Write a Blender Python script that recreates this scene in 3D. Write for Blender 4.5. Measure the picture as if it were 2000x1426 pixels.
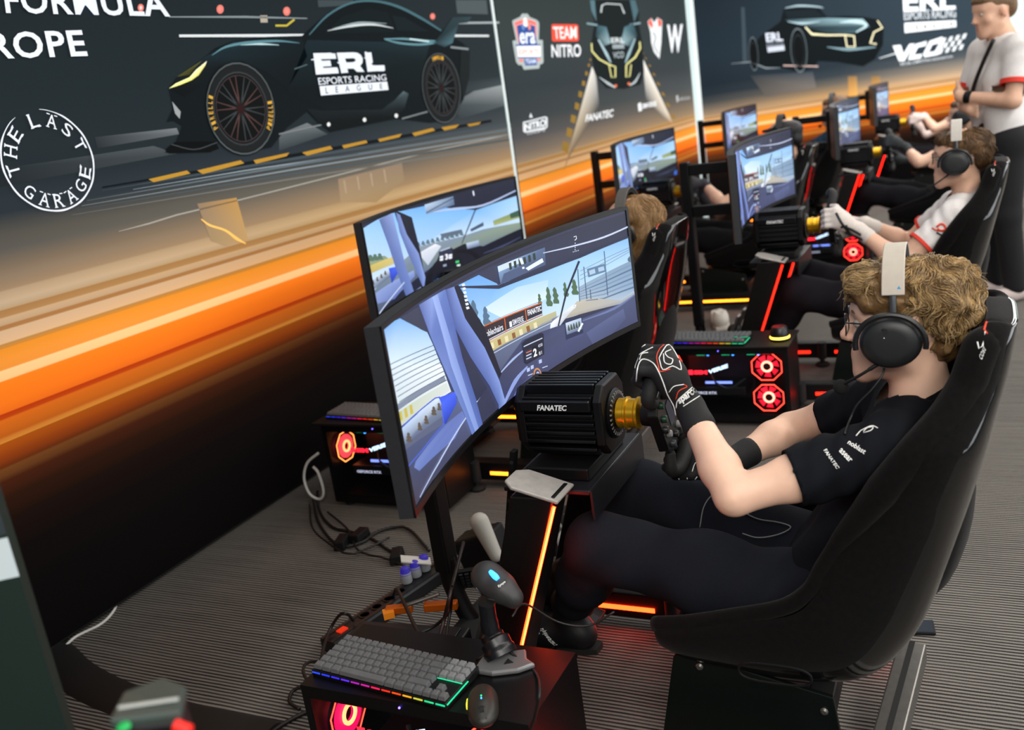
import bpy, bmesh, math, random
import numpy as np
from mathutils import Vector, Matrix
from mathutils.bvhtree import BVHTree
from mathutils.geometry import tessellate_polygon

for o in list(bpy.data.objects): bpy.data.objects.remove(o)
scene = bpy.context.scene
COL = scene.collection
R = math.radians
random.seed(7); rng = np.random.default_rng(7)

# ------------------------------------------------------------------ camera
IW, IH, FPX = 2000, 1426, 1850.0
def _cam(pitch, roll, yaw, h):
    p, y, a = R(pitch), R(yaw), R(roll)
    fw = np.array([math.cos(p)*math.cos(y), math.cos(p)*math.sin(y), -math.sin(p)])
    r = np.cross(fw, [0, 0, 1.]); r /= np.linalg.norm(r); u = np.cross(r, fw)
    return fw, r*math.cos(a)+u*math.sin(a), -r*math.sin(a)+u*math.cos(a), np.array([0, 0, h])
FW, RT, UP, EYE = _cam(15.23, -8.375, 27.43, 1.5)
cd = bpy.data.cameras.new('camera'); cam = bpy.data.objects.new('camera', cd); COL.objects.link(cam)
cd.sensor_fit = 'HORIZONTAL'; cd.sensor_width = 36; cd.lens = FPX/IW*36; cd.clip_start = .05; cd.clip_end = 200
cam.matrix_world = Matrix(((RT[0], UP[0], -FW[0], EYE[0]), (RT[1], UP[1], -FW[1], EYE[1]), (RT[2], UP[2], -FW[2], EYE[2]), (0, 0, 0, 1)))
cd.dof.use_dof = True; cd.dof.focus_distance = 2.3; cd.dof.aperture_fstop = 3.0
scene.camera = cam

# ------------------------------------------------------------------ light
w = bpy.data.worlds.new('world'); scene.world = w; w.use_nodes = True
bg = w.node_tree.nodes['Background']; bg.inputs[0].default_value = (.80, .90, 1.0, 1); bg.inputs[1].default_value = .10
def area(name, loc, size, power, col, rot=(0, 0, 0)):
    l = bpy.data.lights.new(name, 'AREA'); l.shape = 'RECTANGLE'; l.size, l.size_y = size; l.energy = power; l.color = col
    o = bpy.data.objects.new(name, l); COL.objects.link(o); o.location = loc; o.rotation_euler = rot
    return o
area('ceiling_and_fill_light', (4.5, -1.6, 3.0), (10.0, .6), 210, (1, .96, .90))
area('ceiling_and_fill_light', (4.5, .9, 3.0), (8.0, .4), 45, (1, .96, .90))
area('ceiling_and_fill_light', (-1.5, -1.0, 2.9), (1.2, 3.0), 105, (1, .96, .90), (0, R(-35), 0))  # unseen fill lamp, added on the camera side to brighten the driver's face
area('ceiling_and_fill_light', (10.5, .0, 3.0), (4.5, 3.0), 150, (1, .97, .93))
area('window_light', (4.5, -4.8, 1.7), (11.0, 2.4), 200, (.95, .98, 1), (R(90), 0, R(0)))
scene.view_settings.view_transform = 'Standard'; scene.view_settings.look = 'None'
scene.view_settings.exposure = 0.25; scene.view_settings.gamma = 1; scene.view_settings.use_curve_mapping = False

# ------------------------------------------------------------------ helpers
def C(h):
    h = h.lstrip('#'); v = [int(h[i:i+2], 16)/255 for i in (0, 2, 4)]
    return tuple(x/12.92 if x <= .04045 else ((x+.055)/1.055)**2.4 for x in v)
def V(*a): return np.array(a, float)
def ray(x, y):
    d = FW*FPX+RT*(x-IW/2)+UP*(IH/2-y); return d/np.linalg.norm(d)
def onp(x, y, ax, v):
    d = ray(x, y); k = 'xyz'.index(ax); return EYE+d*((v-EYE[k])/d[k])
def onplane(x, y, p0, n):
    d = ray(x, y); return EYE+d*(((np.asarray(p0)-EYE)@np.asarray(n))/(d@np.asarray(n)))
def proj(P):
    q = np.asarray(P)-EYE; z = q@FW; return (IW/2+FPX*(q@RT)/z, IH/2-FPX*(q@UP)/z)
def nrm(v): v = np.asarray(v, float); return v/(np.linalg.norm(v)+1e-12)

MATS = {}
def mat(name, col='#808080', rough=.5, metal=0., emit=None, es=1., noise=0., nscale=60., bump=0., spec=.5, attr=None, coat=0., sheen=0., alpha=1., trans=0.):
    if name in MATS: return MATS[name]
    m = bpy.data.materials.new(name); m.use_nodes = True; nt = m.node_tree; b = nt.nodes['Principled BSDF']
    c = C(col) if isinstance(col, str) else col
    b.inputs['Base Color'].default_value = (*c, 1); b.inputs['Roughness'].default_value = rough; b.inputs['Metallic'].default_value = metal
    b.inputs['Specular IOR Level'].default_value = spec
    if coat: b.inputs['Coat Weight'].default_value = coat
    if sheen: b.inputs['Sheen Weight'].default_value = sheen
    if trans: b.inputs['Transmission Weight'].default_value = trans
    if alpha < 1: b.inputs['Alpha'].default_value = alpha
    if emit is not None:
        b.inputs['Emission Color'].default_value = (*(C(emit) if isinstance(emit, str) else emit), 1); b.inputs['Emission Strength'].default_value = es
    src = None
    if attr:
        a = nt.nodes.new('ShaderNodeVertexColor'); a.layer_name = 'Col'; src = a.outputs['Color']
        if attr == 'emit':
            nt.links.new(src, b.inputs['Emission Color']); b.inputs['Emission Strength'].default_value = es; b.inputs['Base Color'].default_value = (.01, .01, .012, 1); src = None
        else: nt.links.new(src, b.inputs['Base Color'])
    if noise or bump:
        tc = nt.nodes.new('ShaderNodeTexCoord'); n = nt.nodes.new('ShaderNodeTexNoise'); n.inputs['Scale'].default_value = nscale; n.inputs['Detail'].default_value = 6
        nt.links.new(tc.outputs['Object'], n.inputs['Vector'])
        if noise:
            mx = nt.nodes.new('ShaderNodeMix'); mx.data_type = 'RGBA'; mx.blend_type = 'MULTIPLY'; mx.inputs[0].default_value = 1
            rp = nt.nodes.new('ShaderNodeMapRange'); rp.inputs[3].default_value = 1-noise; rp.inputs[4].default_value = 1+noise
            rp.inputs[1].default_value = .3; rp.inputs[2].default_value = .7
            nt.links.new(n.outputs['Fac'], rp.inputs[0]); nt.links.new(rp.outputs[0], mx.inputs[7])
            if src: nt.links.new(src, mx.inputs[6])
            else: mx.inputs[6].default_value = (*c, 1)
            nt.links.new(mx.outputs[2], b.inputs['Base Color'])
        if bump:
            bp = nt.nodes.new('ShaderNodeBump'); bp.inputs['Strength'].default_value = bump; bp.inputs['Distance'].default_value = .004
            nt.links.new(n.outputs['Fac'], bp.inputs['Height']); nt.links.new(bp.outputs[0], b.inputs['Normal'])
    MATS[name] = m; return m

def rotm(ax, deg):
    return np.array(Matrix.Rotation(R(deg), 3, ax))
def frame(n, up=(0, 0, 1)):
    n = nrm(n); u = np.cross(up, n)
    if np.linalg.norm(u) < 1e-6: u = np.cross((1, 0, 0), n)
    u = nrm(u); return u, np.cross(n, u), n
def spline(pts, n=8):
    P = [np.asarray(p, float) for p in pts]; P = [2*P[0]-P[1]]+P+[2*P[-1]-P[-2]]; out = []
    for i in range(1, len(P)-2):
        a, b, c, d = P[i-1:i+3]
        for k in range(n):
            t = k/n; out.append(.5*((2*b)+(-a+c)*t+(2*a-5*b+4*c-d)*t*t+(-a+3*b-3*c+d)*t**3))
    out.append(P[-2]); return out

class MB:
    def __init__(s): s.v = []; s.f = []; s.c = []; s.col = None
    def add(s, vs, fs, col=None):
        k = len(s.v); s.v += [tuple(map(float, p)) for p in vs]; s.f += [tuple(i+k for i in f) for f in fs]
        s.c += list(col) if isinstance(col, list) else [col if col is not None else s.col]*len(vs); return s
    def box(s, c, d, rot=None, col=None, taper=1.):
        c = np.asarray(c, float); h = np.asarray(d, float)/2; vs = []
        for z in (-1, 1):
            for y in (-1, 1):
                for x in (-1, 1):
                    q = np.array([x, y, z])*h
                    if z > 0: q[:2] *= taper
                    vs.append(c+(rot@q if rot is not None else q))
        return s.add(vs, [(0, 2, 3, 1), (4, 5, 7, 6), (0, 1, 5, 4), (2, 6, 7, 3), (0, 4, 6, 2), (1, 3, 7, 5)], col)
    def box2(s, a, b, col=None):
        a = np.minimum(a, b).astype(float) if False else np.asarray(a, float); b = np.asarray(b, float)
        return s.box((a+b)/2, np.abs(b-a), None, col)
    def bar(s, a, b, w, h=None, up=(0, 0, 1), col=None):
        a = np.asarray(a, float); b = np.asarray(b, float); n = nrm(b-a); u, v, n = frame(n, up); h = h or w
        M = np.stack([u, v, n], 1); return s.box((a+b)/2, (w, h, np.linalg.norm(b-a)), M, col)
    def tube(s, pts, r, n=8, closed=False, col=None, caps=True):
        P = [np.asarray(p, float) for p in pts]; m = len(P); rr = r if hasattr(r, '__len__') else [r]*m
        T = [nrm((P[(i+1) % m] if closed or i < m-1 else P[i])-(P[i-1] if closed or i > 0 else P[i])) for i in range(m)]
        u = frame(T[0])[0]; vs = []
        for i in range(m):
            u = nrm(u-T[i]*(u@T[i])); v = np.cross(T[i], u)
            for k in range(n):
                a = 2*math.pi*k/n; vs.append(P[i]+(u*math.cos(a)+v*math.sin(a))*rr[i])
        fs = []
        for i in range(m if closed else m-1):
            j = (i+1) % m
            for k in range(n): fs.append((i*n+k, i*n+(k+1) % n, j*n+(k+1) % n, j*n+k))
        if caps and not closed: fs += [tuple(range(n-1, -1, -1)), tuple(range((m-1)*n, m*n))]
        return s.add(vs, fs, col)
    def cyl(s, a, b, r, r2=None, n=20, col=None):
        return s.tube([a, b], [r, r2 if r2 is not None else r], n, col=col)
    def lathe(s, prof, o, ax, n=32, col=None, caps=True):
        u, v, w_ = frame(ax); o = np.asarray(o, float); vs = []
        for r, h in prof:
            for k in range(n):
                a = 2*math.pi*k/n; vs.append(o+w_*h+(u*math.cos(a)+v*math.sin(a))*r)
        m = len(prof); fs = [(i*n+k, i*n+(k+1) % n, (i+1)*n+(k+1) % n, (i+1)*n+k) for i in range(m-1) for k in range(n)]
        if caps: fs += [tuple(range(n-1, -1, -1)), tuple(range((m-1)*n, m*n))]
        return s.add(vs, fs, col)
    def prism(s, poly, o, u, v, d, col=None):
        o = np.asarray(o, float); u = np.asarray(u, float); v = np.asarray(v, float); w_ = nrm(np.cross(u, v)); n = len(poly)
        a = [o+u*x+v*y for x, y in poly]; b = [p+w_*d for p in a]
        return s.add(a+b, [tuple(range(n-1, -1, -1)), tuple(range(n, 2*n))]+[(i, (i+1) % n, n+(i+1) % n, n+i) for i in range(n)], col)
    def loft(s, rings, closed=True, caps=True, col=None):
        n = len(rings[0]); vs = [p for r in rings for p in r]; m = len(rings); e = n if closed else n-1
        fs = [(i*n+k, i*n+(k+1) % n, (i+1)*n+(k+1) % n, (i+1)*n+k) for i in range(m-1) for k in range(e)]
        if caps and closed: fs += [tuple(range(n-1, -1, -1)), tuple(range((m-1)*n, m*n))]
        return s.add(vs, fs, col)
    def poly(s, pts, col=None):
        return s.add(pts, [tuple(range(len(pts)))], col)
    def tpoly(s, pts2, fn, col=None):      # concave outline, tessellated, mapped by fn
        tr = tessellate_polygon([[Vector((x, y, 0)) for x, y in pts2]])
        return s.add([fn(x, y) for x, y in pts2], [tuple(t) for t in tr], col)
    def sphere(s, c, r, n=16, m=10, col=None, rot=None):
        c = np.asarray(c, float); r = np.asarray(r if hasattr(r, '__len__') else (r, r, r), float); vs = [(0, 0, 1)]
        for i in range(1, m):
            for k in range(n): vs.append((math.sin(math.pi*i/m)*math.cos(2*math.pi*k/n), math.sin(math.pi*i/m)*math.sin(2*math.pi*k/n), math.cos(math.pi*i/m)))
        vs.append((0, 0, -1)); e = len(vs)-1
        fs = [(0, 1+k, 1+(k+1) % n) for k in range(n)]
        for i in range(m-2):
            for k in range(n): fs.append((1+i*n+k, 1+(i+1)*n+k, 1+(i+1)*n+(k+1) % n, 1+i*n+(k+1) % n))
        fs += [(e, 1+(m-2)*n+(k+1) % n, 1+(m-2)*n+k) for k in range(n)]
        q = np.array(vs)*r
        if rot is not None: q = q@np.asarray(rot).T
        return s.add(q+c, fs, col)
    def build(s, name, m, parent=None, origin=None, smooth=False, bevel=0, fixn=True):
        me = bpy.data.meshes.new(name); vs = np.array(s.v)
        org = V(*parent.get('_o', (0, 0, 0))) if parent is not None else (V(*origin) if origin is not None else V(0, 0, 0))
        if origin is None and parent is None: org = V((vs[:, 0].min()+vs[:, 0].max())/2, (vs[:, 1].min()+vs[:, 1].max())/2, vs[:, 2].min())
        me.from_pydata([tuple(p) for p in vs-org], [], s.f)
        if any(c is not None for c in s.c):
            at = me.color_attributes.new('Col', 'FLOAT_COLOR', 'POINT')
            at.data.foreach_set('color', np.array([(*(c if c is not None else (.5, .5, .5)), 1) for c in s.c], np.float32).ravel())
        return finish(me, name, m, parent, org, smooth, bevel, fixn)

def finish(me, name, m, parent, org, smooth=False, bevel=0, fixn=True):
    if fixn:
        bm = bmesh.new(); bm.from_mesh(me); bmesh.ops.recalc_face_normals(bm, faces=bm.faces); bm.to_mesh(me); bm.free()
    me.materials.append(m)
    if smooth:
        me.polygons.foreach_set('use_smooth', [True]*len(me.polygons))
        if smooth != 'all': me.set_sharp_from_angle(angle=R(40))
    o = bpy.data.objects.new(name, me); COL.objects.link(o)
    if parent is not None: o.parent = parent
    else: o.location = org
    o['_o'] = tuple(map(float, org))
    if bevel:
        b = o.modifiers.new('bevel', 'BEVEL'); b.width = bevel; b.segments = 2; b.limit_method = 'ANGLE'; b.angle_limit = R(40)
    return o

def thing(name, label, cat, loc, group=None):
    o = bpy.data.objects.new(name, None); COL.objects.link(o); o.location = loc; o.empty_display_size = .05
    o['_o'] = tuple(map(float, loc)); return tag(o, label, cat, group)
def tag(o, label=None, cat=None, group=None, kind=None):
    if label: o['label'] = label
    if cat: o['category'] = cat
    if group: o['group'] = group
    if kind: o['kind'] = kind
    return o
def copy_tree(o, parent=None, off=(0, 0, 0), label=None, group=None, skip=()):
    c = o.copy(); COL.objects.link(c); c.parent = parent
    if parent is None: c.location = V(*o.location)+V(*off)
    if '_o' in o: c['_o'] = tuple(V(*o['_o'])+V(*off))
    if label: c['label'] = label
    if group: c['group'] = group
    for ch in list(o.children):
        if ch.name.split('.')[0] not in skip: copy_tree(ch, c, off, None, None, skip)
    return c

_FC = {}
def text2d(txt, bold=0., space=1., shear=0.):
    key = (txt, bold, space, shear)
    if key in _FC: return _FC[key]
    cu = bpy.data.curves.new('t', 'FONT'); cu.body = txt; cu.size = 1; cu.offset = bold; cu.space_character = space; cu.shear = shear; cu.resolution_u = 3
    o = bpy.data.objects.new('t', cu); COL.objects.link(o); dg = bpy.context.evaluated_depsgraph_get()
    me = bpy.data.meshes.new_from_object(o.evaluated_get(dg)); bpy.data.objects.remove(o); bpy.data.curves.remove(cu)
    vs = np.array([v.co[:2] for v in me.vertices]); fs = [tuple(p.vertices) for p in me.polygons]; bpy.data.meshes.remove(me)
    lo, hi = vs.min(0), vs.max(0); _FC[key] = ((vs-lo)/(hi-lo), fs, (hi-lo)[0]/(hi-lo)[1]); return _FC[key]
def text_quad(mb, txt, quad, fn, col=None, bold=.0, space=1., shear=0., sub=0):
    """lay text into a quad (bl, br, tr, tl) given in the 2-D coordinates of fn"""
    vs, fs, _ = text2d(txt, bold, space, shear); bl, br, tr, tl = [V(*q) for q in quad]
    out = []
    for x, y in vs: out.append(fn(*((bl*(1-x)+br*x)*(1-y)+(tl*(1-x)+tr*x)*y)))
    mb.add(out, fs, col)

# ---------------------------------------------------------------- smooth-union solids (for bodies and soft things)
def cap(a, b, ra, rb=None, k=.02): return ('c', V(*a), V(*b), ra, ra if rb is None else rb, k)
def ell(c, r, rot=None, k=.02): return ('e', V(*c), V(*r), rot, None, k)
def sub(p): return ('-', p)
def cut(p0, n): return ('p', V(*p0), nrm(n))
def _ev(p, G):
    if p[0] == 'c':
        a, b = p[1], p[2]; ba = b-a; L = max(ba@ba, 1e-12); q = G-a; t = np.clip((q@ba)/L, 0, 1)
        return np.linalg.norm(q-t[..., None]*ba, axis=-1)-(p[3]+(p[4]-p[3])*t)
    q = G-p[1]
    if p[3] is not None: q = q@np.asarray(p[3])
    k0 = np.linalg.norm(q/p[2], axis=-1); k1 = np.linalg.norm(q/(p[2]**2), axis=-1)+1e-9
    return k0*(k0-1)/k1
def _bb(p, m):
    if p[0] == 'c': r = max(p[3], p[4])+m; return np.minimum(p[1], p[2])-r, np.maximum(p[1], p[2])+r
    r = max(p[2])+m; return p[1]-r, p[1]+r
def solid(prims, vox, disp=None, bounds=None):
    pos = [p for p in prims if p[0] in 'ce']; lo = np.min([_bb(p, .03)[0] for p in pos], 0); hi = np.max([_bb(p, .03)[1] for p in pos], 0)
    if bounds is not None: lo = np.maximum(lo, bounds[0]); hi = np.minimum(hi, bounds[1])
    n = np.ceil((hi-lo)/vox).astype(int)+1
    D = np.full(n, .2, np.float32)
    ax = [lo[i]+np.arange(n[i])*vox for i in range(3)]
    def box(p, m):
        a, b = _bb(p, m); i0 = np.clip(((a-lo)/vox).astype(int), 0, n-1); i1 = np.clip(np.ceil((b-lo)/vox).astype(int)+1, 1, n)
        sl = tuple(slice(i0[k], max(i1[k], i0[k]+1)) for k in range(3))
        G = np.stack(np.meshgrid(*[ax[k][sl[k]] for k in range(3)], indexing='ij'), -1); return sl, G
    for p in prims:
        if p[0] in 'ce':
            sl, G = box(p, p[5]+.04); d = _ev(p, G).astype(np.float32); k = p[5]; o = D[sl]
            h = np.clip(.5+.5*(o-d)/k, 0, 1); D[sl] = o*(1-h)+d*h-k*h*(1-h)
        elif p[0] == '-':
            q = p[1]; sl, G = box(q, q[5]+.02); d = -_ev(q, G).astype(np.float32); k = q[5]; o = D[sl]
            h = np.clip(.5-.5*(o-d)/k, 0, 1); D[sl] = o*(1-h)+d*h+k*h*(1-h)
    G = None
    if disp is not None or any(p[0] == 'p' for p in prims):
        G = np.stack(np.meshgrid(*ax, indexing='ij'), -1)
        if disp is not None:
            m = np.abs(D) < .05; D[m] += disp(G[m]).astype(np.float32)
        for p in prims:
            if p[0] == 'p': D = np.maximum(D, ((G-p[1])@p[2]).astype(np.float32))
    D[0] = D[-1] = np.maximum(D[0], .001); D[0] = np.maximum(D[0], .001); D[-1] = np.maximum(D[-1], .001)
    for k in (0, -1):
        D[k] = np.maximum(D[k], .001); D[:, k] = np.maximum(D[:, k], .001); D[:, :, k] = np.maximum(D[:, :, k], .001)
    S = D < 0
    cs = sum(S[i:n[0]-1+i, j:n[1]-1+j, k:n[2]-1+k].astype(np.int8) for i in (0, 1) for j in (0, 1) for k in (0, 1))
    I = np.argwhere((cs > 0) & (cs < 8)); idx = np.full(np.array(n)-1, -1, np.int64); idx[tuple(I.T)] = np.arange(len(I))
    acc = np.zeros((len(I), 3)); cnt = np.zeros(len(I))
    corners = [(i, j, k) for i in (0, 1) for j in (0, 1) for k in (0, 1)]
    for a in corners:
        for b in corners:
            if sum(b)-sum(a) == 1 and all(y >= x for x, y in zip(a, b)):
                da = D[tuple((I+a).T)]; db = D[tuple((I+b).T)]; m = (da < 0) != (db < 0)
                t = np.where(m, da/np.where(m, da-db, 1), 0)[:, None]
                acc += np.where(m[:, None], np.array(a)+t*(np.array(b)-np.array(a)), 0); cnt += m
    P = lo+(I+acc/cnt[:, None])*vox
    F = []
    for axx in range(3):
        u, v = [(1, 2), (2, 0), (0, 1)][axx]
        sa = [slice(None)]*3; sb = [slice(None)]*3; sa[axx] = slice(0, -1); sb[axx] = slice(1, None)
        A, B = S[tuple(sa)], S[tuple(sb)]; E = np.argwhere(A != B)
        E = E[(E[:, u] > 0) & (E[:, v] > 0) & (E[:, u] < n[u]-1) & (E[:, v] < n[v]-1)]
        if not len(E): continue
        eu = np.eye(3, dtype=int)[u]; ev = np.eye(3, dtype=int)[v]
        q = np.stack([idx[tuple((E-eu-ev).T)], idx[tuple((E-ev).T)], idx[tuple(E.T)], idx[tuple((E-eu).T)]], 1)
        fl = ~A[tuple(E.T)]; q[fl] = q[fl][:, ::-1]; F.append(q)
    F = np.concatenate(F); F = F[(F >= 0).all(1)]
    return P, F
def solid_obj(name, prims, vox, m, parent=None, origin=None, disp=None, colfn=None, relax=1):
    P, F = solid(prims, vox, disp)
    for _ in range(relax):        # gentle smoothing
        e = np.concatenate([F[:, [0, 1]], F[:, [1, 2]], F[:, [2, 3]], F[:, [3, 0]]]); s_ = np.zeros_like(P); c_ = np.zeros(len(P))
        np.add.at(s_, e[:, 0], P[e[:, 1]]); np.add.at(s_, e[:, 1], P[e[:, 0]]); np.add.at(c_, e[:, 0], 1); np.add.at(c_, e[:, 1], 1)
        P = P*.5+.5*s_/np.maximum(c_, 1)[:, None]
    me = bpy.data.meshes.new(name)
    org = V(*parent.get('_o', (0, 0, 0))) if parent is not None else V(*(origin if origin is not None else (0, 0, 0)))
    me.vertices.add(len(P)); me.vertices.foreach_set('co', (P-org).astype(np.float32).ravel())
    me.loops.add(4*len(F)); me.loops.foreach_set('vertex_index', F.astype(np.int32).ravel())
    me.polygons.add(len(F)); me.polygons.foreach_set('loop_start', np.arange(0, 4*len(F), 4, dtype=np.int32))
    me.update(calc_edges=True); me.validate()
    if colfn is not None:
        at = me.color_attributes.new('Col', 'FLOAT_COLOR', 'POINT'); c = np.ones((len(me.vertices), 4), np.float32); c[:, :3] = colfn(P); at.data.foreach_set('color', c.ravel())
    o = finish(me, name, m, parent, org, 'all', 0, False)
    o['_n'] = 0
    return o, BVHTree.FromPolygons([tuple(p) for p in P], [tuple(f) for f in F])
def hit(bvh, x, y, off=.0012):
    d = ray(x, y); h = bvh.ray_cast(Vector(EYE), Vector(d))
    if h[0] is None: return None
    n = np.array(h[1]); n = n if n@d < 0 else -n
    return np.array(h[0])+n*off
def pixline(mb, bvh, pts, r, n=5, closed=False, sp=5, col=None):
    q = [hit(bvh, *p[:2], off=r*.3) for p in (spline([(*p, 0) for p in pts], sp) if sp else [(*p, 0) for p in pts])]
    q = [p for p in q if p is not None]
    run = [q[0]] if q else []
    for p in q[1:]:
        if np.linalg.norm(p-run[-1]) > .06:
            if len(run) > 1: mb.tube(run, r, n, col=col)
            run = []
        run.append(p)
    if len(run) > 1: mb.tube(run, r, n, closed and len(run) == len(q), col=col)
def pixtext(mb, bvh, txt, quad, fallback=None, **k):
    last = [None]
    def fn(x, y):
        h = hit(bvh, x, y)
        if h is None: h = last[0] if last[0] is not None else onp(x, y, 'x', 1.8)
        last[0] = h; return h
    text_quad(mb, txt, quad, fn, **k)
# ================================================================== the setting
def carpet():
    m = bpy.data.materials.new('carpet'); m.use_nodes = True; nt = m.node_tree; b = nt.nodes['Principled BSDF']; L = nt.links.new
    tc = nt.nodes.new('ShaderNodeTexCoord'); sp = nt.nodes.new('ShaderNodeSeparateXYZ'); L(tc.outputs['Object'], sp.inputs[0])
    def mp(sx, sy):
        q = nt.nodes.new('ShaderNodeMapping'); q.inputs['Scale'].default_value = (sx, sy, 1); L(tc.outputs['Object'], q.inputs[0]); return q.outputs[0]
    def noise(v, sc, det=4):
        n = nt.nodes.new('ShaderNodeTexNoise'); n.inputs['Scale'].default_value = sc; n.inputs['Detail'].default_value = det; L(v, n.inputs['Vector']); return n.outputs['Fac']
    def math_(op, a, b_=None):
        q = nt.nodes.new('ShaderNodeMath'); q.operation = op
        for i, s in enumerate((a, b_)):
            if s is None: continue
            if isinstance(s, (int, float)): q.inputs[i].default_value = s
            else: L(s, q.inputs[i])
        return q.outputs[0]
    warp = math_('MULTIPLY', noise(mp(1, .5), 9), .010)
    x = math_('ADD', sp.outputs[0], warp)
    st = math_('ADD', math_('MULTIPLY', math_('SINE', math_('MULTIPLY', x, 2*math.pi/.0135)), .5), .5)
    amp = noise(mp(1, .35), 5.0, 3)                    # where the ribs read strong or weak
    fine = noise(mp(1, 1), 420, 2); streak = noise(mp(120, 2.2), 1.0, 3); blot = noise(mp(1, 1), 2.2, 3)
    v = math_('ADD', math_('MULTIPLY', st, .80), math_('MULTIPLY', fine, .50))
    v = math_('ADD', v, math_('MULTIPLY', streak, .55)); v = math_('ADD', v, math_('MULTIPLY', blot, .25))
    v = math_('SUBTRACT', v, .45)
    cr = nt.nodes.new('ShaderNodeValToRGB'); cr.color_ramp.elements[0].color = (*C('#1c1a18'), 1); cr.color_ramp.elements[0].position = .18
    cr.color_ramp.elements[1].color = (*C('#85807a'), 1); cr.color_ramp.elements[1].position = 1.0
    L(v, cr.inputs[0]); L(cr.outputs[0], b.inputs['Base Color']); b.inputs['Roughness'].default_value = .95; b.inputs['Specular IOR Level'].default_value = .15
    bp = nt.nodes.new('ShaderNodeBump'); bp.inputs['Strength'].default_value = .7; bp.inputs['Distance'].default_value = .004
    L(math_('ADD', st, math_('MULTIPLY', fine, .8)), bp.inputs['Height']); L(bp.outputs[0], b.inputs['Normal'])
    return m
def struct(mb, name, m): return tag(mb.build(name, m, origin=(0, 0, 0)), kind='structure')
struct(MB().box2((-2, -5.5, -.1), (16.5, 4.5, 0)), 'floor', carpet())
struct(MB().box2((-2, 3.6, 0), (16.5, 3.75, 3.3)), 'wall_left', mat('wall_paint', '#8c8f90', .8, noise=.05, nscale=3))
struct(MB().box2((16.4, -5.5, 0), (16.55, 3.6, .25)), 'wall_back', mat('wall_white', '#d9dad8', .8, noise=.03, nscale=3))
win = MB()
for y in np.arange(-5.4, 3.6, 1.5): win.box((16.45, y, 1.75), (.08, .06, 3.0))
for z in (.25, 1.2, 3.2): win.box((16.45, -.9, z), (.08, 9.0, .06))
win = struct(win, 'window_1', mat('window_frame', '#c9ccca', .5))
for i, y in enumerate(np.arange(-5.4, 3.5, 1.5)):
    for z0, z1 in ((.28, 1.17), (1.23, 3.17)):
        MB().box2((16.44, y+.03, z0), (16.45, y+1.47, z1)).build('pane', mat('daylight_pane', '#dfe8e6', .3, emit='#dfeeea', es=.8), win)

# ------------------------------------------------------------------ printed banners
def pmat(name, es=.42):
    m = mat(name, '#808080', .75, attr='base', spec=.08); nt = m.node_tree; b = nt.nodes['Principled BSDF']
    a = [n for n in nt.nodes if n.type == 'VERTEX_COLOR'][0]; nt.links.new(a.outputs['Color'], b.inputs['Emission Color']); b.inputs['Emission Strength'].default_value = es; return m
PRINT = pmat('backlit_print')
BY = 2.73
ROWS = [(2.60, '#161d21', '#1a2226', '#20282b'), (1.75, '#1b2327', '#1c2529', '#222b2f'), (1.50, '#1a2125', '#20282d', '#2b3337'), (1.40, '#1c2226', '#2a3238', '#3a4044'), (1.29, '#3d3f40', '#5d584f', '#6a6258'), (1.21, '#77695c', '#857058', '#8a735a'), (1.172, '#8e7560', '#94795a', '#987a58'),
 (1.166, '#a89382', '#a08560', '#a08560'), (1.134, '#b7a594', '#b5966e', '#b5966e'), (1.112, '#b09478', '#a98a60', '#a98a60'), (1.110, '#a07248', '#9a7040', '#9a7040'), (1.09, '#a87c52', '#a07848', '#a07848'), (1.086, '#c2a488', '#b89468', '#b89468'), (1.066, '#b89877', '#b08e68', '#b08e68'), (1.063, '#a8764a', '#9a6a3a', '#9a6a3a'), (1.053, '#a8764a', '#9a6a3a', '#9a6a3a'), (1.049, '#cdb095', '#c09a70', '#c09a70'), (1.012, '#d6b893', '#cfa070', '#cfa070'),
 (1.008, '#b9854c', '#a97638', '#a97638'), (.997, '#c98438', '#c47c28', '#c47c28'), (.993, '#dd8a2c', '#e58a25', '#e58a25'), (.934, '#d8862f', '#f0913a', '#f0913a'), (.930, '#f8c488', '#fbc486', '#fbc486'), (.902, '#f9bd7e', '#fbbf80', '#fbbf80'), (.898, '#ee7d1a', '#f97c1c', '#f97c1c'), (.83, '#f37518', '#ee701a', '#ee701a'), (.804, '#e86a14', '#e0661a', '#e0661a'), (.801, '#b5330a', '#a8380c', '#a8380c'), (.789, '#b8380c', '#b0400e', '#b0400e'), (.783, '#dc6a14', '#c2601a', '#c2601a'),
 (.735, '#c05a12', '#a8561a', '#a8561a'), (.722, '#c8701e', '#c08038', '#c08038'), (.718, '#e8983a', '#b8782c', '#b8782c'), (.714, '#b8560f', '#8a4410', '#8a4410'), (.68, '#9d4310', '#7a360e', '#7a360e'), (.645, '#6e3010', '#4e220b', '#4e220b'), (.638, '#7a4a22', '#553015', '#553015'), (.60, '#4a200f', '#36180a', '#36180a'), (.55, '#301609', '#221108', '#221108'), (.48, '#1a0c08', '#140a06', '#140a06'), (.38, '#0d0706', '#090505', '#090505'), (.25, '#060404', '#050404', '#050404'), (.02, '#040303', '#040303', '#040303')]
def strips(mb, rows, xs, fn):
    n = len(xs); vs, cs = [], []
    for r in rows:
        for x, c in zip(xs, r[1:]): vs.append(fn(x, r[0])); cs.append(C(c))
    mb.add(vs, [(i*n+k, i*n+k+1, (i+1)*n+k+1, (i+1)*n+k) for i in range(len(rows)-1) for k in range(n-1)], cs)
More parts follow.
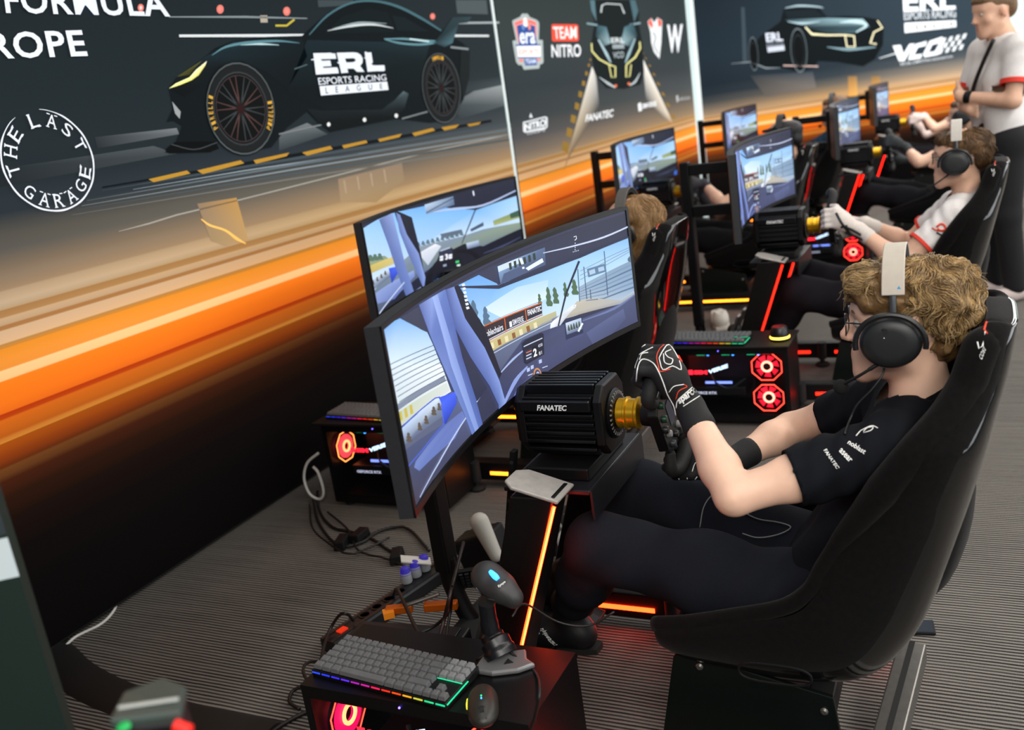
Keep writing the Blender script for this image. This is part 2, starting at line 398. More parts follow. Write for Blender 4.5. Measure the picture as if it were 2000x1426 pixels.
class Px:
    """flat print pieces given in photograph pixels, put where they lie on a vertical plane"""
    def __init__(s, p0, n, org=(0, 0), sc=1.): s.p0, s.n, s.org, s.sc, s.lay = V(*p0), nrm(n), org, sc, 1; s.mb = MB(); s.n = s.n if s.n@FW < 0 else -s.n
    def z(s, org, sc): s.org, s.sc = org, sc; return s
    def fn(s, x, y): return onplane(s.org[0]+x/s.sc, s.org[1]+y/s.sc, s.p0+s.n*(.0006*s.lay+.0003), s.n)
    def p(s, pts, col, lay=None):
        if lay: s.lay = lay
        s.mb.tpoly(pts, s.fn, [C(c) for c in col] if isinstance(col, list) else C(col)); return s
    def line(s, pts, wd, col, lay=None, smooth=0):
        if lay: s.lay = lay
        P = [V(*p) for p in pts]
        if smooth: P = [q[:2] for q in spline([(*p, 0) for p in P], smooth)]
        n = len(P); w = wd if hasattr(wd, '__len__') else [wd]*n
        if len(w) != n: w = np.interp(np.linspace(0, 1, n), np.linspace(0, 1, len(w)), w)
        l = []; r = []
        for i in range(n):
            t = nrm(P[min(i+1, n-1)]-P[max(i-1, 0)]); q = V(-t[1], t[0])*w[i]/2; l.append(P[i]+q); r.append(P[i]-q)
        cs = C(col) if isinstance(col, str) else None
        s.mb.add([s.fn(*p) for p in l]+[s.fn(*p) for p in r], [(i, i+1, n+i+1, n+i) for i in range(n-1)], cs); return s
    def ell(s, c, rx, ry, col, rot=0, lay=None, n=28, hole=None):
        if lay: s.lay = lay
        def pt(a, k): x, y = rx*k*math.cos(a), ry*k*math.sin(a); cr, sr = math.cos(R(rot)), math.sin(R(rot)); return s.fn(c[0]+x*cr-y*sr, c[1]+x*sr+y*cr)
        A = [2*math.pi*i/n for i in range(n)]
        if hole is None: s.mb.add([pt(a, 1) for a in A], [tuple(range(n))], C(col))
        else: s.mb.add([pt(a, 1) for a in A]+[pt(a, hole) for a in A], [(i, (i+1) % n, n+(i+1) % n, n+i) for i in range(n)], C(col))
        return s
    def t(s, txt, quad, col, lay=None, **k):
        if lay: s.lay = lay
        text_quad(s.mb, txt, quad, s.fn, C(col), **k); return s
    def out(s, name, parent, m=None):
        o = s.mb.build(name, m or PRINT, parent, fixn=False); s.mb = MB(); return o
ALU = mat('white_aluminium', '#dfe6e6', .4, emit='#dff4f2', es=.35); DARK = mat('black_plastic', '#0b0b0c', .45, noise=.1)
BX = [-.6, 3.77, 5.70]
def wallfn(x, z): return V(x, BY, z)
b1 = thing('backlit_banner', 'large backlit wall banner with a dark sports car side-on above orange speed streaks', 'banner', (2.5, BY, 0))
MB().box2((-.6, BY+.004, .012), (5.70, BY+.09, 2.6)).build('light_box', DARK, b1)
mb = MB(); strips(mb, ROWS, BX, wallfn); mb.build('print_background', PRINT, b1, fixn=False)
MB().box2((5.685, BY-.006, .012), (5.712, BY+.09, 2.6)).build('frame_edge', ALU, b1)
p = Px((0, BY, 0), (0, -1, 0))
# floor glow, light rails and far lamps behind the printed car
p.p([(185, 268), (345, 250), (350, 262), (190, 290)], ['#2a3035', '#6d7276', '#5a5f63', '#23292d'], 1)
p.p([(0, 330), (300, 285), (345, 300), (0, 365)], ['#20272b', '#474d50', '#3a4043', '#1c2226'])
p.p([(545, 262), (600, 240), (640, 262), (545, 295)], ['#555b5e', '#6a7073', '#3a4145', '#30373b'])
p.p([(880, 205), (925, 178), (985, 165), (990, 205), (900, 232)], ['#3a4246', '#6c7274', '#8d9394', '#4e5558', '#30373b'])
p.p([(885, 160), (980, 150), (982, 165), (890, 185)], ['#20282c', '#2c3438', '#3c4448', '#2c3438'])
p.line([(350, 70), (640, 69), (955, 70)], [5, 6, 4], '#cfd4d5', 2).line([(330, 33), (480, 33), (600, 36)], [2, 4, 2], '#7d878b').line([(895, 45), (975, 44)], 4, '#9aa2a4')
p.p([(508, 30), (522, 30), (523, 44), (509, 44)], '#a59c8e').line([(538, 50), (560, 50), (575, 38)], 4, '#b9a83a')
for x, y, r in ((275, 15, 6), (430, 18, 7), (560, 22, 7), (845, 32, 5)): p.ell((x, y), r, r*1.25, '#d9776c').ell((x, y), r*.45, r*.6, '#f6c9c0', lay=3)
p.p([(620, 0), (690, 0), (690, 10), (622, 14)], '#3a4448', 2).p([(890, 0), (950, 0), (953, 28), (893, 26)], '#4a5356')
# barrier lines
for (x0, y0, x1, y1, wd, c) in ((170, 392, 1000, 252, 5, '#59646a'), (160, 402, 1000, 262, 3, '#7b868b'), (150, 410, 1000, 272, 4, '#454e53'), (200, 372, 1000, 243, 6, '#3d474d'), (140, 420, 1000, 283, 3, '#6a6a66'), (260, 370, 700, 300, 2, '#8b969b')): p.line([(x0, y0), ((x0+x1)/2, (y0+y1)/2-2), (x1, y1)], [.6, wd, wd*.8], c, 2)
p.line([(200, 366), (560, 306), (960, 236)], [3, 7, 5], '#0e1316', 3)
for q in ([(290, 350), (365, 333), (372, 339), (300, 356)], [(385, 333), (470, 313), (477, 319), (396, 340)], [(495, 313), (565, 298), (560, 305), (500, 320)], [(590, 298), (645, 285), (650, 291), (600, 304)], [(668, 284), (715, 274), (718, 279), (672, 290)], [(738, 272), (785, 261), (780, 268), (742, 277)], [(805, 260), (845, 250), (850, 255), (810, 266)], [(862, 249), (897, 243), (890, 250), (868, 255)], [(912, 243), (940, 238), (935, 243), (917, 247)]): p.p(q, '#ab802c', 4)
p.line([(232, 452), (290, 437), (345, 420), (470, 390), (620, 352), (840, 296), (1000, 262)], [1, 3, 3, 2.5, 2.5, 2, 1.5], '#97938a', 2)
p.p([(385, 398), (462, 386), (485, 468), (440, 480), (412, 470)], ['#85705a', '#ab8349', '#b38f60', '#a88a68', '#98815f'], 2)  # orange reflection glare put into the print colours, with its bright lines
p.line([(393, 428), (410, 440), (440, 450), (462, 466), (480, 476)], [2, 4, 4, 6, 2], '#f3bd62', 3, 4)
p.p([(660, 350), (785, 318), (790, 352), (735, 395), (665, 395)], ['#8b7660', '#847160', '#8f7a5e', '#9c7f58', '#9b8262'], 1)  # reflection in the glossy banner face, painted in as a paler panel
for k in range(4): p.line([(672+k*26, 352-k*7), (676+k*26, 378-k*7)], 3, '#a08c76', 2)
p.out('print_scenery_and_glare', b1)
# the car itself
p.p([(330, 172), (345, 152), (372, 132), (402, 110), (420, 94), (455, 80), (520, 72), (590, 70), (612, 50), (645, 22), (685, 4), (725, 0), (770, 7), (820, 30), (855, 55), (866, 58), (888, 34), (921, 33), (914, 44), (896, 45), (884, 72), (905, 85), (918, 100), (915, 150), (905, 195), (880, 235), (840, 240), (775, 232), (645, 258), (622, 240), (600, 218), (560, 250), (530, 288), (470, 300), (430, 275), (412, 297), (330, 300), (322, 292), (345, 275), (356, 246), (340, 236), (326, 238), (338, 212), (334, 190)], '#0d1417', 5)
p.p([(346, 152), (402, 110), (455, 82), (520, 76), (590, 76), (600, 110), (560, 175), (520, 140), (470, 118), (425, 130), (400, 165), (360, 190), (335, 176)], ['#10171a', '#16242a', '#1c2e35', '#152329', '#101a1f', '#0e1518', '#0d1316', '#0f171b', '#131d22', '#0f1619', '#0d1316', '#0b0f11', '#0b0f11'], 6)
p.p([(600, 78), (840, 84), (830, 120), (822, 180), (760, 205), (640, 215), (600, 200), (560, 180)], ['#16242a', '#1a2a30', '#101a1d', '#0e1619', '#0f171a', '#0f171a', '#0d1417', '#0d1417'])
p.p([(632, 66), (668, 32), (718, 16), (758, 24), (772, 58), (768, 64)], '#10191c', 7).p([(776, 60), (765, 30), (790, 34), (838, 62)], '#131d21')
p.line([(640, 60), (690, 50), (730, 48), (768, 55)], [1, 5, 4, 1], '#c3cacb', 8, 4).line([(650, 56), (700, 44), (755, 46)], [1, 3, 1], '#8fa0a4', 8, 4)
p.line([(604, 68), (640, 30), (685, 6), (730, 2), (775, 12), (820, 34), (862, 60)], [2, 4, 4, 4, 5, 5, 3], '#44666f', 8, 4)
p.line([(414, 108), (440, 92), (480, 84), (540, 80), (585, 84)], [1, 4, 6, 4, 1], '#57808a', 8, 4).line([(470, 88), (510, 86), (545, 88)], [1, 4, 1], '#a8c6cb', 8, 4)
p.line([(750, 76), (790, 76), (830, 80), (852, 82), (820, 87), (780, 84), (752, 77)], [2, 4, 5, 5, 4, 4, 2], '#5f8791', 8, 4).line([(800, 76), (838, 81)], 3, '#b9d2d6', 9)
p.p([(884, 34), (921, 33), (914, 44), (896, 46), (884, 84), (868, 92), (846, 84), (862, 66)], ['#28383d', '#30444a', '#28383d', '#28383d', '#46656e', '#2a3d43', '#1c2a2e', '#1f2f34'], 8)
p.p([(330, 173), (343, 163), (370, 151), (383, 136), (404, 119), (401, 128), (388, 147), (374, 157), (352, 166)], ['#f4f0a0', '#f6f3b0', '#f6f3b0', '#f2ecc0', '#f5f2d0', '#d9d27a', '#cfc95a', '#d9d45a', '#e6e06a'], 9)
p.p([(345, 150), (395, 118), (383, 130), (370, 146)], ['#4a4a22', '#5c5a30', '#3c3a1a', '#33341a'], 8)
p.p([(336, 198), (353, 218), (351, 232), (342, 222)], '#8d9193', 8).p([(323, 298), (332, 284), (346, 277), (420, 276), (428, 290), (410, 297)], '#07090a', 8).line([(335, 282), (380, 292), (425, 278)], 2, '#3a4043', 9, 4)
p.p([(598, 212), (628, 216), (745, 214), (770, 196), (788, 178), (798, 183), (790, 212), (772, 228), (645, 256), (622, 240)], ['#141b1e', '#161d20', '#1a2225', '#2a3438', '#53646a', '#3a474c', '#161c1f', '#0e1315', '#0e1315', '#0e1315'], 8)
for x, y in ((642, 243), (712, 234), (774, 226)): p.ell((x, y), 3.4, 4.2, '#d6d9d8', lay=9)
p.line([(575, 135), (600, 126)], 2, '#4e6268', 8).line([(545, 262), (645, 240)], 3, '#6f7577', 7).line([(785, 232), (835, 218)], 3, '#6f7577', 7)
p.p([(905, 84), (918, 98), (917, 150), (905, 196), (898, 150), (900, 100)], '#171d1f', 8).line([(880, 92), (915, 96)], 4, '#7d878a', 9)
for (cx, cy, rx, ry, rt, red) in ((470, 212, 66, 91, -10, 1), (862, 172, 37, 69, -7, 0)):
    p.ell((cx, cy), rx*1.03, ry*1.02, '#07090a', rt, 9).ell((cx, cy), rx, ry, '#4b5153', rt, 10, hole=.965).ell((cx, cy), rx*.95, ry*.95, '#191c1d', rt, 11).ell((cx, cy), rx*.80, ry*.80, '#34383a', rt, 12, hole=.96).ell((cx, cy), rx*.76, ry*.76, '#0a0c0d', rt, 13)
    cr, sr = math.cos(R(rt)), math.sin(R(rt))
    def wp(k, a, cx=cx, cy=cy, rx=rx, ry=ry, cr=cr, sr=sr): x, y = rx*k*math.cos(a), ry*k*math.sin(a); return (cx+x*cr-y*sr, cy+x*sr+y*cr)
    for i in range(10):
        a = 2*math.pi*i/10+.2
        for da in (-.13, .13): p.line([wp(.10, a), wp(.72, a+da)], [3, 1.6], '#4a3634' if (i % 2 and red) else '#34393b', 14)
    p.ell((cx, cy), rx*.10, ry*.10, '#2a1416', rt, 15).ell((cx, cy), rx*.73, ry*.73, '#3c3033', rt, 14, hole=.97)
    def wt(txt, a0, a1, k, hh, lay=15):
        n = len(txt)
        for i, ch in enumerate(txt):
            a = a0+(a1-a0)*i/(n-1); u = V(*wp(k, a+.04))-V(*wp(k, a-.04)); u = nrm(u)*(1 if a1 > a0 else -1); wv = nrm(V(*wp(k, a))-V(cx, cy)); c0 = V(*wp(k, a)); w_ = hh*.62
            p.t(ch, [c0-u*w_/2, c0+u*w_/2, c0+u*w_/2+wv*hh*(1 if a1 > a0 else -1), c0-u*w_/2+wv*hh*(1 if a1 > a0 else -1)], '#c89a3a', lay, bold=.02)
    if red: wt('PIRELLI', 2.78, 3.55, .82, 9); wt('PIRELLI', .62, -.02, .95, 9)
    else: wt('PIRELLI', 4.45, 5.0, .82, 7)
p.out('print_car', b1)
WHT = '#d8dde6'
p.z((600, 90), 11.11)
p.p([(130, 155), (520, 145), (540, 160), (610, 160), (630, 275), (290, 285), (325, 320), (500, 310), (525, 435), (345, 445), (350, 475), (650, 460), (670, 500), (685, 590), (190, 620)], WHT, 18)
p.p([(640, 145), (1000, 135), (1090, 145), (1160, 190), (1205, 270), (1200, 360), (1150, 430), (1245, 560), (1080, 560), (1010, 490), (870, 490), (890, 575), (740, 590)], WHT).p([(820, 270), (1010, 262), (1050, 290), (1045, 330), (980, 350), (850, 355)], '#141d20', 19)
p.p([(1245, 130), (1280, 120), (1300, 140), (1390, 135), (1425, 360), (1385, 385), (1440, 420), (1675, 415), (1690, 520), (1660, 545), (1500, 545), (1310, 560)], WHT, 18)
p.p([(85, 285), (160, 275), (165, 305), (90, 308)], WHT).p([(650, 350), (710, 340), (715, 372), (670, 378)], WHT).p([(1240, 250), (1280, 245), (1285, 270), (1242, 270)], WHT)
p.t('ESPORTS RACING', [(255, 845), (1725, 745), (1705, 610), (230, 690)], WHT, bold=.008)
p.p([(265, 870), (1735, 770), (1765, 950), (300, 1075)], WHT, 18).t('LEAGUE', [(405, 1030), (1640, 925), (1625, 815), (395, 890)], '#10181b', 19, space=3.2)
p.out('print_league_logo', b1)
p.z((0, 0), 1)
p.t('FORMULA', [(12, 26), (333, 33), (320, -17), (5, -26)], WHT, 16, bold=.022, space=1.08).t('EUROPE', [(-112, 119), (172, 110), (160, 58), (-120, 66)], WHT, bold=.022, space=1.08)
p.out('print_lettering', b1)
# round stamp, laid out on the wall itself
cc = onplane(92, 315, (0, BY, 0), (0, -1, 0)); mb = MB(); rx, rz = .176, .164
def ringpt(a, k): return V(cc[0]+rx*k*math.cos(a), BY-.012, cc[2]+rz*k*math.sin(a))
for a0, a1 in ((R(118), R(446)),):
    n = 80
    A = np.linspace(a0, a1, n); vs = [ringpt(a, 1+.012*math.sin(i*.9)*.3) for i, a in enumerate(A)]+[ringpt(a, 1-.035*min(1, min(i, n-1-i)/10+.15)) for i, a in enumerate(A)]
    mb.add(vs, [(i, i+1, n+i+1, n+i) for i in range(n-1)], C(WHT))
def stamp(txt, angs, inward):
    for ch, ad in zip(txt, angs):
        a = R(ad); rad = V(math.cos(a), math.sin(a)); tan = V(math.sin(a), -math.cos(a))
        if inward: tan, up = -tan, -rad
        else: up = rad
        k = .67 if not inward else .91; c0 = V(rx*k*rad[0], rz*k*rad[1]); wd = .035
        q = [c0-tan*wd/2, c0+tan*wd/2, c0+tan*wd/2+up*.042, c0-tan*wd/2+up*.042]
        text_quad(mb, ch, q, lambda x, y: V(cc[0]+x, BY-.012, cc[2]+y), C(WHT), bold=.0)
        for e in (0, 1):      # slab serifs of the typewriter letters
            for sx in (-.5, .5):
                if ch in 'SG' or (ch in 'L' and (e and sx > 0)) or (ch == 'T' and not e): continue
                m0 = c0+tan*wd*sx*.8+up*.042*e; h_ = .0016; w2 = .006
                mb.add([V(cc[0]+q_[0], BY-.012, cc[2]+q_[1]) for q_ in (m0-tan*w2-up*h_, m0+tan*w2-up*h_, m0+tan*w2+up*h_, m0-tan*w2+up*h_)], [(0, 1, 2, 3)], C(WHT))
stamp('THELAST', (186, 160, 135, 98, 70, 44, 17), False); stamp('GARAGE', (222, 246, 268, 290, 313, 336), True)
mb.build('print_round_stamp', PRINT, b1, fixn=False)

# ---- second banner
b2 = thing('backlit_banner', 'narrower backlit banner with team logos around a dark car seen from the front', 'banner', (8.0, BY, 0))
MB().box2((5.74, BY+.004, .012), (10.33, BY+.09, 2.6)).build('light_box', DARK, b2)
rows2 = [(r[0], r[2], r[3], r[3]) for r in ROWS if r[0] < 1.12]
rows2 = [(2.6, '#2c3434', '#2a3233', '#262e30'), (1.9, '#323a3b', '#2e3637', '#2b3335'), (1.6, '#2c3438', '#2e3438', '#32383b'), (1.40, '#33393b', '#3a3f40', '#44484a'), (1.28, '#47474a', '#54504c', '#5c564e'), (1.18, '#6a6056', '#7a6a58', '#7c6c58'), (1.125, '#8a7660', '#92795c', '#92795c')]+rows2
mb = MB(); strips(mb, rows2, [5.74, 8.0, 10.33], wallfn); mb.build('print_background', PRINT, b2, fixn=False)
MB().box2((10.315, BY-.006, .012), (10.36, BY+.09, 2.6)).build('frame_edge', ALU, b2)
p = Px((0, BY, 0), (0, -1, 0)); p.z((960, 0), 2.852)
p.p([(560, 370), (585, 430), (600, 590), (430, 880), (400, 960), (470, 700)], ['#dcd9d2', '#8c8b88', '#3d4144', '#75624c', '#a8702f', '#b0a18a'], 2)
p.p([(845, 330), (990, 640), (1010, 690), (960, 660), (860, 560), (850, 430)], ['#e2dfd8', '#d0c3b0', '#ae8c64', '#6f665c', '#3d4144', '#8f8f8c'])
for i in range(9):
    t = i/8; x = 548-150*t**1.3; y = 325+460*t**1.35; s_ = 8+26*t; p.p([(x, y), (x+s_, y+s_*.4), (x+s_*.8, y+s_*1.9), (x-s_*.2, y+s_*1.5)], '#8a6c2e', 1)
for i in range(8):
    t = i/7; x = 840+160*t**1.2; y = 290+340*t**1.3; s_ = 7+14*t; p.p([(x, y), (x+s_, y+s_*.8), (x+s_*1.2, y+s_*1.6), (x, y+s_)], '#8a6c2e', 1)
# car seen from the front, under the league letters
p.p([(548, 0), (800, 0), (822, 60), (820, 130), (840, 240), (850, 400), (830, 470), (740, 495), (640, 490), (585, 430), (560, 330), (556, 240), (575, 130), (560, 60)], '#10181a', 3)
p.p([(548, 0), (575, 0), (585, 120), (556, 60)], '#52707a', 4).p([(770, 0), (800, 0), (818, 60), (795, 125)], '#46626b').line([(610, 70), (615, 30), (640, 20), (720, 25), (740, 75)], [8, 8, 6, 6, 8], '#c3ccce', 4)
p.line([(530, 130), (590, 140)], 10, '#7f9aa2').line([(770, 138), (830, 128)], 10, '#7f9aa2')
p.p([(590, 140), (640, 150), (665, 240), (620, 260), (580, 200)], ['#35525c', '#4c6e78', '#8fa9b0', '#2a424a', '#22363c'], 4).p([(790, 130), (740, 150), (720, 240), (770, 260), (812, 200)], ['#35525c', '#4c6e78', '#8fa9b0', '#2a424a', '#22363c'])
p.line([(595, 220), (640, 300), (665, 350)], [8, 16, 6], '#9db8c0', 5, 4).line([(800, 215), (765, 300), (745, 350)], [8, 16, 6], '#8aa6ae', 5, 4)
p.t('ERL', [(668, 240), (740, 238), (738, 208), (664, 210)], '#c9d0d3', 6, bold=.03).p([(672, 248), (738, 246), (740, 270), (675, 272)], '#8d989c').t('VCO', [(678, 326), (738, 322), (738, 285), (676, 290)], '#98a3a7', bold=.03)
p.line([(557, 240), (560, 285), (600, 330), (660, 362), (690, 372), (690, 430), (668, 430), (655, 365)], [7, 9, 9, 8, 8, 7, 6, 6], '#d9d48a', 6).line([(826, 232), (828, 270), (800, 320), (760, 352), (750, 365), (750, 430), (770, 425), (778, 360)], [7, 9, 9, 8, 8, 7, 6, 6], '#d9d48a')
p.line([(600, 430), (650, 465), (690, 488)], [3, 14, 8], '#aab4b7', 5, 4).line([(828, 405), (800, 455), (770, 475)], [3, 12, 8], '#aab4b7', 5, 4).ell((692, 478), 8, 8, '#d86a40', lay=6).ell((765, 466), 8, 8, '#d86a40')
p.out('print_car', b2)
# round-topped shield, box lettering, horse shield, W
q = p; q.z((980, 10), 10.18)
q.p([(205, 320), (240, 290), (360, 235), (390, 190), (415, 165), (460, 175), (500, 165), (530, 195), (560, 240), (690, 290), (740, 340), (745, 400), (735, 690), (815, 695), (830, 1130), (810, 1165), (760, 1180), (745, 1260), (440, 1285), (400, 1195), (330, 1190), (285, 1130), (215, 730), (215, 710), (285, 695)], '#aab4b4', 3)
q.p([(245, 345), (320, 310), (460, 265), (600, 300), (690, 350), (695, 500), (680, 750), (330, 755), (300, 600)], '#f0908a', 4).p([(262, 370), (400, 312), (400, 338), (270, 385)], '#e2432e', 5).p([(545, 310), (680, 360), (680, 378), (545, 335)], '#e2432e', 5)
q.p([(300, 410), (385, 385), (430, 380), (560, 385), (660, 420), (670, 600), (700, 780), (350, 785), (320, 560)], '#2c4f94', 5).p([(430, 265), (470, 240), (520, 300), (530, 400), (480, 440), (430, 400)], '#f2eeee', 6).p([(500, 250), (535, 300), (545, 380), (580, 420), (570, 490), (540, 500), (520, 430)], '#f08a78', 7)
q.p([(385, 400), (430, 390), (455, 480), (420, 500)], '#6f8ac0', 6).t('era', [(360, 775), (670, 768), (660, 540), (350, 545)], '#e8edf6', 7, bold=.025)
q.p([(275, 785), (765, 778), (775, 1045), (330, 1060)], '#2c4f94', 6).p([(290, 815), (770, 805), (775, 1030), (325, 1035)], '#f2efef', 7).t('ESPORTS', [(345, 985), (742, 975), (738, 870), (335, 880)], '#e2a59c', 8, bold=.015)
q.p([(340, 1080), (420, 1075), (430, 1120), (370, 1135)], '#ee7a76', 5).p([(700, 1070), (775, 1065), (770, 1095), (705, 1110)], '#ee7a76').p([(440, 1070), (695, 1060), (700, 1190), (470, 1200)], '#2c4f94', 6).t('TEAM', [(470, 1165), (680, 1158), (672, 1070), (462, 1080)], '#d3dcee', 7, bold=.03)
q.out('print_shield_logo', b2)
q.p([(990, 395), (1010, 378), (1490, 385), (1520, 410), (1528, 690), (1505, 718), (1020, 720), (998, 690)], '#f0503a', 3).t('TEAM', [(1045, 672), (1492, 665), (1488, 425), (1015, 430)], '#f6e8e8', 4, bold=.022).t('NITRO', [(992, 1040), (1580, 1025), (1572, 775), (985, 785)], '#e8eaee', bold=.022)
q.out('print_team_logo', b2); q.z((960, 0), 2.852)
q.p([(870, 120), (890, 100), (905, 125), (925, 98), (950, 115), (948, 180), (945, 240), (935, 328), (905, 290), (890, 240), (885, 180)], '#d9dde0', 3).p([(872, 125), (888, 102), (900, 140), (893, 160)], '#e25a44', 4).p([(925, 100), (948, 118), (945, 145), (930, 150)], '#e25a44').line([(900, 180), (915, 210), (905, 250), (930, 300)], 5, '#5b6366', 4, 3)
q.out('print_horse_logo', b2)
q.t('W', [(982, 295), (1062, 290), (1065, 135), (978, 138)], '#e6e9ee', 3, bold=.03)
q.out('print_letter_logo', b2)
q.p([(210, 655), (218, 628), (230, 655)], '#d6dade', 3).p([(175, 680), (300, 648), (312, 655), (312, 708), (298, 720), (185, 740), (176, 730)], '#d6dade', 3).p([(183, 686), (300, 656), (304, 706), (190, 730)], '#3a4042', 4).t('NITRO', [(188, 728), (303, 703), (300, 662), (186, 690)], '#e6e9ee', 5, bold=.04).t('CONCEPTS', [(198, 752), (298, 732), (297, 720), (197, 739)], '#d6dade', 5)
q.out('print_sponsor_logo', b2)
q.t('FANATEC', [(522, 680), (680, 650), (680, 607), (524, 640)], '#dfe2e4', 3, bold=.03, shear=.2)
q.out('print_sponsor_logo', b2)
q.p([(815, 578), (832, 570), (838, 615), (820, 622)], '#dfe2e4').t('SIMVERSE', [(840, 606), (920, 590), (918, 562), (838, 578)], '#dfe2e4', bold=.03); q.out('print_sponsor_logo', b2); q.p([(1028, 535), (1038, 528), (1042, 565), (1032, 570)], '#aeb2b4').t('noblechairs', [(1044, 562), (1108, 552), (1106, 530), (1042, 540)], '#aeb2b4')
q.out('print_sponsor_logo', b2)

# ---- third banner, standing at an angle across the end
A3 = V(10.40, 2.70, 0); d3 = V(math.cos(R(-51)), math.sin(R(-51)), 0); n3 = V(-d3[1], d3[0], 0); n3 = n3 if n3@FW < 0 else -n3
b3 = thing('backlit_banner', 'angled end banner with a dark sports car in three-quarter view and league lettering', 'banner', tuple(A3+d3*1.7))
def w3(s_, z): return A3+d3*s_+V(0, 0, z)
mb = MB(); mb.box((A3+d3*1.73-n3*.05+V(0, 0, 1.306)), (3.46, .085, 2.588), np.stack([d3, -n3, V(0, 0, 1)], 1)); mb.build('light_box', DARK, b3)
rows3 = [(2.6, '#18222a', '#1d2830', '#2a363e'), (1.7, '#1c2831', '#222e37', '#2c3942'), (1.40, '#18222a', '#222c34', '#303c44'), (1.30, '#1e2830', '#30383e', '#4a5054'), (1.22, '#3a3e40', '#5a564f', '#7c756c'), (1.15, '#6a6056', '#8a7358', '#a08c78'), (1.10, '#8a7660', '#b08a5c', '#c0a184')]+[(r[0], r[2], r[3], r[3]) for r in ROWS if r[0] < 1.07]
mb = MB(); strips(mb, rows3, [0, 1.7, 3.46], w3); mb.build('print_background', PRINT, b3, fixn=False)
mb = MB(); mb.box((w3(-.01, 1.3)), (.05, .1, 2.588), np.stack([d3, -n3, V(0, 0, 1)], 1)); mb.build('frame_edge', ALU, b3); mb = MB(); mb.box((w3(3.47, 1.3)), (.03, .1, 2.588), np.stack([d3, -n3, V(0, 0, 1)], 1)); mb.build('frame_edge', ALU, b3)
p = Px(A3, n3); p.z((1300, 0), 2.852)
p.p([(420, 40), (440, 40), (455, 350), (430, 360)], '#36434b', 1).p([(470, 420), (820, 400), (840, 490), (560, 540)], ['#2a3238', '#39414a', '#6c655f', '#5a544e'])
p.p([(660, 40), (740, 28), (850, 40), (900, 95), (1010, 88), (1110, 95), (1190, 110), (1215, 150), (1210, 250), (1165, 330), (1100, 370), (960, 345), (850, 340), (820, 380), (740, 400), (640, 375), (540, 370), (480, 350), (490, 250), (530, 200), (640, 120)], '#0c1215', 2)
p.line([(665, 45), (745, 32), (850, 38), (880, 45)], [4, 12, 8, 2], '#8fa6ae', 3, 4).p([(660, 60), (830, 50), (890, 95), (680, 100)], '#141d22').p([(660, 110), (900, 100), (1100, 105), (1140, 150), (1040, 185), (900, 185), (780, 150)], ['#2c4049', '#5f7f8a', '#86a5ae', '#33474f', '#3c5660', '#26363d', '#1d2a30'], 3)
p.line([(680, 120), (760, 130), (860, 120)], [3, 14, 3], '#9ab4bb', 4, 4).line([(970, 125), (1060, 120), (1120, 140), (1060, 180)], [4, 22, 16, 6], '#a9c2c8', 4, 4)
p.line([(778, 150), (815, 190), (900, 196), (1000, 195), (1050, 200), (1055, 260), (1010, 260), (1000, 200)], [8, 12, 9, 8, 9, 9, 8, 7], '#e3dcb4', 5).line([(1180, 115), (1208, 155), (1160, 180), (1140, 240), (1175, 245)], [7, 9, 8, 9, 8], '#e3dcb4').line([(900, 262), (1020, 275), (1170, 262)], [4, 18, 6], '#6f8a93', 4, 4)
for cx, cy, rx_, ry_ in ((742, 280, 46, 125), (490, 300, 26, 95)): p.ell((cx, cy), rx_, ry_, '#5e696e', -4, 4, hole=.93).ell((cx, cy), rx_*.9, ry_*.9, '#0a0d0f', -4, 3).ell((cx, cy), rx_*.72, ry_*.72, '#22282b', -4, 5, hole=.9)
p.line([(365, 355), (470, 345), (560, 380), (640, 378)], [2, 6, 8, 2], '#7d868a', 3).line([(655, 365), (850, 370)], 8, '#b49a94', 3).line([(1190, 325), (1290, 295)], [4, 8], '#c3c9cb', 3)
p.t('ERL', [(562, 235), (655, 228), (648, 178), (555, 185)], '#cdd4e2', 6, bold=.03).p([(565, 262), (660, 252), (664, 280), (570, 292)], '#b9c1cf').t('ESPORTS RACING', [(563, 258), (660, 248), (658, 236), (562, 245)], '#9aa2b0')
p.t('ERL', [(1325, 62), (1615, 52), (1618, -50), (1320, -50)], '#e9edf2', 3, bold=.03).t('ESPORTS RACING', [(1328, 112), (1618, 98), (1618, 42), (1326, 62)], '#b9c0c6', bold=.02).p([(1330, 128), (1618, 112), (1620, 150), (1332, 184)], '#e3e7ea').t('LEAGUE', [(1352, 172), (1600, 144), (1600, 122), (1350, 140)], '#222c34', 4, space=2.6, bold=.02)
p.p([(1265, 255), (1310, 250), (1325, 300), (1358, 245), (1390, 242), (1330, 340), (1300, 342)], '#e6eaee', 3).p([(1395, 245), (1455, 228), (1450, 255), (1405, 265), (1385, 305), (1432, 300), (1420, 326), (1350, 335), (1365, 290)], '#e6eaee').p([(1470, 228), (1540, 205), (1560, 220), (1520, 305), (1440, 320), (1435, 300)], '#e6eaee').p([(1485, 250), (1525, 240), (1500, 285), (1465, 292)], '#26313a', 4)
for i in range(7):
    for j in range(3):
        if (i+j) % 2 == 0: x, y = 1545+i*19+j*-8, 214-i*4+j*30; p.p([(x, y), (x+20, y-5), (x+8, y+24), (x-12, y+29)], '#dde2e6', 3)
p.t('VIRTUAL COMPETITION ORGANISATION', [(1305, 368), (1600, 320), (1600, 308), (1304, 350)], '#c9cfd4', 3, bold=.01)
for x0 in (1015, 1145): p.p([(x0, 425), (x0+50, 425), (x0+55, 540), (x0+5, 540)], ['#7a6040', '#8a6c46', '#e0a85c', '#d89c50'], 1)
p.out('print_car_and_lettering', b3)

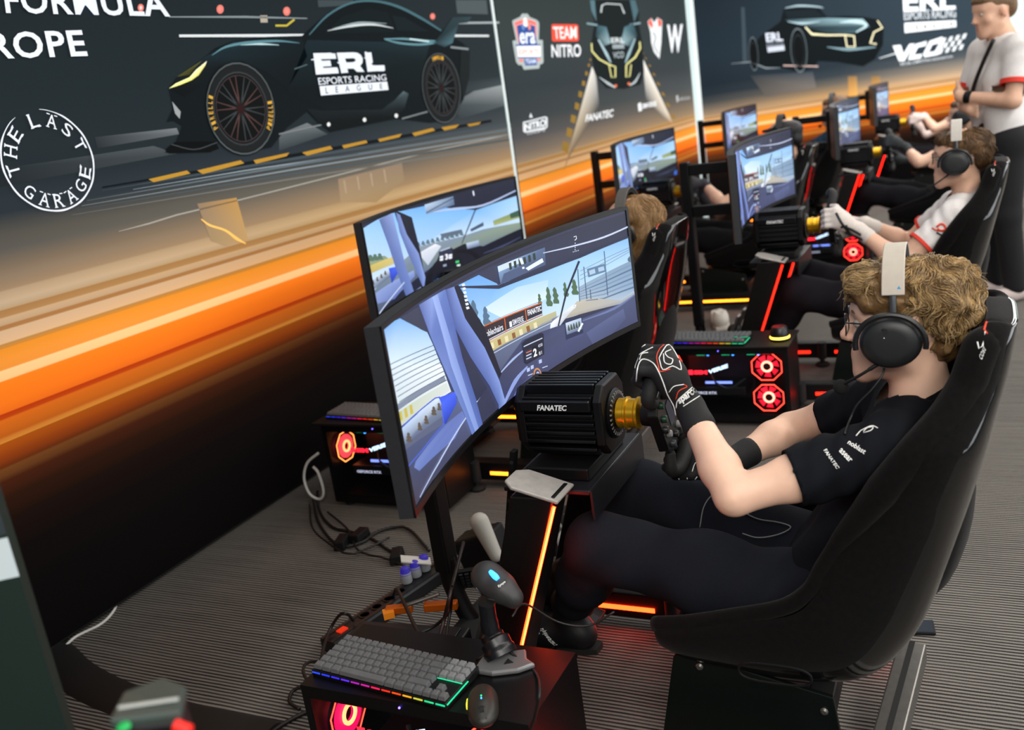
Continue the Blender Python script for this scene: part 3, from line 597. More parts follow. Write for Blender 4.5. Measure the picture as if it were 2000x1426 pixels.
# ---- floor clutter by the wall
def onfloor(x, y, z=.004): return onp(x, y, 'z', z)
mb = MB(); mb.tube(spline([onfloor(*q) for q in ((229, 1160), (226, 1185), (212, 1206), (192, 1222), (165, 1235), (145, 1246), (128, 1262), (124, 1270))], 6), .0045, 8)
tag(mb.build('cable', mat('white_cable', '#d9d8d2', .5), smooth=True), 'thin white cable curving from the wall to the floor strip', 'cable')
mb = MB(); path = spline([onfloor(*q, .0) for q in ((60, 1240), (108, 1282), (135, 1310), (175, 1336), (230, 1362), (330, 1396), (430, 1420), (520, 1440))], 5)
rings = []
for i, q in enumerate(path):
    t = nrm(path[min(i+1, len(path)-1)]-path[max(i-1, 0)]); s_ = V(-t[1], t[0], 0)*.065
    rings.append([q-s_, q-s_*.6+V(0, 0, .012), q+s_*.6+V(0, 0, .012), q+s_])
mb.loft(rings); tag(mb.build('cable_cover', mat('black_rubber', '#070707', .7, noise=.15), smooth=True), 'flat black cable cover strip lying along the carpet', 'cable cover')
# ================================================================== cockpits
def lerp(a, b, t): return np.asarray(a)*(1-t)+np.asarray(b)*t
BLK = mat('satin_black_metal', '#060607', .5, .1, spec=.3, noise=.12, nscale=30); BLKM = mat('matte_black_plastic', '#080809', .65, spec=.25, noise=.12); GLOSS = mat('gloss_black_shell', '#050506', .12, coat=.6)
FABRIC = mat('black_velour', '#080707', .95, noise=.35, nscale=90, bump=.15, sheen=.05, spec=.12); GREY = mat('grey_aluminium', '#6d6a66', .38, .7, noise=.08); SILV = mat('silver_plate', '#a9a49d', .45, .3, noise=.12, nscale=40)
GOLD = mat('anodised_gold', '#d9a420', .28, .75); WHITE = mat('white_print', '#e3e3e0', .6); REDP = mat('red_print', '#d8401f', .6); RUB = mat('rubber', '#060606', .8)
LEDO = mat('led_orange_red', '#ff4a18', .5, emit='#ff2408', es=20.0); LEDC = mat('led_core', '#ffd0a0', .5, emit='#ff5a20', es=8); LEDR = mat('led_red', '#ff2010', .5, emit='#ff1508', es=6.0); LEDA = mat('led_amber', '#ff9a30', .5, emit='#ff7a18', es=6.0)
BLUEL = mat('led_blue', '#3090ff', .5, emit='#2f8cff', es=4.0); GRNL = mat('led_green', '#20ff80', .5, emit='#18e070', es=2.5)

# ---------------------------------------------------------------- monitors
MX, MY, MRAD, MTH = 1.995, 1.028, 2.4, math.asin(.672/2.4); MZ0, MZ1 = .803, 1.166
def msurf(u, v, off=0., d=(0, 0, 0)):
    th = -MTH+2*MTH*u; r = MRAD-off; z = MZ0+(MZ1-MZ0)*v
    return V(MX+r*math.sin(th)+d[0], MY-MRAD+r*math.cos(th)+d[1], z+d[2])
def muv(x, y, d):
    dr = ray(x, y); o = EYE-V(MX+d[0], MY-MRAD+d[1], d[2]); a = dr[0]**2+dr[1]**2; b = o[0]*dr[0]+o[1]*dr[1]; c = o[0]**2+o[1]**2-MRAD**2
    q = b*b-a*c; t = (-b+math.sqrt(max(q, 0)))/a; P = o+dr*t; th = math.atan2(P[0], P[1]); return ((th+MTH)/(2*MTH), (P[2]-MZ0)/(MZ1-MZ0))
U0, U1, V0, V1 = .009, .991, .045, .972
class Screen:
    def __init__(s, d, org, sc): s.d, s.org, s.sc = d, org, sc; s.items = []; s.lay = 0
    def p(s, pts, col, lay=None):
        if lay is not None: s.lay = lay
        s.items.append(([muv(s.org[0]+x/s.sc, s.org[1]+y/s.sc, s.d) for x, y in pts], [C(c) for c in col] if isinstance(col, list) else [C(col)]*len(pts), s.lay)); return s
    def line(s, pts, wd, col, lay=None, sm=0):
        P = [V(*p) for p in pts]
        if sm: P = [q[:2] for q in spline([(*p, 0) for p in P], sm)]
        n = len(P); w = np.interp(np.linspace(0, 1, n), np.linspace(0, 1, len(wd)), wd) if hasattr(wd, '__len__') else [wd]*n; l = []; r = []
        for i in range(n):
            t = nrm(P[min(i+1, n-1)]-P[max(i-1, 0)]); q = V(-t[1], t[0])*w[i]/2; l.append(tuple(P[i]+q)); r.append(tuple(P[i]-q))
        for i in range(n-1): s.p([l[i], l[i+1], r[i+1], r[i]], col, lay)
        return s
    def ell(s, c, rx, ry, col, lay=None, rot=0, n=18):
        cr, sr = math.cos(R(rot)), math.sin(R(rot)); return s.p([(c[0]+rx*math.cos(a)*cr-ry*math.sin(a)*sr, c[1]+rx*math.cos(a)*sr+ry*math.sin(a)*cr) for a in np.linspace(0, 2*math.pi, n, False)], col, lay)
    def tree(s, c, rx, ry, col, lay=None):
        r_ = np.random.default_rng(int(c[0]*7+c[1])); n = 7; pts = []
        for sd in (-1, 1):
            for i in range(n):
                t = i/(n-1); t = t if sd < 0 else 1-t; y = -ry+2*ry*t; w_ = rx*(.25+.85*t**.6)*(1.15 if i % 2 else .7)*r_.uniform(.8, 1.2); pts.append((c[0]+sd*w_+y*.12, c[1]+y))
        return s.p(pts, col, lay)
    def t(s, txt, quad, col, lay=None, **k):
        if lay is not None: s.lay = lay
        vs, fs, _ = text2d(txt, k.get('bold', 0), k.get('space', 1), k.get('shear', 0)); bl, br, tr, tl = [V(*q) for q in quad]
        P = [(bl*(1-x)+br*x)*(1-y)+(tl*(1-x)+tr*x)*y for x, y in vs]; s.items.append(('raw', [muv(s.org[0]+x/s.sc, s.org[1]+y/s.sc, s.d) for x, y in P], fs, C(col), s.lay)); return s
    def build(s, base, parent, es):
        bm = bmesh.new(); cl = bm.verts.layers.float_color.new('Col'); ll = bm.verts.layers.float.new('L')
        def quad(u0, u1, v0, v1, c, lay):
            vs = [bm.verts.new((u, v, 0)) for u, v in ((u0, v0), (u1, v0), (u1, v1), (u0, v1))]
            for q in vs: q[cl] = (*c, 1); q[ll] = lay
            bm.faces.new(vs)
        quad(U0, U1, V0, V1, C(base), 0)
        for it in s.items:
            if it[0] == 'raw':
                vs = [bm.verts.new((u, v, 0)) for u, v in it[1]]
                for q in vs: q[cl] = (*it[3], 1); q[ll] = it[4]
                for f in it[2]:
                    try: bm.faces.new([vs[i] for i in f])
                    except ValueError: pass
                continue
            pts, cs, lay = it; vs = [bm.verts.new((u, v, 0)) for u, v in pts]
            for q, c in zip(vs, cs): q[cl] = (*c, 1); q[ll] = lay
            for tr in tessellate_polygon([[Vector((u, v, 0)) for u, v in pts]]):
                try: bm.faces.new([vs[i] for i in tr])
                except ValueError: pass
        for co, no in (((U0, 0, 0), (-1, 0, 0)), ((U1, 0, 0), (1, 0, 0)), ((0, V0, 0), (0, -1, 0)), ((0, V1, 0), (0, 1, 0))):
            bmesh.ops.bisect_plane(bm, geom=bm.verts[:]+bm.edges[:]+bm.faces[:], plane_co=co, plane_no=no, clear_outer=True)
        for u in np.linspace(U0, U1, 22)[1:-1]:
            bmesh.ops.bisect_plane(bm, geom=bm.verts[:]+bm.edges[:]+bm.faces[:], plane_co=(u, 0, 0), plane_no=(1, 0, 0))
        org = V(*parent['_o'])
        for q in bm.verts: q.co = Vector(msurf(q.co.x, q.co.y, .0012+.00035*q[ll], s.d)-org)
        me = bpy.data.meshes.new('screen_image'); bm.to_mesh(me); bm.free()
        return finish(me, 'screen_image', mat('lit_screen', attr='emit', rough=.35, es=es, spec=.3), parent, org, False, 0, False)
def monitor_body(parent, d=(0, 0, 0)):
    def ring(u, v0, v1, f, b): return [msurf(u, v0, f, d), msurf(u, v1, f, d), msurf(u, v1, -b, d), msurf(u, v0, -b, d)]
    mb = MB(); mb.loft([ring(u, 0, 1, .0, .028) for u in np.linspace(0, 1, 25)]); hs = mb.build('housing', mat('monitor_housing', '#232428', .45, noise=.08), parent, smooth=True)
    mb = MB()
    for v0, v1 in ((0, V0-.004), (V1+.004, 1)): mb.loft([ring(u, v0, v1, .0045, -.0002) for u in np.linspace(0, 1, 25)])
    for u0, u1 in ((0, U0-.001), (U1+.001, 1)): mb.loft([ring(u0, 0, 1, .0045, -.0002), ring(u1, 0, 1, .0045, -.0002)])
    mb.build('bezel', mat('bezel_black', '#0a0a0c', .35), parent, smooth=True)
    mb = MB(); mb.loft([ring(u, .12, .88, -.028, .05+.02*math.sin(math.pi*(u-.3)/.4)) for u in np.linspace(.3, .7, 9)]); mb.build('back_cover', BLKM, parent, smooth=True)
    return hs
monA = thing('curved_monitor', 'wide curved monitor showing a racing cockpit view, nearest to the camera', 'monitor', (MX, MY, MZ0), 'curved monitors of the cockpits')
monitor_body(monA)
S = Screen((0, 0, 0), (680, 340), 2.129)
S.p([(125, 640), (215, 596), (300, 540), (1195, 150), (1200, 250), (960, 350), (810, 395), (620, 460), (450, 470), (330, 660), (140, 740)], ['#3d4260', '#33374c', '#2a2d40', '#262a3e', '#2c3048', '#2f3350', '#30344e', '#33374f', '#383c55', '#40455f', '#454a68'], 1)
# side window: sky, wires, stand, grass, mirror
S.p([(130, 640), (212, 600), (325, 658), (350, 712), (385, 800), (160, 790)], ['#6ea5e2', '#7ab0e8', '#a3c8ee', '#b9d6f2', '#dfeaf4', '#d3e5f5'], 2)
S.p([(155, 785), (385, 795), (425, 905), (212, 1052)], ['#d3e3f2', '#e6edf4', '#d9e0e2', '#c9d4d4'])
for k in range(9): S.line([(165+k*6, 795+k*22), (352+k*7, 712+k*18)], 3, '#3d4a63' if k != 5 else '#6b748a', 3)
S.p([(190, 965), (395, 838), (402, 858), (195, 990)], '#7e889c', 3).p([(198, 995), (405, 868), (418, 900), (212, 1052)], ['#b9c7b4', '#cfd8d4', '#d2d7d8', '#c3c8b0'], 3)
for k in range(3): S.p([(204+k*22, 992-k*14), (215+k*22, 985-k*14), (222+k*22, 1022-k*14), (210+k*22, 1030-k*14)], '#c3b24a', 4)
S.p([(212, 1055), (430, 905), (560, 1090), (262, 1370), (225, 1150)], ['#4b5478', '#5a668c', '#474a68', '#34364e', '#4a5476'], 3)
S.p([(215, 1060), (360, 935), (375, 930), (385, 965), (390, 1035), (225, 1135)], ['#b8cdea', '#cfdff2', '#d6e4f4', '#7a879c', '#56607c', '#5d6a8a'], 4).p([(225, 1130), (392, 1005), (392, 1040), (228, 1150)], '#5b627c', 5)
for x, y, s_ in ((245, 1095, 14), (290, 1050, 12), (318, 1022, 13), (350, 985, 13), (372, 968, 11)): S.tree((x, y), s_*.8, s_*1.4, '#5d5348', 6)
S.p([(370, 930), (440, 905), (447, 950), (400, 1040), (388, 1035), (384, 960)], ['#3a58e0', '#4560e6', '#3550d0', '#2a3ea0', '#3048c0', '#4a68ec'], 6).line([(218, 1050), (355, 932), (375, 928)], 5, '#3a55cc', 7).line([(380, 960), (392, 1040), (300, 1150), (240, 1220)], 4, '#4a66d8', 7)
S.p([(395, 1045), (470, 985), (480, 1010), (440, 1100), (290, 1235), (268, 1220), (275, 1195)], ['#5a6cae', '#6474b4', '#6878b8', '#6072b0', '#6478b8', '#7084c0', '#6a7ebc'], 5)
S.line([(565, 890), (530, 945), (440, 1080), (370, 1200), (290, 1345)], [4, 4, 5, 5, 3], '#b9c8ee', 8)
# windscreen
S.p([(450, 465), (540, 420), (615, 455), (620, 462), (810, 398), (960, 348), (1192, 252), (1208, 380), (1215, 468), (1130, 530), (940, 590), (870, 610), (800, 640), (600, 745), (545, 640)], ['#6fa9ea', '#6aa5ea', '#74aeec', '#7ab3ee', '#8fc1f2', '#9ccaf4', '#7fb3ea', '#b9d8f2', '#c9dcec', '#cfe0ee', '#d8e7f2', '#d6e6f3', '#d4e6f4', '#c9dff2', '#a7cdf2'], 2)
S.p([(560, 560), (700, 470), (830, 440), (820, 520), (640, 600)], ['#cfe3f6', '#b9d8f5', '#b4d5f4', '#d6e8f7', '#dcebf7'], 3)
for x, y, w_, h_ in ((520, 575, 18, 50), (568, 590, 16, 38), (792, 520, 8, 22), (830, 510, 13, 40), (858, 505, 13, 34), (900, 480, 10, 30), (938, 470, 14, 32)): S.tree((x, y), w_, h_, '#54708a' if x < 700 else '#4f6a4e', 4)
for k in range(3): S.line([(595, 612+k*8), (800, 528+k*8)], 2, '#7d8fa4', 4)
S.p([(548, 640), (800, 538), (803, 580), (565, 695)], ['#3a2a2e', '#2c2a34', '#2c2c38', '#302a32'], 5).line([(548, 638), (800, 536)], 5, '#c9632c', 6).line([(566, 700), (804, 585)], 4, '#b0622f', 6).line([(645, 600), (652, 655)], 4, '#c9632c', 6).line([(732, 565), (738, 615)], 4, '#c9632c', 6)
S.t('noblechairs', [(562, 682), (640, 648), (636, 622), (558, 655)], '#d9dce6', 7, bold=.02).t('SIMVERSE', [(680, 630), (726, 612), (722, 590), (676, 607)], '#d9dce6', 7, bold=.02).p([(664, 615), (674, 611), (677, 634), (667, 638)], '#e7e9f2', 7).t('FANATEC', [(743, 590), (800, 568), (797, 546), (740, 566)], '#e7e9f2', 7, bold=.03)
S.p([(575, 700), (860, 570), (865, 600), (590, 740)], ['#c9bb84', '#b9b48a', '#a9aca0', '#c2b47a'], 5)
for k in range(7): S.p([(585+k*30, 705-k*14), (598+k*30, 699-k*14), (603+k*30, 722-k*14), (590+k*30, 728-k*14)], '#8a5a34' if k % 2 else '#e2d9b0', 6)
S.p([(590, 740), (870, 590), (945, 560), (860, 640), (720, 760), (620, 830)], ['#5a6684', '#6f7c98', '#7d8aa4', '#6a7796', '#5a6480', '#4c5470'], 5).line([(600, 745), (860, 610)], 3, '#c2cbdc', 6)
S.p([(860, 600), (930, 545), (960, 540), (915, 580), (870, 640), (835, 645), (838, 620)], ['#d2d8e0', '#e4e8ec', '#e9ebee', '#c9ced8', '#aab4c8', '#dfe5ee', '#f0f2f6'], 6)
S.p([(915, 580), (945, 530), (1010, 515), (1130, 525), (1210, 470), (1215, 480), (1130, 540), (1000, 572), (900, 600)], ['#b9b2a2', '#c2bcae', '#b8b4aa', '#aeb0b0', '#a7b4c4', '#9fb0c6', '#9aa0a8', '#a39d92', '#a8a196'], 6)
S.p([(955, 470), (1205, 345), (1215, 465), (1130, 525), (1010, 515), (958, 530)], ['#93a9c0', '#7b95b2', '#8aa6c4', '#a9bccf', '#a6b6c6', '#9cafc2'], 5)
for k in range(6): S.line([(960, 480+k*10), (1060, 432+k*17), (1212, 360+k*20)], [2, 5, 7], '#56718f' if k % 2 else '#7791ad', 6)
for x0, y0, x1, y1 in ((950, 395, 958, 530), (975, 385, 988, 520), (1060, 320, 1075, 505), (1002, 480, 1005, 520)): S.line([(x0, y0), (x1, y1)], 4, '#4a617c', 7)
S.p([(988, 395), (1065, 372), (1070, 405), (994, 430)], '#5f7c9c', 7).p([(996, 402), (1020, 394), (1024, 412), (1000, 420)], '#a9c4de', 8).p([(1034, 390), (1058, 383), (1061, 400), (1037, 407)], '#a9c4de', 8)
for k in range(3): S.line([(960, 440-k*18), (1080, 372-k*14), (1205, 300-k*6)], 2, '#6b7f98', 7, 4)
S.ell((1180, 350), 24, 14, '#54697c', 7, -25).line([(955, 362), (900, 500), (868, 632)], [9, 8, 6], '#22273a', 9)
# roof strip, mirror, marks
S.line([(435, 470), (620, 470), (700, 440), (800, 405), (960, 345), (1195, 250)], [6, 16, 14, 10, 8, 6], '#2c3048', 8).line([(800, 330), (930, 300), (1060, 262), (1190, 205)], [3, 6, 7, 5], '#c9d3f0', 9, 4)
S.p([(614, 385), (812, 305), (815, 378), (627, 460)], ['#8fb0d6', '#55688a', '#4a5a78', '#54668a'], 9).p([(614, 385), (700, 350), (705, 372), (618, 408)], '#c9dcf0', 10).p([(640, 415), (810, 345), (814, 376), (628, 458)], '#4b5a7c', 10).p([(730, 392), (800, 350), (806, 366), (742, 402)], '#dfe8f6', 11)
for k in range(6): S.p([(660+k*20, 372-k*8), (670+k*20, 368-k*8), (674+k*20, 396-k*8), (664+k*20, 400-k*8)], '#2f3c34', 11)
S.line([(708, 350), (718, 375)], 12, '#dfe6f0', 12).p([(715, 388), (724, 385), (726, 393), (717, 396)], '#f2f5fb', 12)
S.line([(932, 262), (942, 258), (943, 270), (936, 276)], 3, '#eef2fb', 10)
for k in range(4): S.ell((938, 288+k*9), 2, 2, '#e2e8f6', 10)
for k in range(4): S.ell((930+k*7, 324-k*2), 2, 2, '#cfd8ee', 10)
# pillars
S.p([(210, 598), (292, 545), (335, 665), (300, 650)], '#33384e', 9)
S.p([(285, 545), (340, 512), (395, 480), (432, 620), (466, 760), (520, 925), (566, 1092), (520, 1118), (470, 985), (400, 830), (335, 680)], ['#5868a6', '#8aa0dc', '#6078bc', '#5468ac', '#4a5c9c', '#4c60a4', '#5468ac', '#6a82c4', '#6a80c2', '#7288c8', '#667cbe'], 10)
S.p([(340, 512), (362, 500), (440, 760), (548, 1100), (534, 1110), (420, 800)], ['#9cb2ea', '#8ea4e0', '#8096d4', '#7c92d0', '#8298d4', '#92a8e2'], 11)
S.p([(395, 482), (435, 468), (478, 600), (560, 722), (622, 860), (648, 950), (636, 1002), (620, 1036), (618, 960), (580, 880), (500, 760), (436, 640)], ['#4c5c98', '#7c92d2', '#748acc', '#788ed0', '#8096d6', '#8ca2de', '#a9bcec', '#6c82c4', '#566aa8', '#5468a8', '#5064a4', '#4a5c9a'], 10)
S.p([(432, 470), (450, 462), (560, 640), (630, 830), (622, 850), (560, 722), (478, 600)], '#171b2c', 11)
for k in range(7): S.p([(462+k*3, 458+k*16), (474+k*3, 455+k*16), (478+k*3, 464+k*16), (466+k*3, 468+k*16)], '#dfe5f4', 12)
S.p([(440, 650), (500, 765), (570, 890), (530, 945), (470, 760)], '#2c3048', 9)
# dash and wheel display
S.p([(620, 830), (720, 690), (800, 655), (970, 600), (1130, 540), (1218, 480), (1232, 650), (1100, 720), (650, 1000), (640, 950)], ['#3a3f5c', '#40466a', '#3c4266', '#4a5276', '#4c5478', '#4a5276', '#3c3f5e', '#35385a', '#33365a', '#3c4166'], 7)
S.line([(640, 960), (690, 860), (740, 800)], [10, 16, 6], '#8a9cd4', 8, 4).line([(620, 835), (680, 770), (740, 720)], [4, 9, 4], '#9fb0dc', 8, 4).line([(660, 1000), (700, 900), (760, 840)], [4, 12, 4], '#6274b0', 8, 4).line([(970, 610), (1100, 560), (1190, 500)], [4, 10, 4], '#6a78a4', 8, 4)
S.p([(985, 660), (1140, 560), (1150, 600), (1030, 740)], ['#565f88', '#5a648c', '#4c547a', '#424868'], 8).p([(1200, 560), (1222, 540), (1232, 640), (1198, 640)], ['#4a74c8', '#5a88dc', '#5078cc', '#3c5cac'], 8)
S.p([(715, 705), (730, 690), (795, 660), (806, 665), (808, 750), (735, 792), (724, 785)], '#1c2034', 11).line([(722, 718), (800, 682)], 4, '#c9d3e8', 12)
S.p([(728, 735), (756, 722), (760, 768), (732, 782)], '#2a3048', 12).p([(758, 720), (780, 710), (784, 756), (762, 767)], '#10131f', 12).t('2', [(763, 762), (778, 755), (775, 722), (760, 729)], '#f2f5fb', 13, bold=.04).t('4350', [(782, 722), (800, 714), (799, 702), (781, 710)], '#e9eef8', 13).t('81', [(786, 754), (798, 748), (796, 734), (784, 740)], '#e9eef8', 13)
for k in range(3): S.line([(732, 744+k*13), (754, 734+k*13)], 4, '#d86a3a' if k == 0 else '#c9d3e8', 13)
for x, y in ((741, 815), (757, 804), (791, 780)): S.p([(x-6, y-6), (x+6, y-11), (x+7, y+4), (x-5, y+9)], '#aebfe6', 12)
S.ell((780, 836), 17, 30, '#c98a52', 11, -4).ell((780, 836), 12, 23, '#3a4064', 12, -4).ell((781, 838), 8, 17, '#aab4dc', 13, -4).ell((781, 841), 5.5, 13, '#333858', 14, -4).line([(740, 838), (760, 830)], 3, '#c9d3ee', 12).line([(800, 806), (822, 798)], 3, '#c9d3ee', 12)
S.p([(893, 615), (965, 590), (972, 660), (900, 690)], '#2a3050', 10).p([(897, 620), (962, 598), (968, 645), (903, 668)], ['#cfdcee', '#b9cbe4', '#5a6a8a', '#6a7898'], 11)
for k in range(5): S.tree((910+k*11, 640-k*4), 4.5, 12, '#3c4a3c', 12)
S.line([(950, 655), (968, 620)], 8, '#e2e9f4', 12).line([(905, 690), (972, 668)], 3, '#4a5580', 11)
S.build('#34364f', monA, 1.0)

monR1 = thing('curved_monitor', 'curved monitor near the wall with a cockpit steering wheel on screen, behind the nearest monitor', 'monitor', (MX+1.55, MY+1.09, MZ0), 'curved monitors of the cockpits')
D1 = (1.55, 1.09, 0); monitor_body(monR1, D1)
S = Screen(D1, (680, 340), 2.129)
S.p([(40, 240), (120, 190), (205, 155), (320, 130), (530, 150), (700, 90), (718, 230), (560, 300), (470, 300), (300, 330), (210, 400), (95, 500)], ['#9cc8f2', '#8fc0f0', '#7fb6ee', '#6cabee', '#7ab4f0', '#9ccaf4', '#cfe2f0', '#d6e6f3', '#dcebf7', '#d4e6f6', '#d9e8f4', '#cfe2f4'], 1)
S.p([(200, 150), (320, 110), (440, 90), (700, 10), (700, 90), (540, 130), (450, 145), (330, 130), (215, 155)], '#1f2336', 3).line([(330, 160), (440, 145), (560, 130), (697, 68)], [3, 10, 8, 5], '#aebfe2', 4, 4).p([(315, 128), (435, 92), (440, 128), (322, 168)], ['#b9cfe8', '#6a80a0', '#54688a', '#7a90b0'], 5).line([(322, 162), (436, 100)], 4, '#3a4a62', 6)
S.line([(517, 70), (521, 90)], 5, '#e9eefa', 6)
S.p([(95, 500), (300, 300), (470, 260), (560, 230), (718, 200), (722, 285), (560, 340), (330, 400), (120, 590)], ['#6a7a90', '#8a98a6', '#7e8ea0', '#6f86a0', '#8a9a86', '#5a6a80', '#4a5670', '#56617c', '#48526c'], 2)
for k in range(10): S.tree((290+k*20, 292-k*5), 9, 9, '#5a7280', 3)
S.p([(60, 350), (150, 340), (180, 360), (75, 420)], ['#6b8a74', '#7c9484', '#a9a574', '#b9b070'], 3).p([(70, 390), (180, 345), (200, 370), (80, 420)], ['#c9b25a', '#d2c070', '#c9bb84', '#b8a860'], 4)
for k in range(4): S.tree((70+k*20, 352-k*3), 13, 13, '#54705e', 4)
S.p([(380, 250), (470, 230), (475, 245), (390, 268)], '#5a6a7c', 4).p([(505, 230), (560, 200), (562, 215), (510, 240)], '#44566c', 4).p([(600, 195), (715, 150), (718, 180), (605, 215)], ['#8a9a64', '#7a8c5c', '#9aa46a', '#a9ac74'], 4).p([(670, 165), (712, 148), (712, 175), (674, 185)], '#3c5a48', 5)
S.p([(290, 330), (360, 290), (385, 300), (330, 380)], ['#d6dce6', '#eceff4', '#cfd6e2', '#b9c3d6'], 4).line([(530, 140), (500, 215), (470, 290)], [5, 5, 3], '#1c2132', 6)
S.p([(120, 185), (205, 155), (262, 180), (300, 330), (320, 450), (322, 480), (300, 440), (255, 340), (215, 240), (190, 160)], '#161a2a', 5)
S.p([(125, 190), (180, 162), (205, 260), (235, 380), (275, 505), (240, 515), (200, 410), (165, 300)], ['#5a6a9c', '#8ea2d8', '#7c92cc', '#6c82c0', '#6a80be', '#54689f', '#5a6eaa', '#5e70aa'], 7).p([(195, 160), (212, 170), (240, 250), (290, 330), (318, 430), (312, 480), (295, 440), (245, 330), (210, 240)], ['#6a7cb4', '#7a8ec8', '#7c92cc', '#8096d2', '#8ca2dc', '#7288c4', '#6074b0', '#586aa6', '#5a6ca8'], 7)
S.p([(78, 455), (160, 395), (175, 425), (95, 490)], ['#b9cde6', '#cfdff0', '#5a667c', '#66728a'], 6).p([(165, 392), (200, 385), (205, 410), (178, 455), (172, 430)], ['#3a58e0', '#4a68ec', '#3550d0', '#2a3ea0', '#3048c0'], 7).p([(105, 500), (270, 400), (275, 425), (190, 520), (120, 540)], ['#8a9cd0', '#8fa2d8', '#7286c2', '#5a6ca6', '#7a8cc4'], 6).line([(120, 590), (180, 510), (240, 440)], 4, '#c3d0ee', 7)
for k in range(4): S.tree((100+k*17, 450-k*13), 5, 9, '#5a5246', 7)
S.p([(300, 480), (330, 400), (420, 320), (480, 290), (560, 300), (720, 225), (722, 340), (560, 420), (320, 560)], '#141826', 5)
S.line([(322, 500), (335, 430), (370, 370), (430, 330), (490, 320), (535, 345), (545, 400), (530, 460)], [16, 20, 20, 14, 14, 18, 18, 16], '#0c0e18', 8, 5).p([(355, 390), (380, 320), (425, 305), (470, 350), (480, 440), (380, 460)], '#0f1220', 9)
S.p([(372, 325), (425, 305), (435, 345), (380, 365)], '#2a3044', 10).t('3', [(400, 358), (412, 354), (410, 330), (398, 335)], '#f2f5fb', 11, bold=.04).line([(380, 320), (420, 306)], 5, '#aebbd6', 11)
for x, y, c in ((384, 345, '#e9eefa'), (384, 356, '#e9eefa'), (421, 338, '#e9eefa'), (421, 348, '#e9eefa'), (450, 365, '#38d070'), (372, 440, '#4aa8ff'), (360, 447, '#4aa8ff'), (455, 380, '#d0e8e0'), (398, 380, '#8fa0c0')): S.p([(x-7, y-3), (x+7, y-6), (x+7, y+3), (x-7, y+6)], c, 11)
S.line([(400, 405), (412, 418), (425, 402)], 6, '#c9d6ea', 11).line([(412, 418), (412, 435)], 5, '#c9d6ea', 11)
S.p([(488, 288), (540, 275), (542, 300), (492, 312)], ['#c3d2e6', '#b4c6de', '#5a6a86', '#6a7a96'], 8).line([(300, 470), (240, 515)], 3, '#8a98c8', 8).p([(700, 290), (722, 275), (724, 330), (702, 330)], '#3a66c8', 8).line([(560, 330), (640, 300), (715, 262)], [3, 9, 3], '#3c4462', 7, 4)
S.build('#1c2032', monR1, 1.0)

def stand(d=(0, 0, 0), label=''):
    X, Y = 2.0+d[0], 1.33+d[1]; t = thing('monitor_stand', label, 'stand', (X, Y, 0), 'monitor stands of the cockpits')
    mb = MB(); mb.bar((X, Y, .30), (X, Y, (1.02 if d[0] == 0 else 1.10)+d[2]), .045, .06); mb.build('post', BLK, t, bevel=.006)
    mb = MB(); mb.tube(spline([(X, Y, .33), (X, Y-.01, .24), (X, Y-.06, .13), (X, Y-.16, .075), (X, Y-.26, .07)], 6), .026, 12); mb.build('bent_tube', BLK, t, smooth=True)
    MB().box2((X-.25, Y-.30, .0), (X+.25, Y-.23, .045)).build('foot_bar', BLK, t, bevel=.006)
    for z in (.86, .98 if d[0] == 0 else 1.06):
        mb = MB(); mb.bar((X, Y-.02, z+d[2]), (X, MY+.07+d[1], z+d[2]), .04, .05); mb.build('arm', BLK, t, bevel=.004)
    mb = MB(); mb.box((X, MY+.064+d[1], .97+d[2]), (.12, .014, .26)); mb.build('mount_plate', BLKM, t)
    return t
stand((0, 0, 0), 'black monitor stand behind the nearest curved monitor')

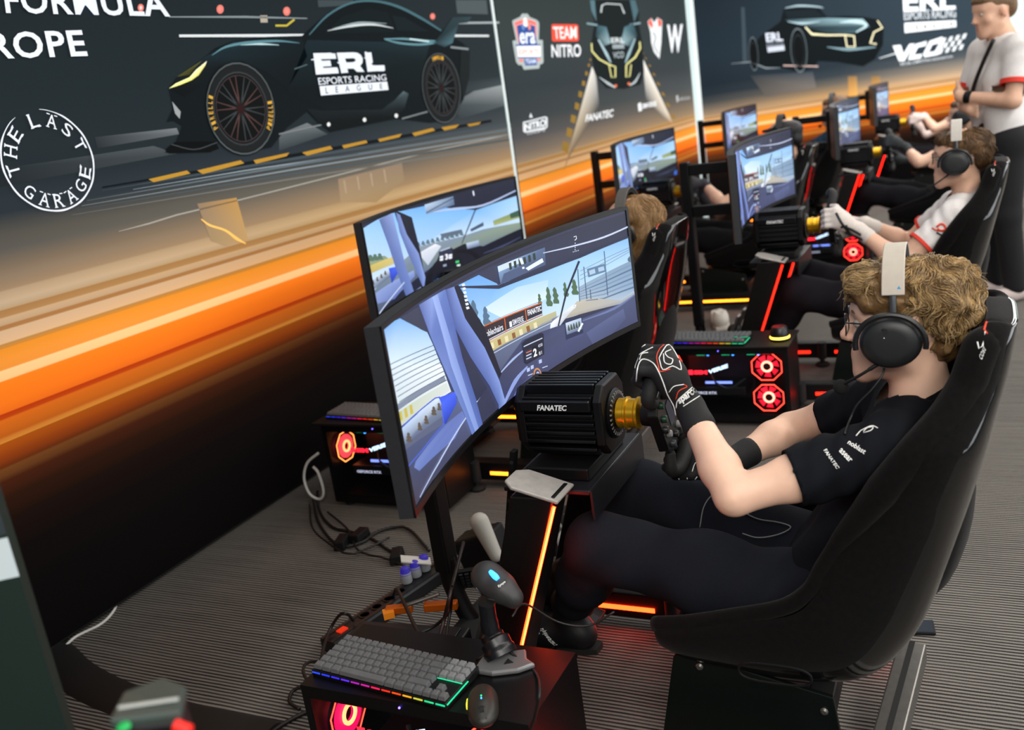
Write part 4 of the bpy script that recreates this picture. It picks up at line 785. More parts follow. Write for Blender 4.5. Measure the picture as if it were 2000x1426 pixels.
# ---------------------------------------------------------------- cockpit frame
def cockpit():
    t = thing('racing_cockpit', 'black racing cockpit frame with glowing red uprights under the driver in the navy shirt', 'cockpit', (2.0, .55, 0), 'racing cockpit frames')
    for X, sx in ((1.64, -1), (2.30, 1)):
        r = MB().box2((X-.03, .20, .035), (X+.03, 1.02, .115)).build('base_rail', BLK, t, bevel=.005)
        for Y in (.78,):
            mb = MB(); mb.lathe([(.032, 0), (.036, .01), (.028, .018), (.012, .022), (.012, .05)], (X-.05, Y, 0), (0, 0, 1), 18); mb.cyl((X-.05, Y, .04), (X-.05, Y, .125), .022); mb.build('levelling_foot', RUB, t, smooth=True)
        mb = MB(); mb.box2((X-.034, .22, .062), (X-.0305, .72, .075)); mb.box2((X-.034, .84, .062), (X-.0305, 1.01, .075)); mb.build('led_strip', LEDO, r)
    for Y in (1.06, .34): MB().box2((1.67, Y-.03, .04), (2.27, Y+.03, .1)).build('cross_bar', BLK, t, bevel=.005)
    a, b = onp(1783, 1270, 'z', .15), onp(1742, 1426, 'z', .12); e = a+(b-a)*1.6
    mb = MB(); mb.bar(a, e, .06, .05); pf = mb.build('rear_profile', GREY, t, bevel=.004)
    u = nrm(e-a); sd = nrm(np.cross(u, (0, 0, 1))); mb = MB(); mb.bar(a+V(0, 0, .0245)+u*.002, e+V(0, 0, .0245), .012, .004); mb.build('slot', RUB, pf)
    for X, sx in ((1.79, -1), (2.24, 1)):
        # upright leans away from the driver towards its foot
        top = V(X, .905, .655); bot = V(X, 1.12, .0); dn = nrm(bot-top); mb = MB()
        prof = [(-.055, -.045), (.055, -.045), (.055, .045), (-.055, .045)]
        mb.loft([[top+V(py, 0, 0)*1+V(0, px, 0) for px, py in prof], [bot+V(py, 0, 0)+V(0, px, 0) for px, py in prof]]); up = mb.build('upright', mat('upright_black', '#0c0b0b', .35, noise=.1), t, bevel=.006)
        mb = MB(); e1, e2 = top+V(-.047*1, -.052, -.02), bot+V(-.047, -.052, .05); mb.bar(e1, e2, .0075, .0075); mb.build('led_strip', LEDO, up)
        mb = MB(); mb.bar(e1+V(-.0035, -.0025, 0), e2+V(-.0035, -.0025, 0), .0035, .0035); mb.build('led_core', LEDC, up)
        mb = MB(); c0 = top+V(0, 0, .004); mb.prism([(-.05, -.065), (.05, -.065), (.052, .05), (.03, .075), (-.03, .075), (-.052, .05)], c0, V(1, 0, 0), nrm(V(0, 1, .28)), .008); mb.build('top_cap', SILV, up, bevel=.003)
    dk = thing('x', None, None, (0, 0, 0)) if False else None
    mb = MB(); mb.prism([(1.83, .80), (2.2, .80), (2.2, 1.02), (1.83, 1.02)], (0, 0, .625), V(1, 0, 0), V(0, 1, .0), .012); d_ = mb.build('wheel_deck', mat('deck_black', '#17181c', .4, .2, noise=.08), t, bevel=.003)
    mb = MB()
    for k in range(16):
        a = 2*math.pi*k/16; c0 = V(1.935, .905, .6385); u = V(math.cos(a), math.sin(a), 0); mb.bar(c0+u*.022, c0+u*.048, .0035, .002)
    mb.build('vent_slots', RUB, d_)
    mb = MB()
    for k in range(7): mb.box((1.84+k*.012, .8015, .60), (.004, .006, .06))
    mb.box2((1.83, .795, .565), (2.2, .80, .637)); mb.build('front_lip', mat('deck_black'), d_)
    MB().box2((1.88, .82, .637), (2.13, .98, .668)).build('wheel_mount', BLK, t, bevel=.004)
    mb = MB(); mb.bar(onp(1004, 880, 'x', 1.86), onp(988, 1120, 'x', 1.86), .022, .012); ps = mb.build('perforated_strut', BLK, t)
    for k in range(9):
        q = lerp(onp(1004, 880, 'x', 1.86), onp(988, 1120, 'x', 1.86), .08+.1*k); mb = MB(); mb.cyl(q+V(-.0125, 0, 0), q+V(-.0105, 0, 0), .0048, None, 10); mb.build('strut_hole', RUB, ps)
    # pedal tray and pedals
    tr = MB(); tr.prism([(1.82, .98), (2.24, .98), (2.24, 1.30), (1.82, 1.30)], (0, 0, -.235), V(1, 0, 0), V(0, 1, .3), .012); tr.build('pedal_tray', BLK, t, bevel=.003)
    for X in (1.90, 2.03, 2.15):
        mb = MB(); mb.bar((X, 1.21, .15), (X, 1.13, .33), .02, .012); mb.box((X, 1.12, .33), (.05, .014, .085), rotm('X', 24)); mb.build('pedal', GREY, t, bevel=.003)
    for X in (1.80, 2.24):
        MB().prism([(.27, .04), (.68, .04), (.635, .25), (.60, .265), (.29, .20)], (X, 0, 0), V(0, 1, 0), V(0, 0, 1), .012).build('seat_bracket', mat('bracket_dark_green', '#0d1411', .35, .2, noise=.1), t, bevel=.002)
        for (y, z) in ((.575, .235), (.31, .165)): mb = MB(); mb.lathe([(.009, 0), (.009, .003), (.005, .007)], (X-.0005, y, z), (-1, 0, 0), 10); mb.build('bolt', GREY, t, smooth=True)
    return t
cpA = cockpit()

# ---------------------------------------------------------------- wheel base and wheel
def wheel_base():
    t = thing('wheel_base', 'finned black direct-drive wheel base with gold quick release below the nearest monitor', 'wheel base', (2.0, .9, .668), 'direct-drive wheel bases')
    cx, cz = 2.0, .765; W_, H_ = .078, .084
    o8 = [(-W_, -H_*.62), (-W_*.62, -H_), (W_*.62, -H_), (W_, -H_*.62), (W_, H_*.62), (W_*.62, H_), (-W_*.62, H_), (-W_, H_*.62)]
    def ringo(y, k): return [V(cx+x*k, y, cz+z*k) for x, z in o8]
    mb = MB(); mb.loft([ringo(.80, .82), ringo(1.0, .82)]); core = mb.build('core', mat('base_core', '#060607', .5), t)
    mb = MB(); mb.loft([ringo(.785, .98), ringo(.79, 1.02), ringo(.806, 1.02)]); mb.build('front_plate', BLK, t, bevel=.002)
    mb = MB(); mb.loft([ringo(.985, 1.0), ringo(1.0, 1.0), ringo(1.012, .9)]); mb.build('rear_plate', BLK, t, bevel=.002)
    finm = mat('fin_black', '#0d0d0f', .33, .4)
    for sx in (-1, 1):
        for k in range(7):
            z = cz-.066+k*.021
            if k == 5 and sx < 0: continue
            depth = .008 if abs(k-3) < 3 else .002
            MB().box2((min(cx+sx*W_*.80, cx+sx*(W_+depth*.5)), .808, z-.0045), (max(cx+sx*W_*.80, cx+sx*(W_+depth*.5)), .984, z+.0045)).build('fin', finm, t, bevel=.002)
    for k in range(6):
        x = cx-.05+k*.02
        MB().box2((x-.0045, .808, cz+H_*.78), (x+.0045, .984, cz+H_+.004)).build('fin', finm, t, bevel=.002)
        MB().box2((x-.0045, .808, cz-H_-.004), (x+.0045, .984, cz-H_*.78)).build('fin', finm, t, bevel=.002)
    MB().box2((cx-W_-.008, .81, cz+.030), (cx-W_*.7, .992, cz+.058)).build('name_plate', mat('plate_black', '#131315', .3, .3), t, bevel=.004)
    mb = MB(); text_quad(mb, 'FANATEC', [(.945, .7995), (.867, .7995), (.867, .8135), (.945, .8135)], lambda y, z: V(cx-W_-.0086, y, z), None, bold=.035, shear=.25); mb.build('lettering', WHITE, t, fixn=False)
    mb = MB(); mb.lathe([(.058, 0), (.060, .006), (.052, .012), (.040, .014)], (cx, .787, cz), (0, -1, 0), 40); mb.build('front_ring', BLK, t, smooth=True)
    mb = MB()
    for k in range(28):
        a = 2*math.pi*k/28; u = V(math.cos(a), 0, math.sin(a)); mb.bar(V(cx, .7755, cz)+u*.044, V(cx, .7755, cz)+u*.054, .004, .003, up=(0, 1, 0))
    mb.build('ring_ticks', mat('tick_grey', '#7e7e7e', .5), t)
    mb = MB(); mb.lathe([(.030, 0), (.036, .004), (.036, .020), (.0395, .022), (.0395, .027), (.035, .029), (.035, .046), (.039, .050), (.039, .056), (.030, .058)], (cx, .775, cz), (0, -1, 0), 40); mb.build('quick_release', GOLD, t, smooth=True)
    return t
wbA = wheel_base()
WC = V(1.99, .655, .765)       # steering wheel centre
def steering_wheel(roll=20., label='', grp='formula-style steering wheels'):
    t = thing('steering_wheel', label, 'steering wheel', tuple(WC), grp)
    # local: grips left/right at +-a ; rolled about the shaft so that the left grip is up
    ca, sa = math.cos(R(roll)), math.sin(R(roll))
    def W2(x, z, y=0.): return WC+V(x*ca+z*sa, y, -x*sa+z*ca)
    mb = MB(); mb.cyl(WC+V(0, .055, 0), WC+V(0, .015, 0), .026, .03, 24); mb.build('hub', BLKM, t, smooth=True)
    mb = MB(); pl = [(-.095, -.03), (-.06, -.062), (.06, -.062), (.095, -.03), (.095, .035), (.06, .058), (-.06, .058), (-.095, .035)]
    mb.loft([[W2(x, z, .018) for x, z in pl], [W2(x*.97, z*.97, -.006) for x, z in pl]]); mb.build('face_plate', mat('carbon_black', '#0c0c0d', .35, noise=.2, nscale=200), t, bevel=.003)
    for sx in (-1, 1):
        path = spline([W2(sx*.088, .030), W2(sx*.125, .062), W2(sx*.142, .040, -.006), W2(sx*.146, 0, -.010), W2(sx*.138, -.045, -.006), W2(sx*.118, -.066), W2(sx*.085, -.045)], 6); n = len(path)
        mb = MB(); mb.tube(path, [.012+.0075*math.sin(math.pi*i/(n-1)) for i in range(n)], 14); mb.build('grip', mat('grip_rubber', '#0a0a0a', .75, noise=.2, nscale=150, bump=.2), t, smooth=True)
        mb = MB(); mb.sphere(W2(sx*.128, .055, .004), (.024, .024, .028)); mb.build('thumb_rest', mat('soft_black', '#141414', .5), t, smooth=True)
        mb = MB(); mb.prism([(0, -.03), (.055, -.022), (.055, .022), (0, .03)], W2(sx*.045, 0, .028), (W2(sx, 0)-WC), (W2(0, 1)-WC), .003); mb.build('shift_paddle', GREY, t)
    mb = MB(); mb.add([W2(-.035, -.005, -.0075), W2(.035, -.005, -.0075), W2(.035, .035, -.0075), W2(-.035, .035, -.0075)], [(0, 1, 2, 3)]); mb.build('display', mat('wheel_display', '#101418', .2, emit='#203040', es=.4), t, fixn=False)
    for i, (x, z) in enumerate(((-.065, .03), (-.065, .0), (-.065, -.03), (.065, .03), (.065, .0), (.065, -.03), (-.025, -.035), (.025, -.035), (0, -.045))):
        mb = MB(); c0 = W2(x, z); mb.lathe([(.009, 0), (.009, .007), (.007, .010), (.0, .0101)], c0+V(0, -.006, 0), (0, -1, 0), 14, caps=False); mb.build('button', mat('btn%d' % (i % 4), ('#1a1a1c', '#30343a', '#0f3a26', '#8c8c8c')[i % 4], .4), t, smooth=True)
    mb = MB(); mb.prism([(-.006, -.028), (.006, -.028), (.006, .028), (-.006, .028)], W2(-.098, -.0, .004), V(0, 1, 0), W2(0, 1)-WC, -.002); mb.build('side_label', WHITE, t)
    mb = MB(); mb.sphere(W2(-.098, -.05, .0)+V(-.004, 0, 0), .004, 10, 6); mb.build('indicator_lamp', GRNL, t, smooth=True)
    return t
swA = steering_wheel(62., 'black formula steering wheel held by the driver in the navy shirt')

# ---------------------------------------------------------------- bucket seat
def seat(label):
    t = thing('racing_chair', label, 'chair', (2.02, .25, 0), 'bucket racing seats')
    # (centre y, z), (edge offset y, z), half width
    SEC = [((.665, .262), (.0, .075), .235), ((.60, .235), (-.005, .12), .255), ((.48, .222), (-.01, .18), .27), ((.34, .215), (.02, .215), .275), ((.22, .235), (.09, .245), .275), ((.135, .33), (.155, .20), .27), ((.085, .45), (.17, .135), .265), ((.045, .58), (.155, .075), .265), ((.015, .69), (.145, .025), .275), ((-.005, .77), (.115, .015), .27), ((-.022, .835), (.075, .0), .215), ((-.036, .885), (.058, .0), .175), ((-.044, .925), (.055, -.005), .165), ((-.050, .96), (.05, -.005), .15), ((-.055, .985), (.035, -.01), .115)]
    cy = np.array([s[0][0] for s in SEC]); cz = np.array([s[0][1] for s in SEC]); ey = np.array([s[1][0] for s in SEC]); ez = np.array([s[1][1] for s in SEC]); ww = np.array([s[2] for s in SEC])
    S_ = spline([(a, b, 0) for a, b in zip(cy, cz)], 3); n = len(S_); ts = np.linspace(0, len(SEC)-1, n); f = lambda a: np.interp(ts, np.arange(len(SEC)), a)
    EYv, EZv, WW = f(ey), f(ez), f(ww); T = np.linspace(-1, 1, 21)
    def surface(off, kx=1., ke=1.):
        rings = []
        for i in range(n):
            p0, p1 = S_[max(i-1, 0)], S_[min(i+1, n-1)]; tg = nrm(p1-p0); nr = V(-tg[1], tg[0]); nr = -nr   # towards the sitter
            nr = nr if (nr[0]*EYv[i]+nr[1]*EZv[i]) > 0 else -nr
            ring = []
            for q in T:
                x = WW[i]*kx*math.copysign(1-(1-abs(q))**2.0, q); h = abs(q)**3.2*ke
                ring.append(V(2.02+x, S_[i][0]+EYv[i]*h+nr[0]*off*(1-h), S_[i][1]+EZv[i]*h+nr[1]*off*(1-h)))
            rings.append(ring)
        return rings
    def mk(name, off, kx, ke, th, m):
        mb = MB(); mb.loft(surface(off, kx, ke), closed=False); o = mb.build(name, m, t, smooth='all')
        s = o.modifiers.new('solidify', 'SOLIDIFY'); s.thickness = th; s.offset = 0; b = o.modifiers.new('subsurf', 'SUBSURF'); b.levels = b.render_levels = 1
        return o
    mk('shell', -.004, 1.03, 1.0, .012, GLOSS)
    pad = mk('padding', .022, .985, 1.02, .05, FABRIC)
    rg = surface(.022, .985, 1.02)
    for e_ in (0, -1):
        path = np.array([r_[e_] for r_ in rg])
        for _ in range(5): path[1:-1] = path[1:-1]*.5+(path[:-2]+path[2:])*.25
        path = spline(list(path[::3]), 5); m_ = len(path); mb = MB(); mb.tube(path, [(.018+.016*min(1, max(0, (i-m_*.40)/(m_*.15))))*min(1, .45+(m_-1-i)/8) for i in range(m_)], 14); mb.build('bolster_edge', FABRIC, t, smooth='all')
    mb = MB(); mb.sphere((2.02, .43, .278), (.19, .2, .045), 20, 10); mb.build('seat_cushion', FABRIC, t, smooth=True)
    mb = MB(); mb.sphere((2.02, .075, .52), (.16, .05, .16), 20, 10, rot=rotm('X', 14)); mb.build('back_cushion', FABRIC, t, smooth=True)
    bpy.context.view_layer.update(); dg = bpy.context.evaluated_depsgraph_get(); ev = pad.evaluated_get(dg); me = ev.to_mesh()
    vv = [tuple(V(*v.co)+V(*pad['_o'])) for v in me.vertices]; ff = [tuple(p_.vertices) for p_ in me.polygons]; ev.to_mesh_clear()
    for be in [ch for ch in t.children if ch.name.startswith('bolster_edge')]: k0 = len(vv); vv += [tuple(V(*v.co)+V(*pad['_o'])) for v in be.data.vertices]; ff += [tuple(i+k0 for i in p_.vertices) for p_ in be.data.polygons]
    bv = BVHTree.FromPolygons(vv, ff)
    return t, bv
stA, stbv = seat('black bucket racing seat under the driver in the navy shirt')
mb = MB(); pixline(mb, stbv, [(1909, 668), (1917, 634), (1924, 648), (1919, 676), (1912, 681), (1909, 668)], .0014, sp=0); mb.build('headrest_logo', WHITE, stA, fixn=False); mb = MB(); pixtext(mb, stbv, 'CORS', [(1912, 696), (1921, 676), (1925, 683), (1917, 704)]); mb.build('headrest_lettering', WHITE, stA, fixn=False)
mb = MB(); pixline(mb, stbv, [(1927, 629), (1922, 644), (1928, 652)], .0018, sp=0); mb.build('logo_tick', REDP, stA, fixn=False)
ov = []
for k in range(24):
    a = 2*math.pi*k/24; y, z = .395+.075*math.copysign(abs(math.cos(a))**.6, math.cos(a)), .285+.022*math.copysign(abs(math.sin(a))**.8, math.sin(a)); ov.append(V(1.735, y, z))
mb = MB(); mb.tube(ov, .003, 6, True); mb.build('belt_slot_trim', BLKM, stA, smooth=True)
# ================================================================== people
def skinmat(name, col): return mat(name, col, .5, noise=.06, nscale=25, spec=.35, attr='base')
SKIN = skinmat('skin', '#e0b49a')
def head_prims(O, sc=1.07, rot=None, hair_only=False):
    M = np.eye(3) if rot is None else rot
    def L(x, y, z): return V(*O)+M@(V(x, y, z)*sc)
    def E(c, r, rr=None, k=.02): return ell(L(*c), tuple(q*sc for q in r), M if rr is None else M@rr, k)
    P = [E((0, -.014, .016), (.073, .094, .082)), E((0, .034, -.045), (.056, .060, .082), k=.03), E((0, .046, .028), (.056, .044, .050), k=.03)]
    for s in (-1, 1):
        P += [cap(L(s*.048, .0, -.082), L(s*.018, .072, -.118), .019*sc, .015*sc, .022), E((s*.043, .056, -.045), (.022, .024, .024), k=.02), cap(L(s*.042, .074, .010), L(s*.010, .087, .012), .009*sc, .010*sc, .012)]
    P += [E((0, .080, -.121), (.021, .017, .018), k=.02), E((0, .068, -.09), (.032, .026, .03), k=.025)]
    P += [sub(E((s*.030, .096, -.012), (.015, .012, .0075), k=.010)) for s in (-1, 1)]
    P += [cap(L(0, .088, .004), L(0, .108, -.040), .0075*sc, .0095*sc, .012), E((0, .112, -.043), (.0105, .0105, .0095), k=.008)]
    P += [E((s*.011, .102, -.047), (.0075, .009, .0075), k=.006) for s in (-1, 1)]
    P += [E((0, .0935, -.0765), (.020, .0085, .0065), k=.008), E((0, .0925, -.0885), (.018, .0085, .0070), k=.006), sub(E((0, .104, -.0822), (.022, .006, .0016), k=.004))]
    P += [E((s*.075, -.012, -.028), (.009, .019, .031), rotm('X', -12), k=.008) for s in (-1, 1)]
    return P, L
def lipcol(base, L, lip='#c0756a'):
    b = np.array(C(base)); lp = np.array(C(lip)); m1 = L(0, .096, -.0765); m2 = L(0, .095, -.0885); ck = L(0, .06, -.05); nt = L(0, .112, -.044); er = [L(s*.078, -.012, -.03) for s in (-1, 1)]
    red = b*np.array([1.06, .80, .76])
    def fn(P):
        c = np.tile(b, (len(P), 1))
        def mix(w, t): return c*(1-w[:, None])+t*w[:, None]
        for e in er: c = mix(np.exp(-(np.linalg.norm(P-e, axis=1)/.022)**2)*.6, red)
        c = mix(np.exp(-(np.linalg.norm(P-nt, axis=1)/.016)**2)*.5, red)
        c = mix(np.exp(-(np.linalg.norm(P-ck, axis=1)/.05)**2)*.22, red)
        d = np.minimum(np.linalg.norm((P-m1)/V(.022, .010, .007), axis=1), np.linalg.norm((P-m2)/V(.019, .010, .008), axis=1)); c = mix(np.clip(1.25-d, 0, 1)*.8, lp)
        return c
    return fn
def grip_hand(G, ax, no, Wr, vox_r=1., flip=1, fw=None):
    """closed hand round a bar: G bar centre, ax bar axis (towards the thumb), no outward, fw the side the fingers wrap to"""
    ax, no = nrm(ax), nrm(no); fw = V(0, 1, 0) if fw is None else nrm(fw); P = []; Kn = []
    for k in range(4):
        o = ax*(-.034+.0225*k)*vox_r; ln = (.88, 1.0, 1.04, .98)[k]
        K = G+o+no*.030-fw*.020; a = G+o*1.04+no*.034+fw*.020*ln; b = G+o*1.02+no*.004+fw*.036; e = G+o-no*.020+fw*.018; Kn.append(K)
        P += [cap(Wr*.35+K*.65, K, .0185, .0135, .014), cap(K, a, .0122, .0108, .006), cap(a, b, .0108, .0100, .004), cap(b, e, .0100, .0088, .004)]
    pc = np.mean(Kn, 0)
    P += [cap(Wr, lerp(Wr, pc, .75), .026, .034, .02), ell(lerp(Wr, pc, .62), (.036, .030, .036), None, .02)]
    t0 = lerp(Wr, pc, .42)+ax*.022; t1 = G+ax*.052-fw*.022+no*.012; t2 = G+ax*.060+fw*.004-no*.006; P += [cap(t0, t1, .0175, .0125, .014), cap(t1, t2, .0122, .0105, .006)]
    return P, Kn
def hair_strands(bv, P, F, L, n, length, rad, cols, curl, seed, keep=None, drop=.35):
    """strands that follow a smooth flow over the head, so that neighbours gather into wavy locks"""
    r_ = np.random.default_rng(seed); mb = MB(); a, b, c = P[F[:, 0]], P[F[:, 1]], P[F[:, 2]]; cen = (a+c)/2; nn = np.cross(b-a, c-a); nn /= np.linalg.norm(nn, axis=1)[:, None]+1e-12
    idx = r_.permutation(len(F)); crown = L(0, -.035, .095); cnt = 0
    def flow(q):
        w_ = (q-crown)*70; return V(math.sin(w_[1]*1.1+1.7*math.sin(w_[2]*.6)), math.sin(w_[2]*1.2+1.5*math.sin(w_[0]*.7)+1), math.sin(w_[0]*1.0+1.6*math.sin(w_[1]*.6)+2))
    for i in idx:
        p, nv = cen[i], nn[i]
        if keep is not None and not keep(p): continue
        out = nrm(p-L(0, -.02, 0)); nv = nv if nv@out > 0 else -nv
        ph0 = math.sin((p[0]-crown[0])*120)+math.sin((p[1]-crown[1])*135+1)+math.sin((p[2]-crown[2])*110+2); ln = length*r_.uniform(.7, 1.15); m = 9; q = p-nv*.003; pts = [q]; fly = r_.uniform() < .07
        for k in range(1, m):
            t = q-crown; t = t-nv*(t@nv); t = nrm(nrm(t)+flow(q)*.75+r_.normal(0, .08, 3)); t = nrm(t-nv*(t@nv)*(.4 if fly else .92)); sd = np.cross(nv, t)
            q = q+t*ln/m+V(0, 0, -1)*ln/m*drop; ou = nrm(q-L(0, -.02, 0)); h_ = bv.find_nearest(Vector(q))
            if h_[0] is not None and not fly: sf = np.array(h_[0]); q = sf+nrm(sf-L(0, -.02, 0))*(.0015+.0035*k/m)
            nv = ou; pts.append(q+(sd*math.cos(ph0*2+curl[1]*k*.75)+nv*math.sin(ph0*2+curl[1]*k*.75))*curl[0]*min(1, k/3))
        sh = .5+.5*math.sin(ph0*1.7); mb.tube(pts, [rad*(1-.7*k/(m-1)) for k in range(m)], 3, caps=False, col=tuple(lerp(C(cols[0]), C(cols[1]), min(1, max(0, sh*.6+r_.uniform(0, .4)))))); cnt += 1
        if cnt >= n: break
    return mb
def wrinkle(dirs):
    def fn(P):
        d = np.zeros(len(P))
        for (c, ax, f, amp, r) in dirs:
            q = P-V(*c); w = np.exp(-(np.linalg.norm(q, axis=1)/r)**2); d += amp*w*np.sin(q@nrm(ax)*f+2.0*np.sin(q@V(9, 7, 5)))
        return d
    return fn

def headset(O, L, label, M=None, band='#b3aa9e', cupcol='#1d1f21', mic=True, detail=True, d=(0, 0, 0), grp='gaming headsets worn by the drivers'):
    t = thing('headset', label, 'headset', tuple(V(*O)+V(0, 0, -.1)), grp); M = np.eye(3) if M is None else M; yo = .012
    A = [L(.102*math.cos(a), yo, .010+.119*math.sin(a)) for a in np.linspace(R(22), R(158), 25)]
    f = M@V(0, 1, 0); mb = MB(); rings = []
    for i, q in enumerate(A):
        ou = nrm(q-L(0, yo, .01)); rings.append([q-f*.021+ou*.004, q+f*.021+ou*.004, q+f*.021, q-f*.021])
    mb.loft(rings); mb.build('headband', mat('headband_'+band, band, .55, noise=.04), t, smooth=True, bevel=.0015)
    mb = MB(); rings = []
    for q in A[2:-2]:
        ou = nrm(q-L(0, yo, .01)); rings.append([q-f*.020-ou*.0005, q+f*.020-ou*.0005, q+f*.016-ou*.016, q-f*.016-ou*.016])
    mb.loft(rings); mb.build('headband_pad', mat('headset_pad', '#0b0b0c', .8), t, smooth=True)
    for s in (-1, 1):
        mb = MB(); mb.tube([L(s*.098, yo, .055), L(s*.104, yo, .03), L(s*.104, yo+.002, .0)], .0065, 10); mb.build('slider', mat('slider_grey', '#4a4d50', .4, .5), t, smooth=True)
        side = M@V(s, 0, 0); c0 = L(s*.078, yo+.006, -.030)
        def er(k, r1, r2): return [c0+side*k+(M@V(0, 1, 0))*r1*math.cos(a)+(M@V(0, 0, 1))*r2*math.sin(a) for a in np.linspace(0, 2*math.pi, 36, False)]
        mb = MB(); mb.loft([er(-.004, .046, .044), er(.002, .054, .049), er(.016, .056, .051), er(.020, .052, .047)]); mb.build('ear_cushion', mat('headset_pad'), t, smooth=True)
        mb = MB(); mb.loft([er(.019, .055, .050), er(.028, .058, .052), er(.038, .056, .050), er(.046, .048, .043), er(.048, .030, .027), er(.0485, .004, .004)]); cu = mb.build('ear_cup', mat('cup_'+cupcol, cupcol, .45, noise=.04), t, smooth='all')
        mb = MB(); mb.tube([L(s*.118, yo+.006+.060*math.cos(a), -.030+.055*math.sin(a)) for a in np.linspace(R(-10), R(190), 20)], .0055, 8); mb.build('yoke', mat('headset_yoke', '#111214', .4), t, smooth=True)
        if detail:
            mb = MB(); mb.lathe([(.008, 0), (.0085, .0015), (.007, .002), (0.0005, .0021)], c0+side*.0455+M@V(0, .008, .026), side, 20)
            for k in range(4): mb.bar(c0+side*.0481+M@V(0, .003, .022+k*.003), c0+side*.0481+M@V(0, .013, .022+k*.003), .0007, .0007)
            mb.build('dial', mat('dial_black', '#0b0b0b', .5), cu, smooth=True)
            mb = MB(); mb.tube([c0+side*.0458+M@(V(0, .010+.008*math.cos(a), -.030+.007*math.sin(a))) for a in np.linspace(0, 6.283, 20, False)], .0006, 5, True); mb.build('mute_button', mat('dial_black'), cu)
            mb = MB(); mb.sphere(c0+side*.0482+M@V(0, .010, .014), .0012, 8, 6); mb.build('lamp', WHITE, cu)
    if mic:
        b0, b1, b2 = L(-.108, .040, -.070), L(-.104, .075, -.094), L(-.085, .108, -.118)
        mb = MB(); mb.tube(spline([b0, L(-.108, .055, -.080), b1, b2], 5), [.0042]*6+[.0032]*10, 8); mb.build('boom', mat('boom_black', '#0a0a0a', .6), t, smooth=True)
        mb = MB(); mb.sphere(b2+M@V(.004, .004, -.006), (.014, .015, .016), 16, 10); mb.build('mic_foam', mat('foam_black', '#0a0a0a', .95, noise=.3, nscale=300), t, smooth=True)
    if detail:
        mb = MB(); a0 = A[23]; ou = nrm(a0-L(0, yo, .01)); mb.add([a0+ou*.0046+w_ for w_ in (V(0, -.006, -.004), V(0, -.016, -.004), V(0, -.011, .005))], [(0, 1, 2)]); mb.build('brand_mark', mat('mark_blue', '#4aa0d8', .5), t, fixn=False)
    return t

